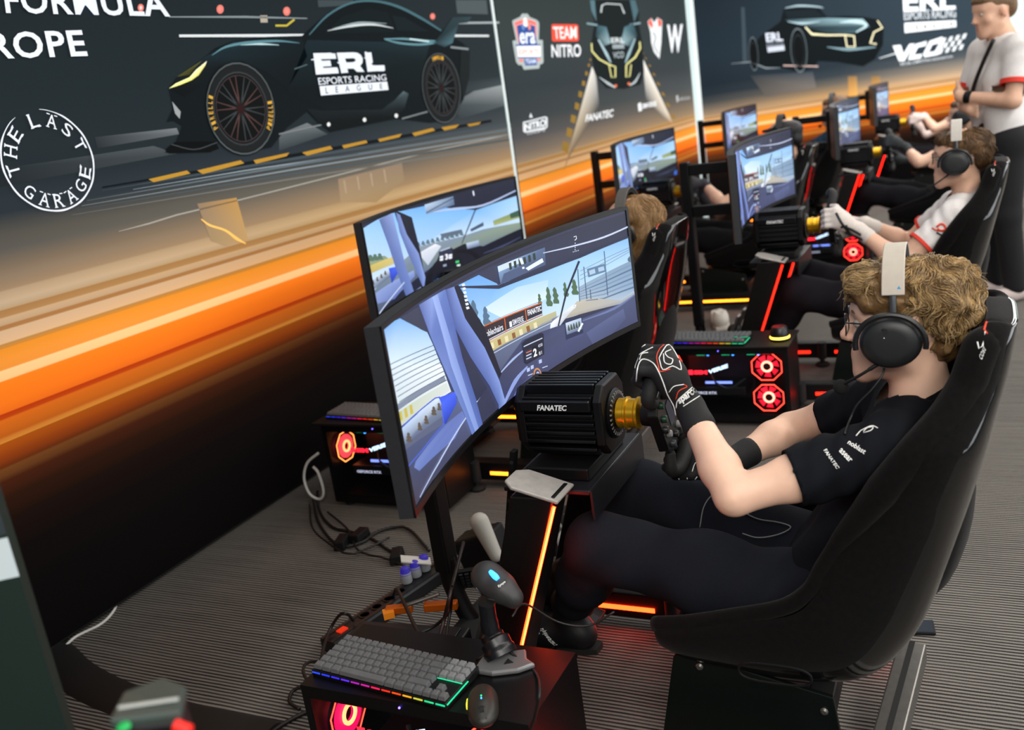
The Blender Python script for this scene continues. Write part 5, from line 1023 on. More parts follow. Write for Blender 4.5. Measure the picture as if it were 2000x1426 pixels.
def driver(d, st):
    """seated driver; joints given for the nearest cockpit and moved by d"""
    D = V(*d); J = dict(pelvis=(2.02, .29, .345), belly=(2.02, .215, .48), chest=(2.02, .135, .66), upper=(2.02, .115, .735), neck=(2.02, .112, .795),
             shl=(1.862, .165, .748), shr=(2.178, .165, .748), ell_=(1.735, .448, .688), elr=(2.27, .43, .63), hil=(1.925, .30, .34), hir=(2.115, .30, .34), knl=(1.875, .815, .478), knr=(2.165, .80, .49), anl=(2.04, 1.0, .172), anr=(2.14, 1.04, .20))
    J.update(st.get('J', {})); bk_ = st.get('back', 0.); J = {k: V(*v)+D-V(0, bk_*(.5 if k in ('ell_', 'elr') else .15 if k[:2] in ('kn',) else 0. if k[:2] == 'an' else 1.), 0)+V(0, 0, st.get('lift', 0.) if k in ('chest', 'upper', 'neck', 'shl', 'shr') else 0) for k, v in J.items()}
    O = V(2.02, .14, .985)+D+V(*st.get('head', (0, 0, 0)))-V(0, bk_, -st.get('lift', 0.)); M = st.get('M'); vox = st['vox']; hv = st.get('hvox', vox)
    p = thing('person', st['label'], 'person', tuple(V(2.02, .25, 0)+D), st.get('group'))
    roll = st.get('roll', 62.); ca, sa = math.cos(R(roll)), math.sin(R(roll)); wc = WC+D
    GL, GR = wc+V(-.146*ca, -.008, .146*sa), wc+V(.146*ca, -.008, -.146*sa); axu = V(sa, 0, ca); noL = V(-ca, 0, sa)
    wrl = V(*st.get('wrl', (1.905, .572, .815)))+D; wrr = V(*st.get('wrr', (2.115, .545, .600)))+D; knl_ = None
    hp, L = head_prims(O, 1.07, M)
    base = st['skin']
    sk = hp+[cap(L(0, -.02, -.07), J['neck'], .052, .056, .03), cap(J['neck'], J['chest'], .06, .08, .03), cap(J['chest'], J['pelvis'], .085, .09, .03)]
    if M is not None: pass
    for s, (sh, el, wr) in ((-1, (J['shl'], J['ell_'], wrl)), (1, (J['shr'], J['elr'], wrr))):
        sk += [cap(J['upper'], sh, .05, .048, .03), cap(sh, el, .047, .039, .02), cap(lerp(sh, el, .35), lerp(sh, el, .6), .046, .044, .03), cap(el, lerp(el, wr, .3), .0385, .0405, .015), cap(lerp(el, wr, .3), wr, .0405, .0275, .02)]
    handL, kl = grip_hand(GL, axu, noL, wrl); handR, kr = grip_hand(GR, axu, -noL, wrr)
    if not st.get('gloves'): sk += handL+handR
    body, bbv = solid_obj('skin', sk, vox, SKIN, p, colfn=lipcol(base, L, st.get('lip', '#c98b80')))
    out = dict(p=p, L=L, O=O, skin=bbv, J=J, wrl=wrl)
    # hair
    hs = st['hair']
    H = [ell(L(*c), tuple(q*1.07 for q in r), M, .02) for c, r in hs['vol']]
    amp, fq = hs.get('amp', .004), hs.get('freq', 70.)
    def hd(P): q = (P-O)*fq; return amp*(np.sin(q[:, 0]*1.1+2*np.sin(q[:, 1]*.7))*np.sin(q[:, 1]*1.2+1.5*np.sin(q[:, 2]*.8))+.6*np.sin(q[:, 2]*1.6+2*np.sin(q[:, 0]*.9)))
    H += [sub(ell(L(*c), tuple(q*1.07 for q in r), M, .012)) for c, r in hs.get('cut', [])]
    Ph, Fh = solid(H, hs.get('vox', .006), hd)
    ho, hbv = solid_obj('hair', H, hs.get('vox', .006), mat('hair_'+hs['col'], hs['col'], .55, noise=.35, nscale=90, bump=.5, spec=.4), p, disp=hd)
    if hs.get('n'):
        mb = hair_strands(hbv, Ph, Fh, L, hs['n'], hs['len'], hs['rad'], hs['cols'], hs['curl'], 5, hs.get('keep') and (lambda q: hs['keep'](q, L)), hs.get('drop', .35))
        o = mb.build('hair_strands', mat('strand_'+hs['col'], hs['col'], .42, attr='base', spec=.5), ho, smooth='all', fixn=False); o['kind'] = 'stuff'
    # shirt
    cl = st['shirt']; f = .62; S_ = [cap(lerp(J['neck'], J['upper'], .9), J['chest'], .09, .115, .04)]
    for x in (-1, 1): S_ += [cap(J['upper']+V(x*.07, 0, 0), J['chest']+V(x*.065, .01, -.01), .085, .092, .05), cap(J['chest']+V(x*.06, .01, 0), J['belly']+V(x*.055, .02, 0), .098, .100, .05), cap(J['belly']+V(x*.055, .02, 0), J['pelvis']+V(x*.065, .03, .02), .10, .112, .05)]
    for sh, el in ((J['shl'], J['ell_']), (J['shr'], J['elr'])):
        S_ += [cap(J['neck']+V(0, 0, -.035), sh+V(0, 0, .0), .062, .062, .05), cap(sh, lerp(sh, el, f+.1), .066, .060, .03)]
    cuts = []
    for sh, el in ((J['shl'], J['ell_']), (J['shr'], J['elr'])):
        pass
    S2 = list(S_); wr_ = []
    for sh, el in ((J['shl'], J['ell_']), (J['shr'], J['elr'])):
        ax = nrm(el-sh); wr_ += [(lerp(sh, el, .30)+V(0, .0, .02), nrm(np.cross(ax, (0, 0, 1)))*.4+ax, 120, .0045, .10), (lerp(sh, el, .55), ax*.5+V(0, 0, .8), 105, .0045, .09)]
    wr_ += [(J['belly'], (0, .5, 1), 70, .009, .15), (J['chest']+V(0, .05, -.05), (0, .7, .7), 75, .004, .12), (J['shl']+V(.05, -.03, .03), (.6, -.5, .6), 95, .003, .08)]
    PS, FS = solid(S2, vox, wrinkle(wr_))
    # open the sleeves and the collar: drop faces past the cuff planes
    shirt, sbv = solid_cut('shirt', PS, FS, [(lerp(J['shl'], J['ell_'], f), nrm(J['ell_']-J['shl']), .13), (lerp(J['shr'], J['elr'], f), nrm(J['elr']-J['shr']), .13), (J['neck']+V(0, .010, .010), nrm(V(0, .55, 1)), .085)], mat('cloth_'+cl['col'], cl['col'], .85, noise=.10, nscale=250, spec=.15), p)
    out['shirt'] = sbv; out['shirt_o'] = shirt
    for nm, sh, el in (('sleeve_trim', J['shl'], J['ell_']), ('sleeve_trim', J['shr'], J['elr'])):
        if cl.get('trim'):
            ax = nrm(el-sh); c0 = lerp(sh, el, f); u, v, w_ = frame(ax); mb = MB(); r0 = .0645
            mb.loft([[c0+ax*k+(u*math.cos(a)+v*math.sin(a))*(r0+e) for a in np.linspace(0, 6.283, 28, False)] for k, e in ((-.012, .001), (-.012, .0025), (.002, .0025), (.002, -.004))], caps=False); mb.build(nm, mat('trim_'+cl['trim'], cl['trim'], .7), p, smooth=True)
    c0 = J['neck']+V(0, .012, .004); mb = MB(); u, v, w_ = frame(nrm(V(0, .55, 1))); rg = [c0+(u*math.cos(a)*.068+v*math.sin(a)*.072) for a in np.linspace(0, 6.283, 32, False)]; mb.tube(rg, .008, 8, True); mb.build('collar', mat('cloth_'+(cl.get('collar') or cl['col']), cl.get('collar') or cl['col'], .85), p, smooth='all')
    # trousers
    T_ = [cap(J['hil'], J['hir'], .108, .108, .05), cap(J['pelvis'], J['belly']+V(0, 0, -.06), .11, .10, .05)]
    for hi, kn, an in ((J['hil'], J['knl'], J['anl']), (J['hir'], J['knr'], J['anr'])):
        T_ += [cap(hi, lerp(hi, kn, .5), .105, .092, .04), cap(lerp(hi, kn, .5), kn, .092, .076, .04), cap(kn, lerp(kn, an, .45), .074, .070, .03), cap(lerp(kn, an, .45), lerp(kn, an, .76), .066, .054, .03)]
    tw = [(lerp(J['hil'], J['knl'], .15), (.2, 1, .3), 55, .010, .15), (lerp(J['hil'], J['knl'], .92)+V(0, .0, -.05), (0, .5, 1), 50, .009, .10), (lerp(J['hil'], J['knl'], .6), (.1, .8, -.5), 38, .006, .17), (J['pelvis'], (0, .6, .8), 65, .006, .12)]
    tro, tbv = solid_obj('trousers', T_, vox*1.15, mat('cloth_'+st['trousers'], st['trousers'], .9, noise=.10, nscale=200, spec=.12), p, disp=wrinkle(tw))
    out['trousers'] = tbv
    for an, hd_ in ((J['anl'], (0, 1, 0)), (J['anr'], (0, 1, .45))):
        f_ = nrm(hd_); h0 = an+V(0, -.035, -.055); S3 = [cap(an+V(0, 0, .04), an+V(0, -.01, -.03), .044, .042, .03), cap(h0, h0+f_*.13, .040, .043, .03), cap(h0+f_*.10, h0+f_*.205, .043, .036, .03), ell(h0+f_*.16+V(0, 0, -.012), (.044, .07, .03), None, .03)]
        so, sv = solid_obj('shoe', S3, vox*1.1, mat('shoe_'+st.get('shoes', '#0b0b0d'), st.get('shoes', '#0b0b0d'), .5), p)
        out.setdefault('shoes', []).append(sv); out.setdefault('shoe_o', []).append(so)
        mb = MB(); mb.loft([[h0+f_*y+V(x, 0, z) for y, x, z in [(-.042, -.02, zz), (-.045, .02, zz), (.06, .040, zz), (.15, .046, zz), (.215, .028, zz), (.235, .0, zz), (.215, -.03, zz), (.15, -.046, zz), (.06, -.040, zz)]] for zz in (-.046, -.030)]); mb.build('sole', mat('sole_black', '#101010', .7), so, smooth=True)
    if st.get('gloves'):
        g = st['gloves']
        for hpz, wr, el, Kn in ((handL, wrl, J['ell_'], kl), (handR, wrr, J['elr'], kr)):
            bk = nrm(el-wr); GP = hpz+[cap(wr, wr+bk*.055, .032, .036, .02)]
            go, gbv = solid_obj('glove', GP, st.get('gvox', vox*.6), mat('glove_'+g, g, .8, noise=.12, nscale=200, bump=.1), p); out.setdefault('gloves', []).append(gbv); out.setdefault('glove_o', []).append(go)
    # eyes
    for s in (-1, 1):
        mb = MB(); mb.sphere(L(s*.030, .0790, -.0125), .0112, 14, 10); ey = mb.build('eye', mat('eye_white', '#a8a098', .3), p, smooth=True)
        if vox < .009:
            mb = MB(); mb.sphere(L(s*.030, .0858, -.0125), (.0055, .0052, .0055), 12, 8); mb.build('iris', mat('iris', '#4a5a5c', .2), ey, smooth=True)
            mb = MB(); mb.tube(spline([L(s*.045, .079, .006), L(s*.034, .0885, .012), L(s*.015, .0925, .009)], 4), [.0020]*4+[.0030]*4+[.0022], 6); mb.build('eyebrow', mat('brow_'+hs['col'], hs['col'], .8), p, smooth=True)
    if st.get('glasses'):
        g = thing('glasses', st['glasses'], 'glasses', tuple(L(0, .1, -.04)), 'glasses worn by the drivers'); gm = mat('glasses_frame', '#0c0c0e', .3)
        for s in (-1, 1):
            rim = [L(s*(.031+.024*math.cos(a)), .1045-.004*abs(math.cos(a)), -.014+.021*math.sin(a)) for a in np.linspace(0, 6.283, 24, False)]
            mb = MB(); mb.tube(rim, .0014, 6, True); mb.build('rim', gm, g, smooth=True)
            mb = MB(); mb.poly(rim); mb.build('lens', mat('lens_glass', '#eef2f4', .25, spec=.15, alpha=.07), g, fixn=False)
            mb = MB(); mb.tube([L(s*.055, .100, -.004), L(s*.073, .06, -.004), L(s*.079, .01, -.006)], .0016, 6); mb.build('temple', gm, g, smooth=True)
        mb = MB(); mb.tube([L(-.008, .106, -.010), L(0, .109, -.007), L(.008, .106, -.010)], .0014, 6); mb.build('bridge', gm, g, smooth=True)
    return out
def solid_cut(name, P, F, cuts, m, parent):
    cen = P[F].mean(1); keep = np.ones(len(F), bool)
    for c0, n, r in cuts: keep &= ~(((cen-c0)@n > 0) & (np.linalg.norm(cen-c0, axis=1) < r))
    F = F[keep]; bv = BVHTree.FromPolygons([tuple(q) for q in P], [tuple(f) for f in F])
    used = np.unique(F); mp = np.full(len(P), -1); mp[used] = np.arange(len(used)); org = V(*parent['_o'])
    # settle the raw rim on the cutting planes
    Q = P[used].copy()
    G_ = mp[F]; e = np.sort(np.concatenate([G_[:, [0, 1]], G_[:, [1, 2]], G_[:, [2, 3]], G_[:, [3, 0]]]), 1); ue, ct = np.unique(e, axis=0, return_counts=True); rim = np.zeros(len(Q), bool); rim[ue[ct == 1].ravel()] = True
    for c0, n, r in cuts:
        dd = (Q-c0)@n; near = rim & (np.abs(dd) < .02) & (np.linalg.norm(Q-c0, axis=1) < r*1.2); Q[near] -= dd[near][:, None]*n
    me = bpy.data.meshes.new(name); me.from_pydata([tuple(q) for q in Q-org], [], [tuple(int(mp[i]) for i in f) for f in F]); me.update()
    o = finish(me, name, m, parent, org, 'all', 0, False); s = o.modifiers.new('solidify', 'SOLIDIFY'); s.thickness = .003; s.offset = -1
    return o, bv

CURLY = dict(col='#6e5230', cols=('#4f3820', '#c8a670'), vol=[((0, -.034, .034), (.085, .098, .068)), ((0, .060, .064), (.072, .044, .031)), ((0, -.080, .012), (.074, .042, .060)), ((0, -.066, -.048), (.058, .032, .045)), ((-.05, .03, .050), (.034, .055, .036)), ((.05, .03, .050), (.034, .055, .036)), ((-.062, .012, .01), (.014, .03, .03)), ((.062, .012, .01), (.014, .03, .03))],
             amp=.008, freq=80., vox=.005, n=6500, len=.050, rad=.0011, curl=(.0028, 1.0), drop=.10, cut=[((0, .095, -.002), (.06, .03, .045))], keep=lambda q, L: q[2] > L(0, 0, -.035)[2] and abs(q[1]-L(0, .012, 0)[1]) > .027 and not (q[1] > L(0, .02, 0)[1] and q[2] < L(0, 0, .052)[2]))
out = driver((0, 0, 0), dict(label='seated young man in a navy team shirt and headset gripping the nearest steering wheel', vox=.0075, gvox=.0042, skin='#e6bba2', shirt=dict(col='#0d0f15'), trousers='#171920', gloves='#0e0e10', glasses='black-framed glasses on the driver in the navy shirt', hair=CURLY))
hsA = headset(out['O'], out['L'], 'black and cream headset with boom mic on the curly-haired driver')
# ================================================================== computers, desk-top things and clutter
PCX0, PCX1, PCY0, PCY1, PCZ = 1.362, 1.612, .785, 1.335, .36
def pc(label, fan='#ff1838', fan2='#ff2a20', edge='#ff3a2a', left='#ff1060', leftedge='#ff3a2a'):
    t = thing('computer_tower', label, 'computer', ((PCX0+PCX1)/2, (PCY0+PCY1)/2, 0), 'computer towers beside the cockpits')
    cm = mat('case_black', '#070708', .4, noise=.1, spec=.35); mb = MB()
    mb.box2((PCX0, PCY0, PCZ-.03), (PCX1, PCY1, PCZ)); mb.box2((PCX0, PCY0, .02), (PCX1, PCY1, .055)); mb.box2((PCX1-.02, PCY0, .055), (PCX1, PCY1, PCZ-.03)); mb.box2((PCX0, PCY0, .055), (PCX1-.02, PCY0+.02, PCZ-.03)); mb.box2((PCX0, PCY1-.02, .055), (PCX1-.02, PCY1, PCZ-.03)); mb.build('case', cm, t)
    for x in (PCX0+.03, PCX1-.03):
        for y in (PCY0+.05, PCY1-.05): mb = MB(); mb.cyl((x, y, 0), (x, y, .022), .018, .02, 14); mb.build('foot', RUB, t, smooth=True)
    mb = MB(); mb.box2((PCX0-.004, PCY0+.012, .05), (PCX0-.001, PCY1-.012, PCZ-.028)); mb.build('glass_panel', mat('tinted_glass', '#181a20', .04, alpha=.10, spec=.3), t)
    mb = MB(); mb.box2((PCX1-.045, PCY0+.19, .06), (PCX1-.03, PCY1-.06, PCZ-.04)); mb.build('motherboard', mat('board_dark', '#0a0d16', .5, noise=.3, nscale=60), t)
    mb = MB(); mb.box2((PCX0+.05, PCY0+.20, .125), (PCX1-.05, PCY1-.08, .165)); g = mb.build('graphics_card', mat('card_black', '#0d0d10', .35), t, bevel=.004)
    mb = MB(); text_quad(mb, 'GEFORCE RTX', [(PCY1-.10, .085), (PCY1-.22, .085), (PCY1-.22, .097), (PCY1-.10, .097)], lambda y, z: V(PCX0+.049, y, z+.047), None, bold=.02); mb.build('lettering', mat('lit_white', '#ffffff', .5, emit='#cfd8ff', es=.8), g, fixn=False)
    mb = MB(); mb.box2((PCX0+.06, PCY0+.26, .178), (PCX0+.064, PCY0+.38, .188)); mb.build('card_light', mat('lit_blue_white', '#9fb8ff', .5, emit='#6f8cff', es=1.6), g)
    mb = MB(); text_quad(mb, 'SIM', [(PCY1-.13, .232), (PCY1-.19, .232), (PCY1-.19, .250), (PCY1-.13, .250)], lambda y, z: V(PCX0+.03, y, z), None, bold=.05); mb.box2((PCX0+.03, PCY1-.125, .231), (PCX0+.031, PCY1-.105, .251)); mb.build('lit_sign', mat('lit_red', '#ff2030', .5, emit='#ff1828', es=4), t, fixn=False)
    mb = MB(); text_quad(mb, 'VERSE', [(PCY1-.195, .232), (PCY1-.285, .262), (PCY1-.285, .280), (PCY1-.195, .250)], lambda y, z: V(PCX0+.03, y, z), None, bold=.05); mb.build('lit_sign', mat('lit_ice', '#d8ecff', .5, emit='#bfe0ff', es=2), t, fixn=False)
    for k in range(3):
        y = PCY1-.16-.11*k; mb = MB(); mb.box2((PCX0+.012, y-.03, .325), (PCX0+.016, y+.005, .331)); mb.build('ram_light', mat('lit_teal', '#20e0a0', .5, emit='#18d890', es=1.6), t); mb = MB(); mb.sphere((PCX0+.012, y-.045, .328), .006, 10, 6); mb.build('ram_lamp', BLUEL, t)
    fm = mat('fan_'+fan, fan, .5, emit=fan, es=.9); fc = mat('fan_core_'+fan2, fan2, .5, emit='#ff8a70', es=5); em = mat('edge_'+edge, edge, .5, emit=edge, es=5); hubm = mat('fan_hub', '#14060a', .6)
    for zc in (.128, .268):
        c0 = V(PCX0+.022, PCY0+.095, zc); fr = MB(); fr.lathe([(.060, -.0), (.060, .014), (.052, .014), (.052, 0)], c0, (1, 0, 0), 28, caps=False); f = fr.build('fan', mat('fan_frame', '#0a0508', .5), t, smooth=True)
        for b in range(7):
            a = 2*math.pi*b/7; mb = MB(); q = [c0+V(.006+.004*s, math.cos(a+da)*r, math.sin(a+da)*r) for r, da, s in ((.020, -.25, -1), (.051, -.1, -1), (.051, .55, 1), (.020, .35, 1))]; mb.poly(q); mb.build('blade', fm, f, fixn=False)
        mb = MB(); mb.lathe([(.017, -.003), (.025, -.003), (.025, .002), (.017, .002)], c0, (1, 0, 0), 28, caps=False); mb.build('light_ring', fc, f, smooth=True)
        mb = MB(); mb.lathe([(.016, -.004), (.016, .01)], c0, (1, 0, 0), 20); mb.build('hub', hubm, f, smooth=True)
        mb = MB(); mb.tube([c0+V(-.006, .064*math.cos(a)*1.06, .064*math.sin(a)*1.0) for a in np.linspace(R(22.5), R(382.5), 8, False)], .0022, 6, True); mb.build('edge_light', em, f)
    lm = mat('fan_'+left, left, .5, emit=left, es=1.0); le = mat('edge_'+leftedge, leftedge, .5, emit=leftedge, es=4)
    c0 = V(PCX0+.085, PCY1-.028, .235); f = MB(); f.lathe([(.060, 0), (.060, .012), (.052, .012), (.052, 0)], c0, (0, -1, 0), 28, caps=False); f = f.build('rear_fan', mat('fan_frame'), t, smooth=True)
    mb = MB(); mb.lathe([(.018, -.004), (.050, -.004), (.050, .002), (.018, .002)], c0+V(0, -.012, 0), (0, -1, 0), 28, caps=False); mb.build('fan_disc', lm, f, smooth=True)
    mb = MB(); mb.lathe([(.017, -.003), (.026, -.003), (.026, .001), (.017, .001)], c0+V(0, -.018, 0), (0, -1, 0), 28, caps=False); mb.build('light_ring', mat('ring_warm', '#ffb070', .5, emit='#ff9058', es=3), f, smooth=True)
    mb = MB(); mb.tube([c0+V(.066*math.cos(a), -.014, .066*math.sin(a)) for a in np.linspace(R(22.5), R(382.5), 8, False)], .002, 6, True); mb.build('edge_light', le, f)
    mb = MB(); mb.tube(spline([(PCX0+.10, PCY0+.36, .22), (PCX0+.06, PCY0+.33, .18), (PCX0+.05, PCY0+.27, .16), (PCX0+.07, PCY0+.20, .20)], 6), .006, 8); mb.build('coolant_hose', mat('hose_dark', '#10201c', .4), t, smooth=True)
    mb = MB(); mb.sphere((PCX0-.002, (PCY0+PCY1)/2+.02, PCZ-.012), .0025, 8, 6); mb.build('power_lamp', mat('lamp_violet', '#8070ff', .5, emit='#6a50ff', es=5), t)
    return t
pcA = pc('computer tower with red fans at the bottom edge, under the nearest keyboard')

# ---------------------------------------------------------------- keyboard
KO = onp(612, 1310, 'z', PCZ+.012); KU = nrm(V(-.10, -.995, 0)); KV = nrm(V(.995, -.10, 0)); UK = .0199
def kp(x, y, z): return KO+KU*x+KV*y+V(0, 0, z-.012)+V(0, 0, y*.05)
def keyrows():
    rows = [[1]*18, [1]*13+[2]+[1]*3, [1.5]+[1]*12+[1.5]+[1]*3, [1.75]+[1]*12+[1.25], [1.25]+[1]*11+[2.75]+[-1, 1], [1.25, 1.25, 1.25, 6.25, 1.25, 1.25, 1.25, 1.25]+[1, 1, 1]]
    out = []
    for r, row in enumerate(rows):
        x = 0.; tot = sum(abs(w_) for w_ in row)
        for w_ in row:
            if w_ > 0: out.append((x, 5-r, w_, (x >= 15 and r < 3)))
            x += abs(w_)
    return [(x, y, w_, n) for x, y, w_, n in out if x < 18.01]
def keyboard(label, single=True):
    t = thing('keyboard', label, 'keyboard', tuple(kp(.18, .06, 0)), 'keyboards on the computer towers'); wd, dp = 18*UK+.006, 6*UK+.006
    km = mat('keyboard_body', '#0a0a0b', .4); mb = MB(); mb.loft([[kp(-.003, -.003, 0), kp(wd-.003, -.003, 0), kp(wd-.003, dp-.003, 0), kp(-.003, dp-.003, 0)], [kp(-.003, -.003, .016), kp(wd-.003, -.003, .016), kp(wd-.003, dp-.003, .018), kp(-.003, dp-.003, .018)]]); mb.build('body', km, t, bevel=.002)
    cols = ['#2a50ff', '#2a40ff', '#3a30ff', '#6030ff', '#b020c0', '#d020a0', '#ff2060', '#ff3020', '#ff5010', '#ffb020', '#d0d040', '#30e090', '#20e0a0']
    for k, c in enumerate(cols):
        x0 = wd*k/len(cols); mb = MB(); mb.loft([[kp(x0, -.0046, .010), kp(x0+wd/len(cols)*.8, -.0046, .010), kp(x0+wd/len(cols)*.8, -.0046, .0128), kp(x0, -.0046, .0128)], [kp(x0, -.003, .010), kp(x0+wd/len(cols)*.8, -.003, .010), kp(x0+wd/len(cols)*.8, -.003, .0128), kp(x0, -.003, .0128)]]); mb.build('edge_light', mat('edge_led_'+c, c, .5, emit=c, es=.45), t)
    for (x0, x1, y) in ((wd-.0032, wd-.001, None), (15*UK, wd-.003, 3*UK-.001)):
        mb = MB()
        if y is None: mb.box2((0, 0, 0), (.001, .001, .001)); mb = MB(); mb.bar(kp(wd-.002, 0, .012), kp(wd-.002, dp*.62, .012), .002, .002)
        else: mb.bar(kp(x0, y, .0195), kp(x1, y, .0195), .0018, .0012)
        mb.build('edge_light', mat('edge_led_green', '#20e0a0', .5, emit='#20e0a0', es=.5), t)
    kc = mat('keycap_grey', '#5c5e60', .6, noise=.1); kl = mat('keycap_light', '#7a7c7e', .6, noise=.1); cache = {}; allm = MB()
    for x, y, w_, lt in keyrows():
        a = UK*w_-.0028; b = UK-.0028; h = .0105; ins = .0024
        vs = [V(-a/2, -b/2, 0), V(a/2, -b/2, 0), V(a/2, b/2, 0), V(-a/2, b/2, 0), V(-a/2+ins*.6, -b/2+ins, h*.75), V(a/2-ins*.6, -b/2+ins, h*.75), V(a/2-ins*.6, b/2-ins*.5, h), V(-a/2+ins*.6, b/2-ins*.5, h), V(-a/2+ins*1.6, -b/2+ins*1.8, h*.86), V(a/2-ins*1.6, -b/2+ins*1.8, h*.86), V(a/2-ins*1.6, b/2-ins*1.4, h*1.03), V(-a/2+ins*1.6, b/2-ins*1.4, h*1.03)]
        fs = [(0, 1, 5, 4), (1, 2, 6, 5), (2, 3, 7, 6), (3, 0, 4, 7), (4, 5, 9, 8), (5, 6, 10, 9), (6, 7, 11, 10), (7, 4, 8, 11), (8, 9, 10, 11)]
        M = np.stack([KU, KV, V(0, 0, 1)], 1); c0 = kp((x+w_/2)*UK, (y+.5)*UK, .0175)
        if not single: allm.add([c0+M@q for q in vs], fs); continue
        key = (w_, lt)
        if key not in cache:
            me = bpy.data.meshes.new('key'); me.from_pydata([tuple(M@q) for q in vs], [], fs); me.materials.append(kl if lt else kc); cache[key] = me
        o = bpy.data.objects.new('key', cache[key]); COL.objects.link(o); o.parent = t; o.location = c0-V(*t['_o'])
    if not single: allm.build('keys', kc, t)['kind'] = 'stuff'
    return t
kbA = keyboard('compact grey keyboard with coloured edge lights on the nearest computer tower')
kbF = keyboard('temp', False)

# ---------------------------------------------------------------- mouse
def mouse(c0, ang, label):
    M = rotm('Z', ang); t = thing('mouse', label, 'mouse', tuple(c0)); cz = V(*c0)
    P = [ell(cz+M@V(0, -.012, .012), (.031, .050, .024), M, .01), ell(cz+M@V(0, .028, .010), (.028, .034, .019), M, .02), cut(cz+V(0, 0, .001), (0, 0, -1))]
    o, bv = solid_obj('body', P, .0035, mat('mouse_shell', '#26241f', .45, noise=.06), t)
    mb = MB(); mb.cyl(cz+M@V(-.004, .036, .026), cz+M@V(.004, .036, .026), .009, None, 18); mb.build('scroll_wheel', RUB, t, smooth=True)
    for s in (-1, 1): mb = MB(); mb.tube([cz+M@V(s*.006, .014, .034), cz+M@V(s*.006, .034, .0305), cz+M@V(s*.007, .056, .0195)], .0011, 6); mb.build('button_seam', RUB, t, smooth=True)
    for k in range(2): mb = MB(); mb.sphere(cz+M@V(.0, .010-.008*k, .0358), (.0016, .0028, .001), 8, 6, rot=M); mb.build('lamp', GRNL if k else BLUEL, t)
    mb = MB(); mb.tube([cz+M@V(.031, -.03, .011), cz+M@V(.0325, -.01, .013), cz+M@V(.0315, .006, .013)], .0014, 6); mb.build('side_light', mat('side_led', '#e0d040', .5, emit='#d8c830', es=2), t, smooth=True)
    return t
mouse(onp(945, 1388, 'z', PCZ), 118., 'dark wired mouse beside the nearest keyboard')

# ---------------------------------------------------------------- barcode scanner on its stand
sb = onp(985, 1298, 'z', PCZ); st_ = thing('barcode_scanner', 'black barcode scanner with a glowing blue lamp on a silver-footed stand', 'scanner', tuple(sb))
def spx(x, y, dx=0.): return onp(x, y, 'x', sb[0]+.03+dx)
mb = MB(); u = nrm(V(.35, -1, 0)); v = V(u[1], -u[0], 0)*-1; mb.prism([(-.062, -.03), (-.02, -.045), (.035, -.04), (.07, -.022), (.05, .0), (.045, .035), (-.045, .03)], sb+V(0, 0, .001), u, v, .012); mb.build('foot', mat('silver_foot', '#8f8f90', .35, .6), st_, bevel=.004)
mb = MB(); mb.cyl(sb+u*.012+v*-.012+V(0, 0, .010), sb+u*.012+v*-.012+V(0, 0, .0145), .012, None, 3); mb.build('foot_hole', RUB, st_)
a, b, c_ = sb+V(.012, .01, .012), spx(958, 1232), spx(950, 1178); mb = MB(); mb.tube(spline([a, lerp(a, b, .5), b, c_], 6), [.036]*4+[.033]*4+[.026]*4+[.020]*3+[.018]*4, 18); mb.build('column', mat('scanner_black', '#101116', .35), st_, smooth=True)
h0, h1 = spx(940, 1118, -.01), spx(1000, 1165, -.03); ax = nrm(h1-h0); upv = nrm(V(-.55, .0, .83)); upv = nrm(upv-ax*(upv@ax)); sdv = np.cross(ax, upv); M = np.stack([sdv, ax, upv], 1); hc = (h0+h1)/2
P = [ell(hc-ax*.008, (.034, .050, .024), M, .01), ell(hc-ax*.03, (.031, .030, .023), M, .015), cap(hc+ax*.02, hc+ax*.045-upv*.006, .026, .022, .02), cap(hc-upv*.012, c_, .016, .017, .02)]
o, hb = solid_obj('head', P, .0035, mat('scanner_grey', '#2b2b2c', .5, noise=.06), st_)
mb = MB(); q0, q1 = hit(hb, 957, 1116, .0005), hit(hb, 973, 1132, .0005); mb.tube([lerp(q0, q1, t_) for t_ in np.linspace(0, 1, 6)], [.004, .0055, .006, .0065, .006, .0045], 12); mb.build('blue_lamp', mat('scan_blue', '#3aa0ff', .4, emit='#2f90ff', es=3), st_, smooth='all')
mb = MB(); mb.add([hit(hb, *q, .0006) for q in ((971, 1143), (986, 1132), (990, 1138), (976, 1151))], [(0, 1, 2, 3)]); mb.build('name_label', mat('label_black', '#050505', .3), st_, fixn=False)
mb = MB(); pixtext(mb, hb, 'Eyoyo', [(975, 1149), (988, 1139), (986, 1134), (972, 1144)], bold=.03); mb.build('lettering', WHITE, st_, fixn=False)
mb = MB(); pixline(mb, hb, [(930, 1148), (938, 1158), (950, 1168), (966, 1172)], .0016); mb.build('trim', mat('slider_grey', '#4a4d50', .4, .5), st_, smooth=True)

# ---------------------------------------------------------------- cables
CAB = mat('black_cable', '#0b0b0c', .5)
def cable(pts, r, label, m=None, grp='black cables around the computers'):
    mb = MB(); mb.tube(spline(pts, 6), r, 8); o = mb.build('cable', m or CAB, smooth='all'); return tag(o, label, 'cable', grp)
zt = PCZ
cable([sb+V(.03, -.02, .10), onp(1025, 1180, 'x', 1.62), onp(1090, 1215, 'x', 1.66), onp(1150, 1222, 'x', 1.68), onp(1200, 1195, 'x', 1.7)], .0025, 'thin black cable crossing in front of the glowing near upright')
cable([onp(930, 1290, 'z', zt+.004), onp(975, 1262, 'z', zt+.03), onp(1010, 1285, 'z', zt+.01), onp(1047, 1315, 'z', zt+.005), onp(1054, 1350, 'x', 1.352), onp(1045, 1400, 'x', 1.352), onp(1030, 1440, 'x', 1.352)], .0032, 'black cable looping over the right edge of the nearest computer')
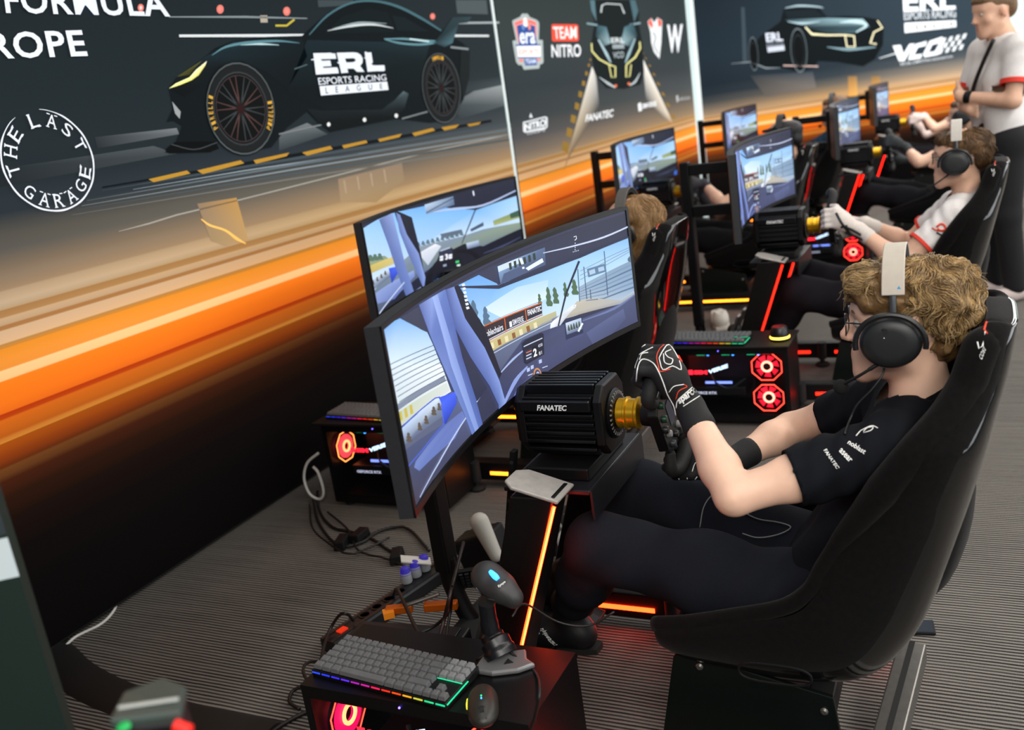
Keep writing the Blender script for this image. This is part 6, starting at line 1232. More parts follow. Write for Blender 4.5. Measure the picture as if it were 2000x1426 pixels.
# ================================================================== the other cockpits
def relight(root, m):
    for ch in root.children_recursive:
        if ch.name.startswith('led_'): ch.material_slots[0].link = 'OBJECT'; ch.material_slots[0].material = m
RIGS = dict(R1=((1.55, 1.09, 0), 'the blonde driver', LEDA), B=((2.57, -.05, .015), 'the driver in the white shirt', LEDR), R2=((4.45, 1.12, 0), 'the capped driver by the wall', LEDA), C=((5.8, -.05, 0), 'the third driver of the near row', LEDR), R3=((7.2, 1.06, 0), 'the farthest driver by the wall', LEDA), D=((8.7, -.05, 0), 'the farthest driver of the near row', LEDR))
MONL = dict(B='curved monitor in front of the driver in the white shirt', R2='curved monitor before the orange banner beside the banner seam', C='third curved monitor of the near row', R3='farthest curved monitor along the wall', D='small farthest curved monitor near the standing man')
for k, (d, who, led) in RIGS.items():
    zc = (d[0], d[1], 0)
    c = copy_tree(cpA, None, zc, 'black racing cockpit frame with glowing uprights of '+who, skip=('perforated_strut',)); relight(c, led)
    copy_tree(stA, None, V(*zc)-V(0, dict(R2=.12, R3=.03).get(k, 0), 0), 'black bucket racing seat of '+who); copy_tree(wbA, None, zc, 'black wheel base with gold quick release of '+who)
    if k != 'R1': copy_tree(monA if k in 'BCD' else monR1, None, V(*d)-(V(0, 0, 0) if k in 'BCD' else V(*D1)), MONL[k])
    stand(d, 'black monitor stand in front of '+who)
    sw = copy_tree(swA, None, zc, 'steering wheel gripped by '+who)
pcR = pc('computer tower with a pink-lit fan and lit sign near the wall', fan='#ff6a30', fan2='#ffb070', edge='#28d060', left='#ff4a58', leftedge='#ff8a40'); pcR.location = V(*pcR.location)+V(1.55, 1.09, 0)
copy_tree(pcA, None, (2.57, -.05, 0), 'computer tower with two big red fan rings in the middle of the room')
copy_tree(pcA, None, (5.8, -.05, 0), 'computer tower with red fans before the third near-row driver')
copy_tree(pcA, None, (4.45, 1.12, 0), 'computer tower by the wall behind the white-shirted driver\'s monitor')
kbF.location = V(*kbF.location)+V(1.55, 1.09, .012); kbF['label'] = 'keyboard on the pink-lit computer tower near the wall'
kb2 = copy_tree(kbF, None, V(1.02, -1.14, -.004), 'keyboard with bluish edge lights on the tower with red fan rings')
for (dx, dy, nm) in ((1.55, 1.09, 'the pink-lit computer tower'), (2.57, -.05, 'the tower with red fan rings')):
    tag(MB().box2((PCX0-.02+dx, PCY0-.01+dy, PCZ+.0005), (PCX1+dx, PCY1+.03+dy, PCZ+(.012 if dx < 2 else .008))).build('shelf_board', BLKM, bevel=.002), 'thin black shelf board on top of '+nm, 'board')
# control knob with a glowing ring on the middle tower
kx = V(PCX0+.09+2.57, PCY0+.045-.05, PCZ+.008); t = thing('control_knob', 'black control knob with a glowing yellow ring beside the middle keyboard', 'knob', tuple(kx))
mb = MB(); mb.lathe([(.040, 0), (.042, .006), (.040, .01)], kx, (0, 0, 1), 32); mb.build('base', BLKM, t, smooth=True)
mb = MB(); mb.lathe([(.041, .010), (.042, .012), (.042, .017), (.041, .019)], kx, (0, 0, 1), 32, caps=False); mb.build('light_ring', mat('led_yellow', '#ffe060', .5, emit='#ffd040', es=4), t, smooth=True)
mb = MB(); mb.lathe([(.040, .019), (.039, .03), (.034, .055), (.030, .060), (.001, .0605)], kx, (0, 0, 1), 32); mb.build('cap', mat('knob_black', '#151516', .35), t, smooth=True)

# ---------------------------------------------------------------- the other drivers
SHORT = lambda col, top=1.: dict(col=col, cols=('#2a1c10', col), vol=[((0, -.026, .030), (.081, .098, .066*top)), ((0, .045, .052), (.066, .050, .034)), ((0, -.075, -.01), (.068, .042, .065))], amp=.003, freq=120., vox=.009, cut=[((0, .10, -.01), (.07, .035, .05))])
LONG = dict(col='#8a6a45', cols=('#6a4c2c', '#b08a5a'), vol=[((0, -.026, .030), (.084, .098, .070)), ((0, -.075, -.03), (.080, .045, .085)), ((0, -.085, -.12), (.085, .050, .10)), ((0, -.085, -.22), (.075, .045, .08)), ((.05, -.05, -.1), (.035, .05, .12)), ((-.055, -.055, -.1), (.035, .05, .12))], amp=.004, freq=60., vox=.010, n=1600, len=.11, rad=.0016, curl=(.0012, .3), drop=.6, cut=[((0, .09, -.01), (.075, .05, .09))])
CAPD = dict(col='#1a1a1c', cols=('#111111', '#222222'), vol=[((0, -.015, .034), (.083, .100, .060)), ((0, .075, .042), (.06, .06, .012)), ((0, -.07, -.02), (.066, .04, .05))], amp=.0005, freq=40., vox=.009)
def mk(k, **st):
    d = RIGS[k][0]; base = dict(vox=.012, hvox=.01, gvox=.009, skin='#dfb298', group='drivers at the other cockpits', wrl=(1.905, .545, .812), shoes='#0b0b0d'); base.update(st); return driver((d[0], d[1], 0), base)
# driver in the white shirt (second near-row cockpit)
o = mk('B', vox=.0085, gvox=.006, label='driver in a white team shirt with red sleeve trim and white gloves', shirt=dict(col='#d9d4d2', trim='#d8301c', collar='#c9c4c2'), trousers='#17151a', gloves='#d2c8c0', hair=dict(SHORT('#6a4c2c'), n=1500, len=.03, rad=.0012, curl=(.001, .5), keep=lambda q, L: q[2] > L(0, 0, -.06)[2] and abs(q[1]-L(0, .012, 0)[1]) > .026 and not (q[1] > L(0, .02, 0)[1] and q[2] < L(0, 0, .03)[2])), glasses='glasses on the driver in the white shirt', roll=18., head=(0, -.015, .045), wrl=(1.855, .535, .755), wrr=(2.13, .535, .735), J=dict(ell_=(1.775, .36, .61), elr=(2.25, .36, .61), neck=(2.02, .10, .835), upper=(2.02, .105, .77), shl=(1.862, .15, .78), shr=(2.178, .15, .78), chest=(2.02, .13, .68)))
headset(o['O'], o['L'], 'grey-banded headset on the driver in the white shirt', band='#b8b2aa', detail=False)
outB = o
o = mk('C', label='driver in a dark navy shirt reaching for the third near-row wheel', shirt=dict(col='#101626'), trousers='#131216', gloves='#23282a', hair=SHORT('#5a4028'), roll=30., wrl=(1.87, .535, .79), wrr=(2.13, .535, .66)); headset(o['O'], o['L'], 'headset on the third driver of the near row', detail=False, mic=False)
o = mk('D', label='farthest driver of the near row with a pale glove and bare forearm', shirt=dict(col='#c9b8b4'), trousers='#17151a', gloves='#d8c4bc', hair=SHORT('#4a3420'), roll=10.); headset(o['O'], o['L'], 'headset on the farthest driver of the near row', detail=False, mic=False)
o = mk('R1', vox=.011, label='driver with long blonde hair seen behind the nearest monitor', shirt=dict(col='#141416'), trousers='#121216', gloves='#161618', hair=LONG, roll=10.); headset(o['O'], o['L'], 'grey headset over the long blonde hair', band='#55524e', detail=False, mic=False)
o = mk('R2', back=.12, lift=.07, label='driver by the wall in a dark cap and black gloves behind the second monitor', shirt=dict(col='#131315'), trousers='#101012', shoes='#a88678', gloves='#26242a', hair=CAPD, roll=20.); headset(o['O'], o['L'], 'dark headset over the cap of the driver by the wall', band='#2a2a2c', detail=False, mic=False)
o = mk('R3', back=.03, lift=.07, label='farthest driver by the wall with brown hair and teal shirt', shirt=dict(col='#12283a'), trousers='#101012', gloves=None, hair=SHORT('#6a4a2e', 1.15), roll=15.); headset(o['O'], o['L'], 'dark headset with boom mic on the farthest wall-side driver', band='#2a2a2c', detail=False)

# ---------------------------------------------------------------- people standing at the far end
def standing(pos, head, st):
    H = rotm('Z', head); B0 = V(*pos)
    def T(x, y, z): return B0+H@V(x, y, z)
    hd = st.get('hd', head); Mh = rotm('Z', hd)@rotm('X', st.get('nod', -8)); O = T(0, .04, 1.635); p = thing('person', st['label'], 'person', tuple(B0), 'people standing at the far end'); vox = .012
    hp, L = head_prims(O, 1.07, Mh); J = {k: T(*v) for k, v in dict(neck=(0, -.01, 1.475), up=(0, 0, 1.40), ch=(0, .01, 1.25), be=(0, .015, 1.08), pe=(0, 0, .93), shl=(-.185, 0, 1.41), shr=(.185, 0, 1.41), el=(-.235, .06, 1.14), er=(.225, .08, 1.13), wl=(-.02, .235, 1.19), wr=(.0, .20, 1.13), hl=(-.09, 0, .92), hr=(.09, 0, .92), kl=(-.10, .02, .50), kr=(.10, .0, .50), al=(-.11, -.02, .09), ar=(.11, -.03, .09)).items()}
    sk = hp+[cap(L(0, -.02, -.07), J['neck'], .054, .058, .03), cap(J['neck'], J['ch'], .07, .08, .03)]
    for sh, el, wr, tip in ((J['shl'], J['el'], J['wl'], T(.10, .20, 1.24)), (J['shr'], J['er'], J['wr'], T(-.11, .205, 1.10))):
        sk += [cap(J['up'], sh, .06, .055, .03), cap(sh, el, .050, .042, .02), cap(el, wr, .043, .029, .02), cap(wr, lerp(wr, tip, .55), .030, .028, .02)]
        for j in range(4): off = V(0, 0, -.027+.018*j); sk.append(cap(lerp(wr, tip, .5)+off, tip+off+H@V(0, -.02, 0), .011, .009, .006))
        sk.append(cap(lerp(wr, tip, .2)+V(0, 0, .03), lerp(wr, tip, .75)+V(0, 0, .05), .013, .010, .01))
    solid_obj('skin', sk, vox*.8, SKIN, p, colfn=lipcol(st['skin'], L))
    hs = SHORT(st['hair']); solid_obj('hair', [ell(L(*c), tuple(q*1.07 for q in r), Mh, .02) for c, r in hs['vol']]+[sub(ell(L(*c), tuple(q*1.07 for q in r), Mh, .012)) for c, r in hs['cut']], .009, mat('hair_'+st['hair'], st['hair'], .6, noise=.3, nscale=90, bump=.5), p)
    S_ = []
    for x in (-1, 1): S_ += [cap(J['up']+H@V(x*.08, 0, -.02), J['ch']+H@V(x*.075, 0, 0), .09, .105, .05), cap(J['ch']+H@V(x*.075, 0, 0), J['be']+H@V(x*.07, 0, 0), .105, .10, .05), cap(J['be']+H@V(x*.07, 0, 0), J['pe']+H@V(x*.07, 0, -.04), .10, .112, .05)]
    for sh, el in ((J['shl'], J['el']), (J['shr'], J['er'])): S_ += [cap(J['neck']+V(0, 0, -.05), sh, .07, .07, .05), cap(sh, lerp(sh, el, .75), .074, .070, .03)]
    PS, FS = solid(S_, vox, wrinkle([(J['be'], (.3, .2, 1), 60, .007, .16), (J['shl'], (.5, 0, .8), 70, .005, .12), (J['pe'], (.8, 0, .5), 55, .006, .15)]))
    solid_cut('shirt', PS, FS, [(lerp(J['shl'], J['el'], .68), nrm(J['el']-J['shl']), .12), (lerp(J['shr'], J['er'], .68), nrm(J['er']-J['shr']), .12), (J['neck']+V(0, 0, .005), V(0, 0, 1), .08)], mat('cloth_'+st['shirt'], st['shirt'], .85, noise=.10, nscale=250, spec=.15), p)
    for sh, el in ((J['shl'], J['el']), (J['shr'], J['er'])):
        ax = nrm(el-sh); c0 = lerp(sh, el, .68); u, v, w_ = frame(ax); mb = MB(); mb.loft([[c0+ax*k+(u*math.cos(a)+v*math.sin(a))*(.072+e) for a in np.linspace(0, 6.283, 24, False)] for k, e in ((-.022, .0), (-.022, .003), (.004, .003), (.004, -.006))], caps=False); mb.build('sleeve_trim', mat('trim_#d8301c', '#d8301c', .7), p, smooth=True)
    rg = [J['neck']+V(0, 0, .0)+H@V(.066*math.cos(a), .066*math.sin(a), -.012*math.sin(a)) for a in np.linspace(0, 6.283, 24, False)]; mb = MB(); mb.tube(rg, .009, 8, True); mb.build('collar', mat('trim_#d8301c'), p, smooth='all')
    T_ = [cap(J['hl'], J['hr'], .11, .11, .05), cap(J['pe'], J['pe']+V(0, 0, .06), .12, .115, .05)]
    for h_, k_, a_ in ((J['hl'], J['kl'], J['al']), (J['hr'], J['kr'], J['ar'])): T_ += [cap(h_, k_, .10, .075, .04), cap(k_, a_, .075, .062, .03)]
    solid_obj('trousers', T_, vox, mat('cloth_#0d0d10', '#0d0d10', .9), p)
    for a_ in (J['al'], J['ar']):
        so, _ = solid_obj('shoe', [cap(a_+V(0, 0, -.02), a_+V(0, 0, -.045)+H@V(0, .02, 0), .045, .043, .03), cap(a_+V(0, 0, -.045)+H@V(0, -.03, 0), a_+V(0, 0, -.05)+H@V(0, .15, 0), .042, .040, .03), cut((0, 0, .002), (0, 0, -1))], .010, mat('shoe_pale', '#c9b9b4', .6), p)
    for s in (-1, 1): mb = MB(); mb.sphere(L(s*.030, .0790, -.0125), .0112, 12, 8); mb.build('eye', mat('eye_white', '#d8d4cf', .25), p, smooth=True)
    return p, J, T
pm, Jm, Tm = standing((6.15, -.105, 0), 28., dict(label='tall man in a white shirt with red sleeve trim standing with arms crossed', skin='#d2a68c', hair='#6a5238', shirt='#dcd8d6', hd=30., nod=-10))
mb = MB(); mb.tube(spline([Tm(-.12, .10, 1.47), Tm(-.06, .125, 1.36), Tm(.02, .135, 1.24), Tm(.10, .13, 1.10)], 5), .011, 8); mb.build('shoulder_strap', CAB, pm, smooth='all')
w0, w1 = Jm['wl'], Jm['el']; ax = nrm(w1-w0); mb = MB(); mb.lathe([(.031, -.02), (.034, -.016), (.034, .016), (.031, .02)], w0+ax*.045, ax, 24, caps=False); tag(mb.build('wristwatch', BLKM, smooth=True), 'black wristwatch on the standing man with crossed arms', 'watch')
standing((9.3, -.52, 0), 70., dict(label='second standing person in a pale shirt half hidden at the right edge', skin='#b98a70', hair='#3a2a1e', shirt='#c9cfd4'))

# ---------------------------------------------------------------- foreground board and device
e0 = V(.735, 1.175, 0); bd = nrm(V(-.62, .78, 0)); bn = V(bd[1], -bd[0], 0); bn = bn if bn@(EYE-e0) > 0 else -bn
def board(z0, z1, dep, col, off=0., x0=0., x1=.8):
    M = np.stack([bd, bn, V(0, 0, 1)], 1); mb = MB(); mb.box(e0+bd*(x0+x1)/2-bn*(dep/2-off)+V(0, 0, (z0+z1)/2), (x1-x0, dep, z1-z0), M); return mb
t = thing('display_board', 'dark green display board with a white band at the left edge', 'board', tuple(e0+bd*.4))
board(.0, 1.9, .03, None).build('panel', mat('board_green', '#081e18', .6, noise=.1, nscale=4), t)
board(.982, 1.040, .002, None, .0012).build('white_band', mat('board_white', '#c9d6da', .5), t); board(1.045, 1.9, .002, None, .0012).build('upper_print', mat('board_slate', '#2a3338', .5, noise=.2, nscale=6), t)
dv = EYE+ray(292, 1385)*1.12; t = thing('foreground_device', 'blurred grey-topped black device with a white lettered strip in the lower left foreground', 'device', (dv[0], dv[1], 0))
def q(x, y, dd): return EYE+ray(x, y)*dd
rt, up_, fw_ = RT, UP, FW
top = [q(212, 1405, 1.06), q(352, 1388, 1.06), q(362, 1340, 1.13), q(318, 1322, 1.17), q(240, 1352, 1.15)]
mb = MB(); mb.add(top+[p_+V(0, 0, -.012) for p_ in top], [(0, 1, 2, 3, 4), (9, 8, 7, 6, 5)]+[(i, (i+1) % 5, 5+(i+1) % 5, 5+i) for i in range(5)]); mb.build('top_plate', mat('device_grey', '#3a4642', .45), t, bevel=.003)
low = [V(p_[0], p_[1], .0) for p_ in top]; cen = np.mean(top, 0)
mb = MB(); mb.loft([[lerp(p_, cen, .08)+V(0, 0, -.0125) for p_ in top], [lerp(p_, cen, .08)-V(0, 0, .16) for p_ in top]]); mb.build('body', mat('device_body', '#0a0c10', .4), t, bevel=.004)
mb = MB(); mb.cyl(V(cen[0], cen[1], 0), cen-V(0, 0, .15), .02, None, 16); mb.lathe([(.16, 0), (.16, .012), (.03, .03)], (cen[0], cen[1], 0), (0, 0, 1), 28); mb.build('pole', BLK, t, smooth=True)
mb = MB(); ln0, ln1 = lerp(top[0], top[4], .35), lerp(top[1], top[2], .45); nrmT = nrm(np.cross(top[1]-top[0], top[4]-top[0])); nrmT = nrmT if nrmT[2] > 0 else -nrmT
sd = nrm(np.cross(nrmT, ln1-ln0)); text_quad(mb, 'RACING SYSTEMS', [(0, 0), (1, 0), (1, 1), (0, 1)], lambda x, y: lerp(ln0, ln1, .08+.84*x)+sd*.011*(y-.3)+nrmT*.0015, None, bold=.02) if False else mb.bar(lerp(ln0, ln1, .06)+nrmT*.001, lerp(ln0, ln1, .94)+nrmT*.001, .010, .001, up=nrmT); mb.build('lettered_strip', mat('strip_white', '#b9bcb8', .6), t)
mb = MB(); g0 = q(242, 1420, 1.055); mb.sphere(g0, (.007, .007, .004), 12, 8); mb.build('green_lamp', mat('dim_green', '#108040', .5, emit='#10a048', es=.6), t, smooth=True)
mb = MB(); r0, r1 = q(342, 1416, 1.055), q(372, 1428, 1.05); mb.tube([r0, r1], .006, 10); mb.build('red_lamp', mat('dim_red', '#c01810', .5, emit='#d81808', es=.8), t, smooth=True)
# ================================================================== printed and worn details
pA = out['p']; org = (1180, 640); sc = 4.192
def zz(pts): return [(org[0]+x/sc, org[1]+y/sc) for x, y in pts]
gl, gr = out['gloves']; goL, goR = out['glove_o']
mb = MB()
for ln in ([(262, 440), (275, 330), (300, 270), (340, 262), (400, 290), (440, 350), (480, 440), (520, 550), (570, 640), (590, 720), (615, 780)],): pixline(mb, gl, zz(ln), .0016)
mb.build('white_seam', WHITE, goL, smooth='all', fixn=False)
for ln in ([(255, 330), (270, 240), (340, 190), (400, 160)], [(280, 210), (310, 160), (390, 115), (455, 122)], [(290, 262), (310, 215), (360, 205)]):
    mb = MB(); pixline(mb, gl, zz(ln), .0013)
    if mb.v: mb.build('finger_stripe', WHITE, goL, smooth='all', fixn=False)
mb = MB(); pixline(mb, gl, zz([(450, 250), (480, 190), (530, 140), (600, 240), (630, 345), (560, 315), (480, 345), (450, 250)]), .0014, sp=3); pixline(mb, gl, zz([(545, 180), (500, 205), (520, 240), (560, 262), (545, 300), (495, 285), (485, 215)]), .0014); mb.build('badge', WHITE, goL, smooth='all', fixn=False)
mb = MB(); pixline(mb, gl, zz([(490, 140), (455, 175), (430, 240), (445, 320), (460, 360), (540, 340)]), .0013); mb.build('badge_edge', REDP, goL, smooth='all', fixn=False)
mb = MB(); pixline(mb, gl, zz([(585, 590), (610, 520), (675, 485), (650, 465)]), .0013); mb.build('wrist_stripe', REDP, goL, smooth='all', fixn=False)
mb = MB(); pixline(mb, gl, zz([(530, 530), (570, 482), (650, 465)]), .0012); pixline(mb, gl, zz([(590, 660), (600, 600), (650, 550), (720, 490)]), .0013); mb.build('wrist_line', WHITE, goL, smooth='all', fixn=False)
mb = MB(); pixtext(mb, gl, 'sparco', zz([(628, 642), (775, 545), (745, 480), (600, 590)]), bold=.04); pixline(mb, gl, zz([(648, 645), (780, 560)]), .0012); mb.build('lettering', WHITE, goL, fixn=False)
for ln, m_, nm in (([(450, 1110), (470, 1170), (500, 1230), (600, 1300), (700, 1335)], WHITE, 'white_seam'), ([(610, 1235), (630, 1280)], WHITE, 'stripe'), ([(640, 1240), (655, 1280)], WHITE, 'stripe'), ([(680, 1230), (690, 1300)], WHITE, 'stripe'), ([(720, 1180), (740, 1120), (760, 1100)], WHITE, 'stripe'), ([(760, 1130), (800, 1190), (830, 1230)], REDP, 'red_stripe'), ([(730, 1260), (760, 1220)], WHITE, 'stripe')):
    mb = MB(); pixline(mb, gr, zz(ln), .0014)
    if mb.v: mb.build(nm, m_, goR, smooth='all', fixn=False)
# team shirt lettering
org = (1560, 760); sc = 4.195; sv = out['shirt']; so = out['shirt_o']
for tx, qd in (('noblast', [(395, 448), (535, 535), (560, 500), (420, 415)]), ('asear', [(328, 512), (415, 605), (440, 578), (350, 482)]), ('FANATEC', [(200, 505), (310, 655), (336, 645), (228, 490)])):
    mb = MB(); pixtext(mb, sv, tx, zz(qd), bold=.02); mb.build('sleeve_lettering', WHITE, so, fixn=False)
mb = MB(); pixline(mb, sv, zz([(470, 385), (500, 350), (530, 330), (600, 302), (648, 320)]), .0013); pixline(mb, sv, zz([(530, 350), (562, 318), (610, 312), (590, 340), (530, 358)]), .0012, sp=2); mb.build('shoulder_logo', WHITE, so, smooth='all', fixn=False)
# second driver's sleeve mark
org = (1540, 130); sc = 3.315
mb = MB(); pixline(mb, outB['shirt'], zz([(960, 1040), (985, 1020), (1010, 1030), (1015, 1055), (985, 1062), (965, 1050)]), .005, sp=3); pixline(mb, outB['shirt'], zz([(930, 1045), (960, 1062), (1000, 1068)]), .003)
if mb.v: mb.build('sleeve_mark', REDP, outB['shirt_o'], smooth='all', fixn=False)
mb = MB(); pixline(mb, outB['shirt'], zz([(960, 1075), (990, 1092), (1022, 1110)]), .004)
if mb.v: mb.build('sleeve_mark', CAB, outB['shirt_o'], smooth='all', fixn=False)
org = (1540, 130)
for gi in range(2):
    mb = MB()
    for ln in ([(310, 950), (350, 1020), (400, 1080)], [(350, 1030), (420, 1060), (470, 1090)], [(370, 1070), (440, 1100), (480, 1120)], [(340, 1040), (380, 1030)]): pixline(mb, outB['gloves'][gi], zz(ln), .006, sp=3)
    if mb.v: mb.build('dark_stripes', CAB, outB['glove_o'][gi], smooth='all', fixn=False)
# shoe prints
sh = out['shoes'][0]; sho = out['shoe_o'][0]
mb = MB(); c_ = out['J']['anl']; h_ = [hit(sh, 1092+i*2, 1200+i*10) for i in range(5)]
fnS = lambda y, z: V(*(sh.find_nearest(Vector((c_[0]-.06, c_[1]+y, c_[2]+z)))[0]))+V(-.0016, 0, .0004)
text_quad(mb, 'alpinestars', [(.055, -.005), (.015, -.075), (.033, -.083), (.073, -.013)], fnS, None, bold=.02)
mb2 = MB()
for k in range(3): mb2.tube([fnS(.07+.016*k, -.03-.008*k), fnS(.10+.012*k, -.062)], .0022, 6)
mb2.build('side_star', mat('pale_blue_print', '#9fc4d0', .6), sho, smooth='all', fixn=False)
if mb.v: mb.build('strap_lettering', WHITE, sho, fixn=False)
# headset lead and thin wire
hl = MB(); Lh = out['L']; hl.tube(spline([Lh(-.112, .030, -.078), onp(1722, 735, 'x', 1.885), onp(1702, 762, 'x', 1.875), onp(1675, 790, 'x', 1.87), onp(1660, 820, 'x', 1.86), hit(sv, 1650, 850, .003) if hit(sv, 1650, 850) is not None else onp(1650, 850, 'x', 1.86)], 6), .0024, 8); hl.build('lead', CAB, hsA, smooth='all')
tv = out['trousers']; pts = [hit(tv, *q, .004) for q in ((1368, 1030), (1376, 990), (1395, 968), (1420, 975), (1450, 1000), (1480, 1015), (1520, 1022), (1545, 1032), (1520, 1045), (1480, 1050), (1450, 1042))]
pts = [q for q in pts if q is not None]
if len(pts) > 2: mb = MB(); mb.tube(spline(pts, 5), .0018, 6); tag(mb.build('cable', mat('wire_grey', '#6a6a6c', .5), smooth='all'), 'thin grey wire looping over the thighs of the navy-shirted driver', 'cable')

# ================================================================== clutter on the carpet
ph = onp(1802, 1226, 'z', .006); t = thing('phone', 'smartphone lying on the carpet behind the nearest seat', 'phone', (ph[0], ph[1], 0)); M = rotm('Z', 8)
mb = MB(); mb.box((ph[0], ph[1]+.025, .005), (.068, .11, .009), M); mb.build('body', BLKM, t, bevel=.004); mb = MB(); mb.box((ph[0], ph[1]+.025, .0098), (.060, .10, .0006), M); mb.build('screen', mat('phone_glass', '#1c2026', .1, emit='#30363e', es=.5), t)
# patterned trainers behind the near upright
def trainer(c0, ang, label, nm):
    M = rotm('Z', ang); c0 = V(*c0); t = thing('trainer', label, 'shoe', (c0[0], c0[1], 0), 'patterned trainers on the floor')
    P = [cap(c0+M@V(0, -.09, .05), c0+M@V(0, .02, .045), .045, .044, .03), cap(c0+M@V(0, .02, .042), c0+M@V(0, .14, .034), .044, .036, .03), cap(c0+M@V(0, -.09, .06), c0+M@V(0, -.08, .10), .042, .038, .03), sub(ell(c0+M@V(0, -.075, .12), (.03, .045, .04), M, .01)), cut(c0+V(0, 0, .012), (0, 0, -1))]
    o, bv = solid_obj('upper', P, .006, mat('trainer_dark', '#1d1c1c', .7, noise=.2, nscale=60), t)
    mb = MB(); mb.loft([[c0+M@V(x*1.03, y*1.02, z) for x, y in ((-.03, -.14), (.03, -.14), (.05, -.06), (.048, .06), (.04, .15), (.0, .185), (-.04, .15), (-.048, .06), (-.05, -.06))] for z in (.0, .016)]); mb.build('sole', mat('sole_pale', '#8a8682', .7), t, smooth=True)
    for k in range(4): mb = MB(); mb.tube(spline([c0+M@V(-.05, -.06+.05*k, .03+.01*(k % 2)), c0+M@V(-.048, -.04+.05*k, .06), c0+M@V(-.03, -.02+.05*k, .085-.008*k), c0+M@V(0, -.01+.05*k, .092-.010*k)], 4), .006, 6); mb.build('pale_stripe', mat('trainer_pale', '#8f8c88', .7), t, smooth=True)
    return t
q1 = onp(1128, 1035, 'z', .0); trainer((q1[0], q1[1], 0), 10, 'grey patterned trainer behind the glowing near upright', '')
q2 = onp(1100, 1085, 'z', .0); trainer((q2[0], q2[1], 0), -20, 'patterned trainer lying nearer to the knee of the front driver', '')
# black bracket with a pale pad
pb = onp(970, 1118, 'z', .0); t = thing('padded_bracket', 'black bracket with a pale rounded pad behind the near upright', 'bracket', (pb[0], pb[1], 0))
b0, b1 = onp(955, 1100, 'x', pb[0]-.05), onp(985, 1110, 'x', pb[0]-.05)
mb = MB(); cb = V(pb[0], pb[1]+.03, .075); mb.box(cb, (.10, .16, .15), rotm('X', -18)); mb.build('body', BLKM, t, bevel=.01)
o, _ = solid_obj('pad', [cap(cb+V(-.04, -.02, .13), cb+V(-.055, -.07, .02), .032, .022, .02)], .006, mat('pad_pale', '#a8a49c', .7), t)
# power strip on the floor with plugs
a, b = onp(640, 1262, 'z', .03), onp(868, 1108, 'z', .03); u = nrm(b-a); n_ = V(-u[1], u[0], 0); t = thing('power_strip', 'long black power strip with pale plugs lying behind the nearest computer', 'power strip', tuple(V(*((a+b)/2)[:2], 0)))
mb = MB(); mb.bar(a-V(0, 0, .005), b-V(0, 0, .005), .07, .045); mb.build('body', mat('strip_black', '#101013', .45), t, bevel=.006)
for off in (-.022, .022): mb = MB(); mb.bar(a+n_*off+V(0, 0, .0185), b+n_*off+V(0, 0, .0185), .012, .004); mb.build('edge_rail', mat('strip_rail', '#2c2c30', .35, .5), t)
for k in range(3):
    c0 = lerp(a, b, .70+.085*k)+n_*.02+V(0, 0, .02); mb = MB(); mb.lathe([(.017, 0), (.019, .004), (.018, .035), (.010, .042)], c0, (0, 0, 1), 18); p_ = mb.build('plug', mat('plug_pale', '#8f9298', .5), t, smooth=True); mb = MB(); mb.lathe([(.0185, .030), (.014, .052), (.008, .056)], c0, (0, 0, 1), 18); mb.build('plug_cap', mat('plug_violet', '#2a2470', .5, emit='#3020c0', es=.25), p_, smooth=True)
for k in range(4): c0 = lerp(a, b, .30+.1*k)+V(0, 0, .018); mb = MB(); mb.lathe([(.020, 0), (.020, .0025), (.015, .003), (.0145, -.0), (.001, .0)], c0, (0, 0, 1), 20); mb.build('socket', mat('socket_black', '#060607', .4), t, smooth=True)
c0 = lerp(a, b, .12)+V(0, 0, .019); mb = MB(); mb.box(c0, (.022, .03, .006), np.stack([n_, u, V(0, 0, 1)], 1)); mb.build('switch', mat('switch_red', '#3a0808', .3, emit='#ff3010', es=.6), t)
tag(MB().box(onp(812, 1094, 'z', .10), (.05, .10, .004), rotm('Z', 35)@rotm('X', 18)).build('paper_tag', mat('paper_white', '#b9b6b0', .7)), 'small white paper tag standing on the power strip plugs', 'tag')
# flat black box behind the keyboard and the orange clamp parts
rb = onp(830, 1240, 'z', .20); t = thing('splitter_box', 'flat black box behind the keyboard with cables running over it', 'box', (rb[0], rb[1], 0))
mb = MB(); mb.box((rb[0]-.04, rb[1]+.05, .10), (.17, .33, .20), rotm('Z', 6)); mb.build('body', mat('box_black', '#0c0d10', .5, noise=.1), t, bevel=.006); mb = MB(); mb.box((rb[0]-.04, rb[1]+.05, .2025), (.14, .29, .006), rotm('Z', 6)); mb.build('lid', mat('lid_slate', '#14161c', .45), t, bevel=.002)
oc = onp(815, 1192, 'z', .215); ORG = mat('orange_metal', '#c05a10', .35, .4); t = thing('orange_clamp', 'orange metal clamp with silver screw behind the keyboard', 'clamp', tuple(oc-V(0, 0, .012)))
mb = MB(); mb.bar(oc+V(-.02, .09, .0), oc+V(.01, .02, .0), .022, .024); mb.build('jaw', ORG, t, bevel=.004); mb = MB(); mb.bar(oc+V(.02, -.01, .0), oc+V(.05, -.10, .0), .024, .024); mb.build('jaw', ORG, t, bevel=.004); mb = MB(); mb.cyl(oc+V(.0, .03, .012), oc+V(.045, -.05, .03), .006, None, 12); mb.build('screw', GREY, t, smooth=True)
mb = MB(); mb.box(oc+V(-.03, .075, -.002), (.03, .03, .018), rotm('Z', 40)); mb.build('wedge', mat('orange_bright', '#e08018', .4), t)
nk = onp(908, 1130, 'z', .25); t = thing('number_pad', 'small black keypad leaning beside the scanner', 'keypad', tuple(nk-V(0, 0, .05))); Mk = rotm('Z', 28)@rotm('Y', -35)
mb = MB(); mb.box(nk, (.012, .075, .10), Mk); mb.build('body', BLKM, t, bevel=.003)
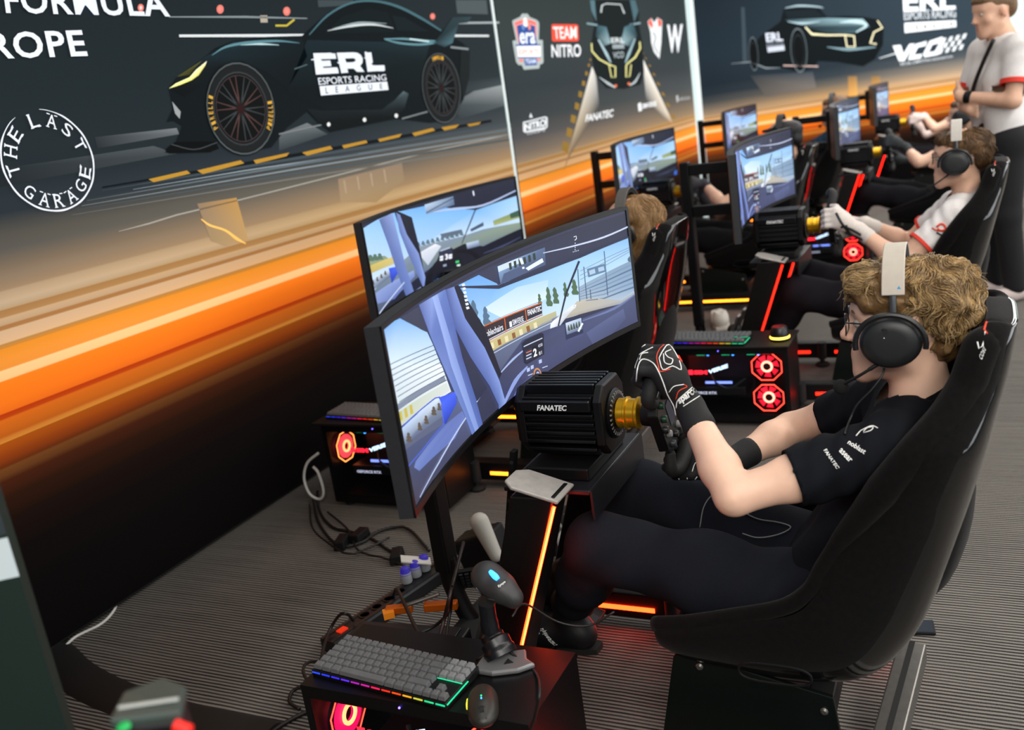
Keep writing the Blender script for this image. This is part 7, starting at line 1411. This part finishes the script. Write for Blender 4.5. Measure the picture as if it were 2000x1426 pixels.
for i in range(4):
    for j in range(5): mb = MB(); mb.box(nk+Mk@V(-.008, -.025+.0165*i, -.035+.0175*j), (.005, .011, .012), Mk); mb.build('button', mat('pad_button', '#1c1c1f', .5), t)
# cables over the boxes
zb = .215
cable([onp(768, 1165, 'z', .05), onp(775, 1150, 'z', .16), onp(790, 1180, 'z', .26), onp(815, 1232, 'z', .30), onp(838, 1262, 'z', .30), onp(850, 1268, 'z', .29), onp(866, 1215, 'z', .32), onp(882, 1150, 'z', .40), onp(905, 1060, 'x', 1.97)], .005, 'black cable dropping from the monitor in a sharp bend behind the keyboard')
cable([onp(742, 1262, 'z', zb+.02), onp(770, 1248, 'z', zb+.01), onp(810, 1240, 'z', zb+.01), onp(850, 1222, 'z', zb+.02), onp(880, 1195, 'z', zb+.08)], .0045, 'black cable running level across the flat box')
cable([onp(868, 1290, 'z', zb+.04), onp(872, 1240, 'z', zb+.06), onp(880, 1190, 'z', zb+.1), onp(884, 1140, 'z', zb+.2)], .004, 'black cable rising straight behind the right half of the keyboard')
cable([onp(632, 1300, 'z', .20), onp(628, 1285, 'z', .12), onp(640, 1240, 'z', .06), onp(660, 1205, 'z', .10), onp(676, 1198, 'z', .12), onp(690, 1212, 'z', .06)], .005, 'black cable arching over the end of the power strip')
cable([onp(600, 1330, 'z', .30), onp(592, 1310, 'z', .26), onp(600, 1295, 'z', .20), onp(628, 1290, 'z', .12), onp(660, 1280, 'z', .06)], .004, 'black cable looping at the left corner of the nearest computer')
cable([onp(585, 1385, 'z', .01), onp(566, 1372, 'z', .01), onp(570, 1352, 'z', .01), onp(590, 1340, 'z', .02), onp(610, 1330, 'z', .02)], .005, 'short black cable loop on the carpet left of the nearest computer')
cable([onp(600, 1390, 'z', .008), onp(575, 1402, 'z', .008), onp(545, 1420, 'z', .008), onp(520, 1440, 'z', .008)], .006, 'thick black cable leaving the frame below the cable cover')
# cable nest by the tower near the wall
for i, (pts, lb) in enumerate(((((620, 960), (625, 1000), (650, 1030), (690, 1040), (730, 1055), (760, 1075), (800, 1090)), 'black cable bundle trailing from the pink-lit tower to the power strip'), (((612, 970), (622, 1020), (660, 1065), (705, 1060), (735, 1040), (770, 1030), (800, 1035), (838, 1075)), 'second black cable of the nest in front of the pink-lit tower'), (((640, 1000), (680, 1035), (700, 1075), (750, 1090), (790, 1105)), 'lowest black cable of the nest before the pink-lit tower'), (((605, 985), (610, 1030), (640, 1060), (680, 1082), (720, 1070), (760, 1050)), 'outermost thin cable of the nest before the pink-lit tower'))):
    cable([onp(x, y, 'z', .006+.004*i) for x, y in pts], .006 if i < 2 else .004, lb)
for (x, y, lb) in ((668, 1058, 'black adapter block among the cables before the pink-lit tower'), (775, 1085, 'black adapter block next to the white paper tag'), (702, 1045, 'small black plug block in the middle of the cable nest')):
    c0 = onp(x, y, 'z', .02); mb = MB(); mb.box(c0, (.09, .045, .035), rotm('Z', x % 50), taper=.88); o = mb.build('power_adapter', BLKM, bevel=.005); tag(o, lb, 'adapter', 'power adapters on the carpet')
cable([onp(622, 885, 'x', 2.96), onp(600, 905, 'x', 2.95), onp(594, 935, 'x', 2.94), onp(605, 965, 'x', 2.93), onp(625, 975, 'x', 2.93), onp(632, 960, 'x', 2.93), onp(622, 925, 'x', 2.94), onp(612, 912, 'x', 2.95)], .006, 'white cable looping out of the back of the pink-lit tower', mat('white_cable'))
q3 = onp(1408, 634, 'z', .0); tr_ = trainer((q3[0], q3[1], 0), -75, 'white shoe on the floor behind the middle keyboard', '')
for ch in tr_.children:
    ch.material_slots[0].link = 'OBJECT'; ch.material_slots[0].material = mat('white_shoe', '#c9c2b8', .7)
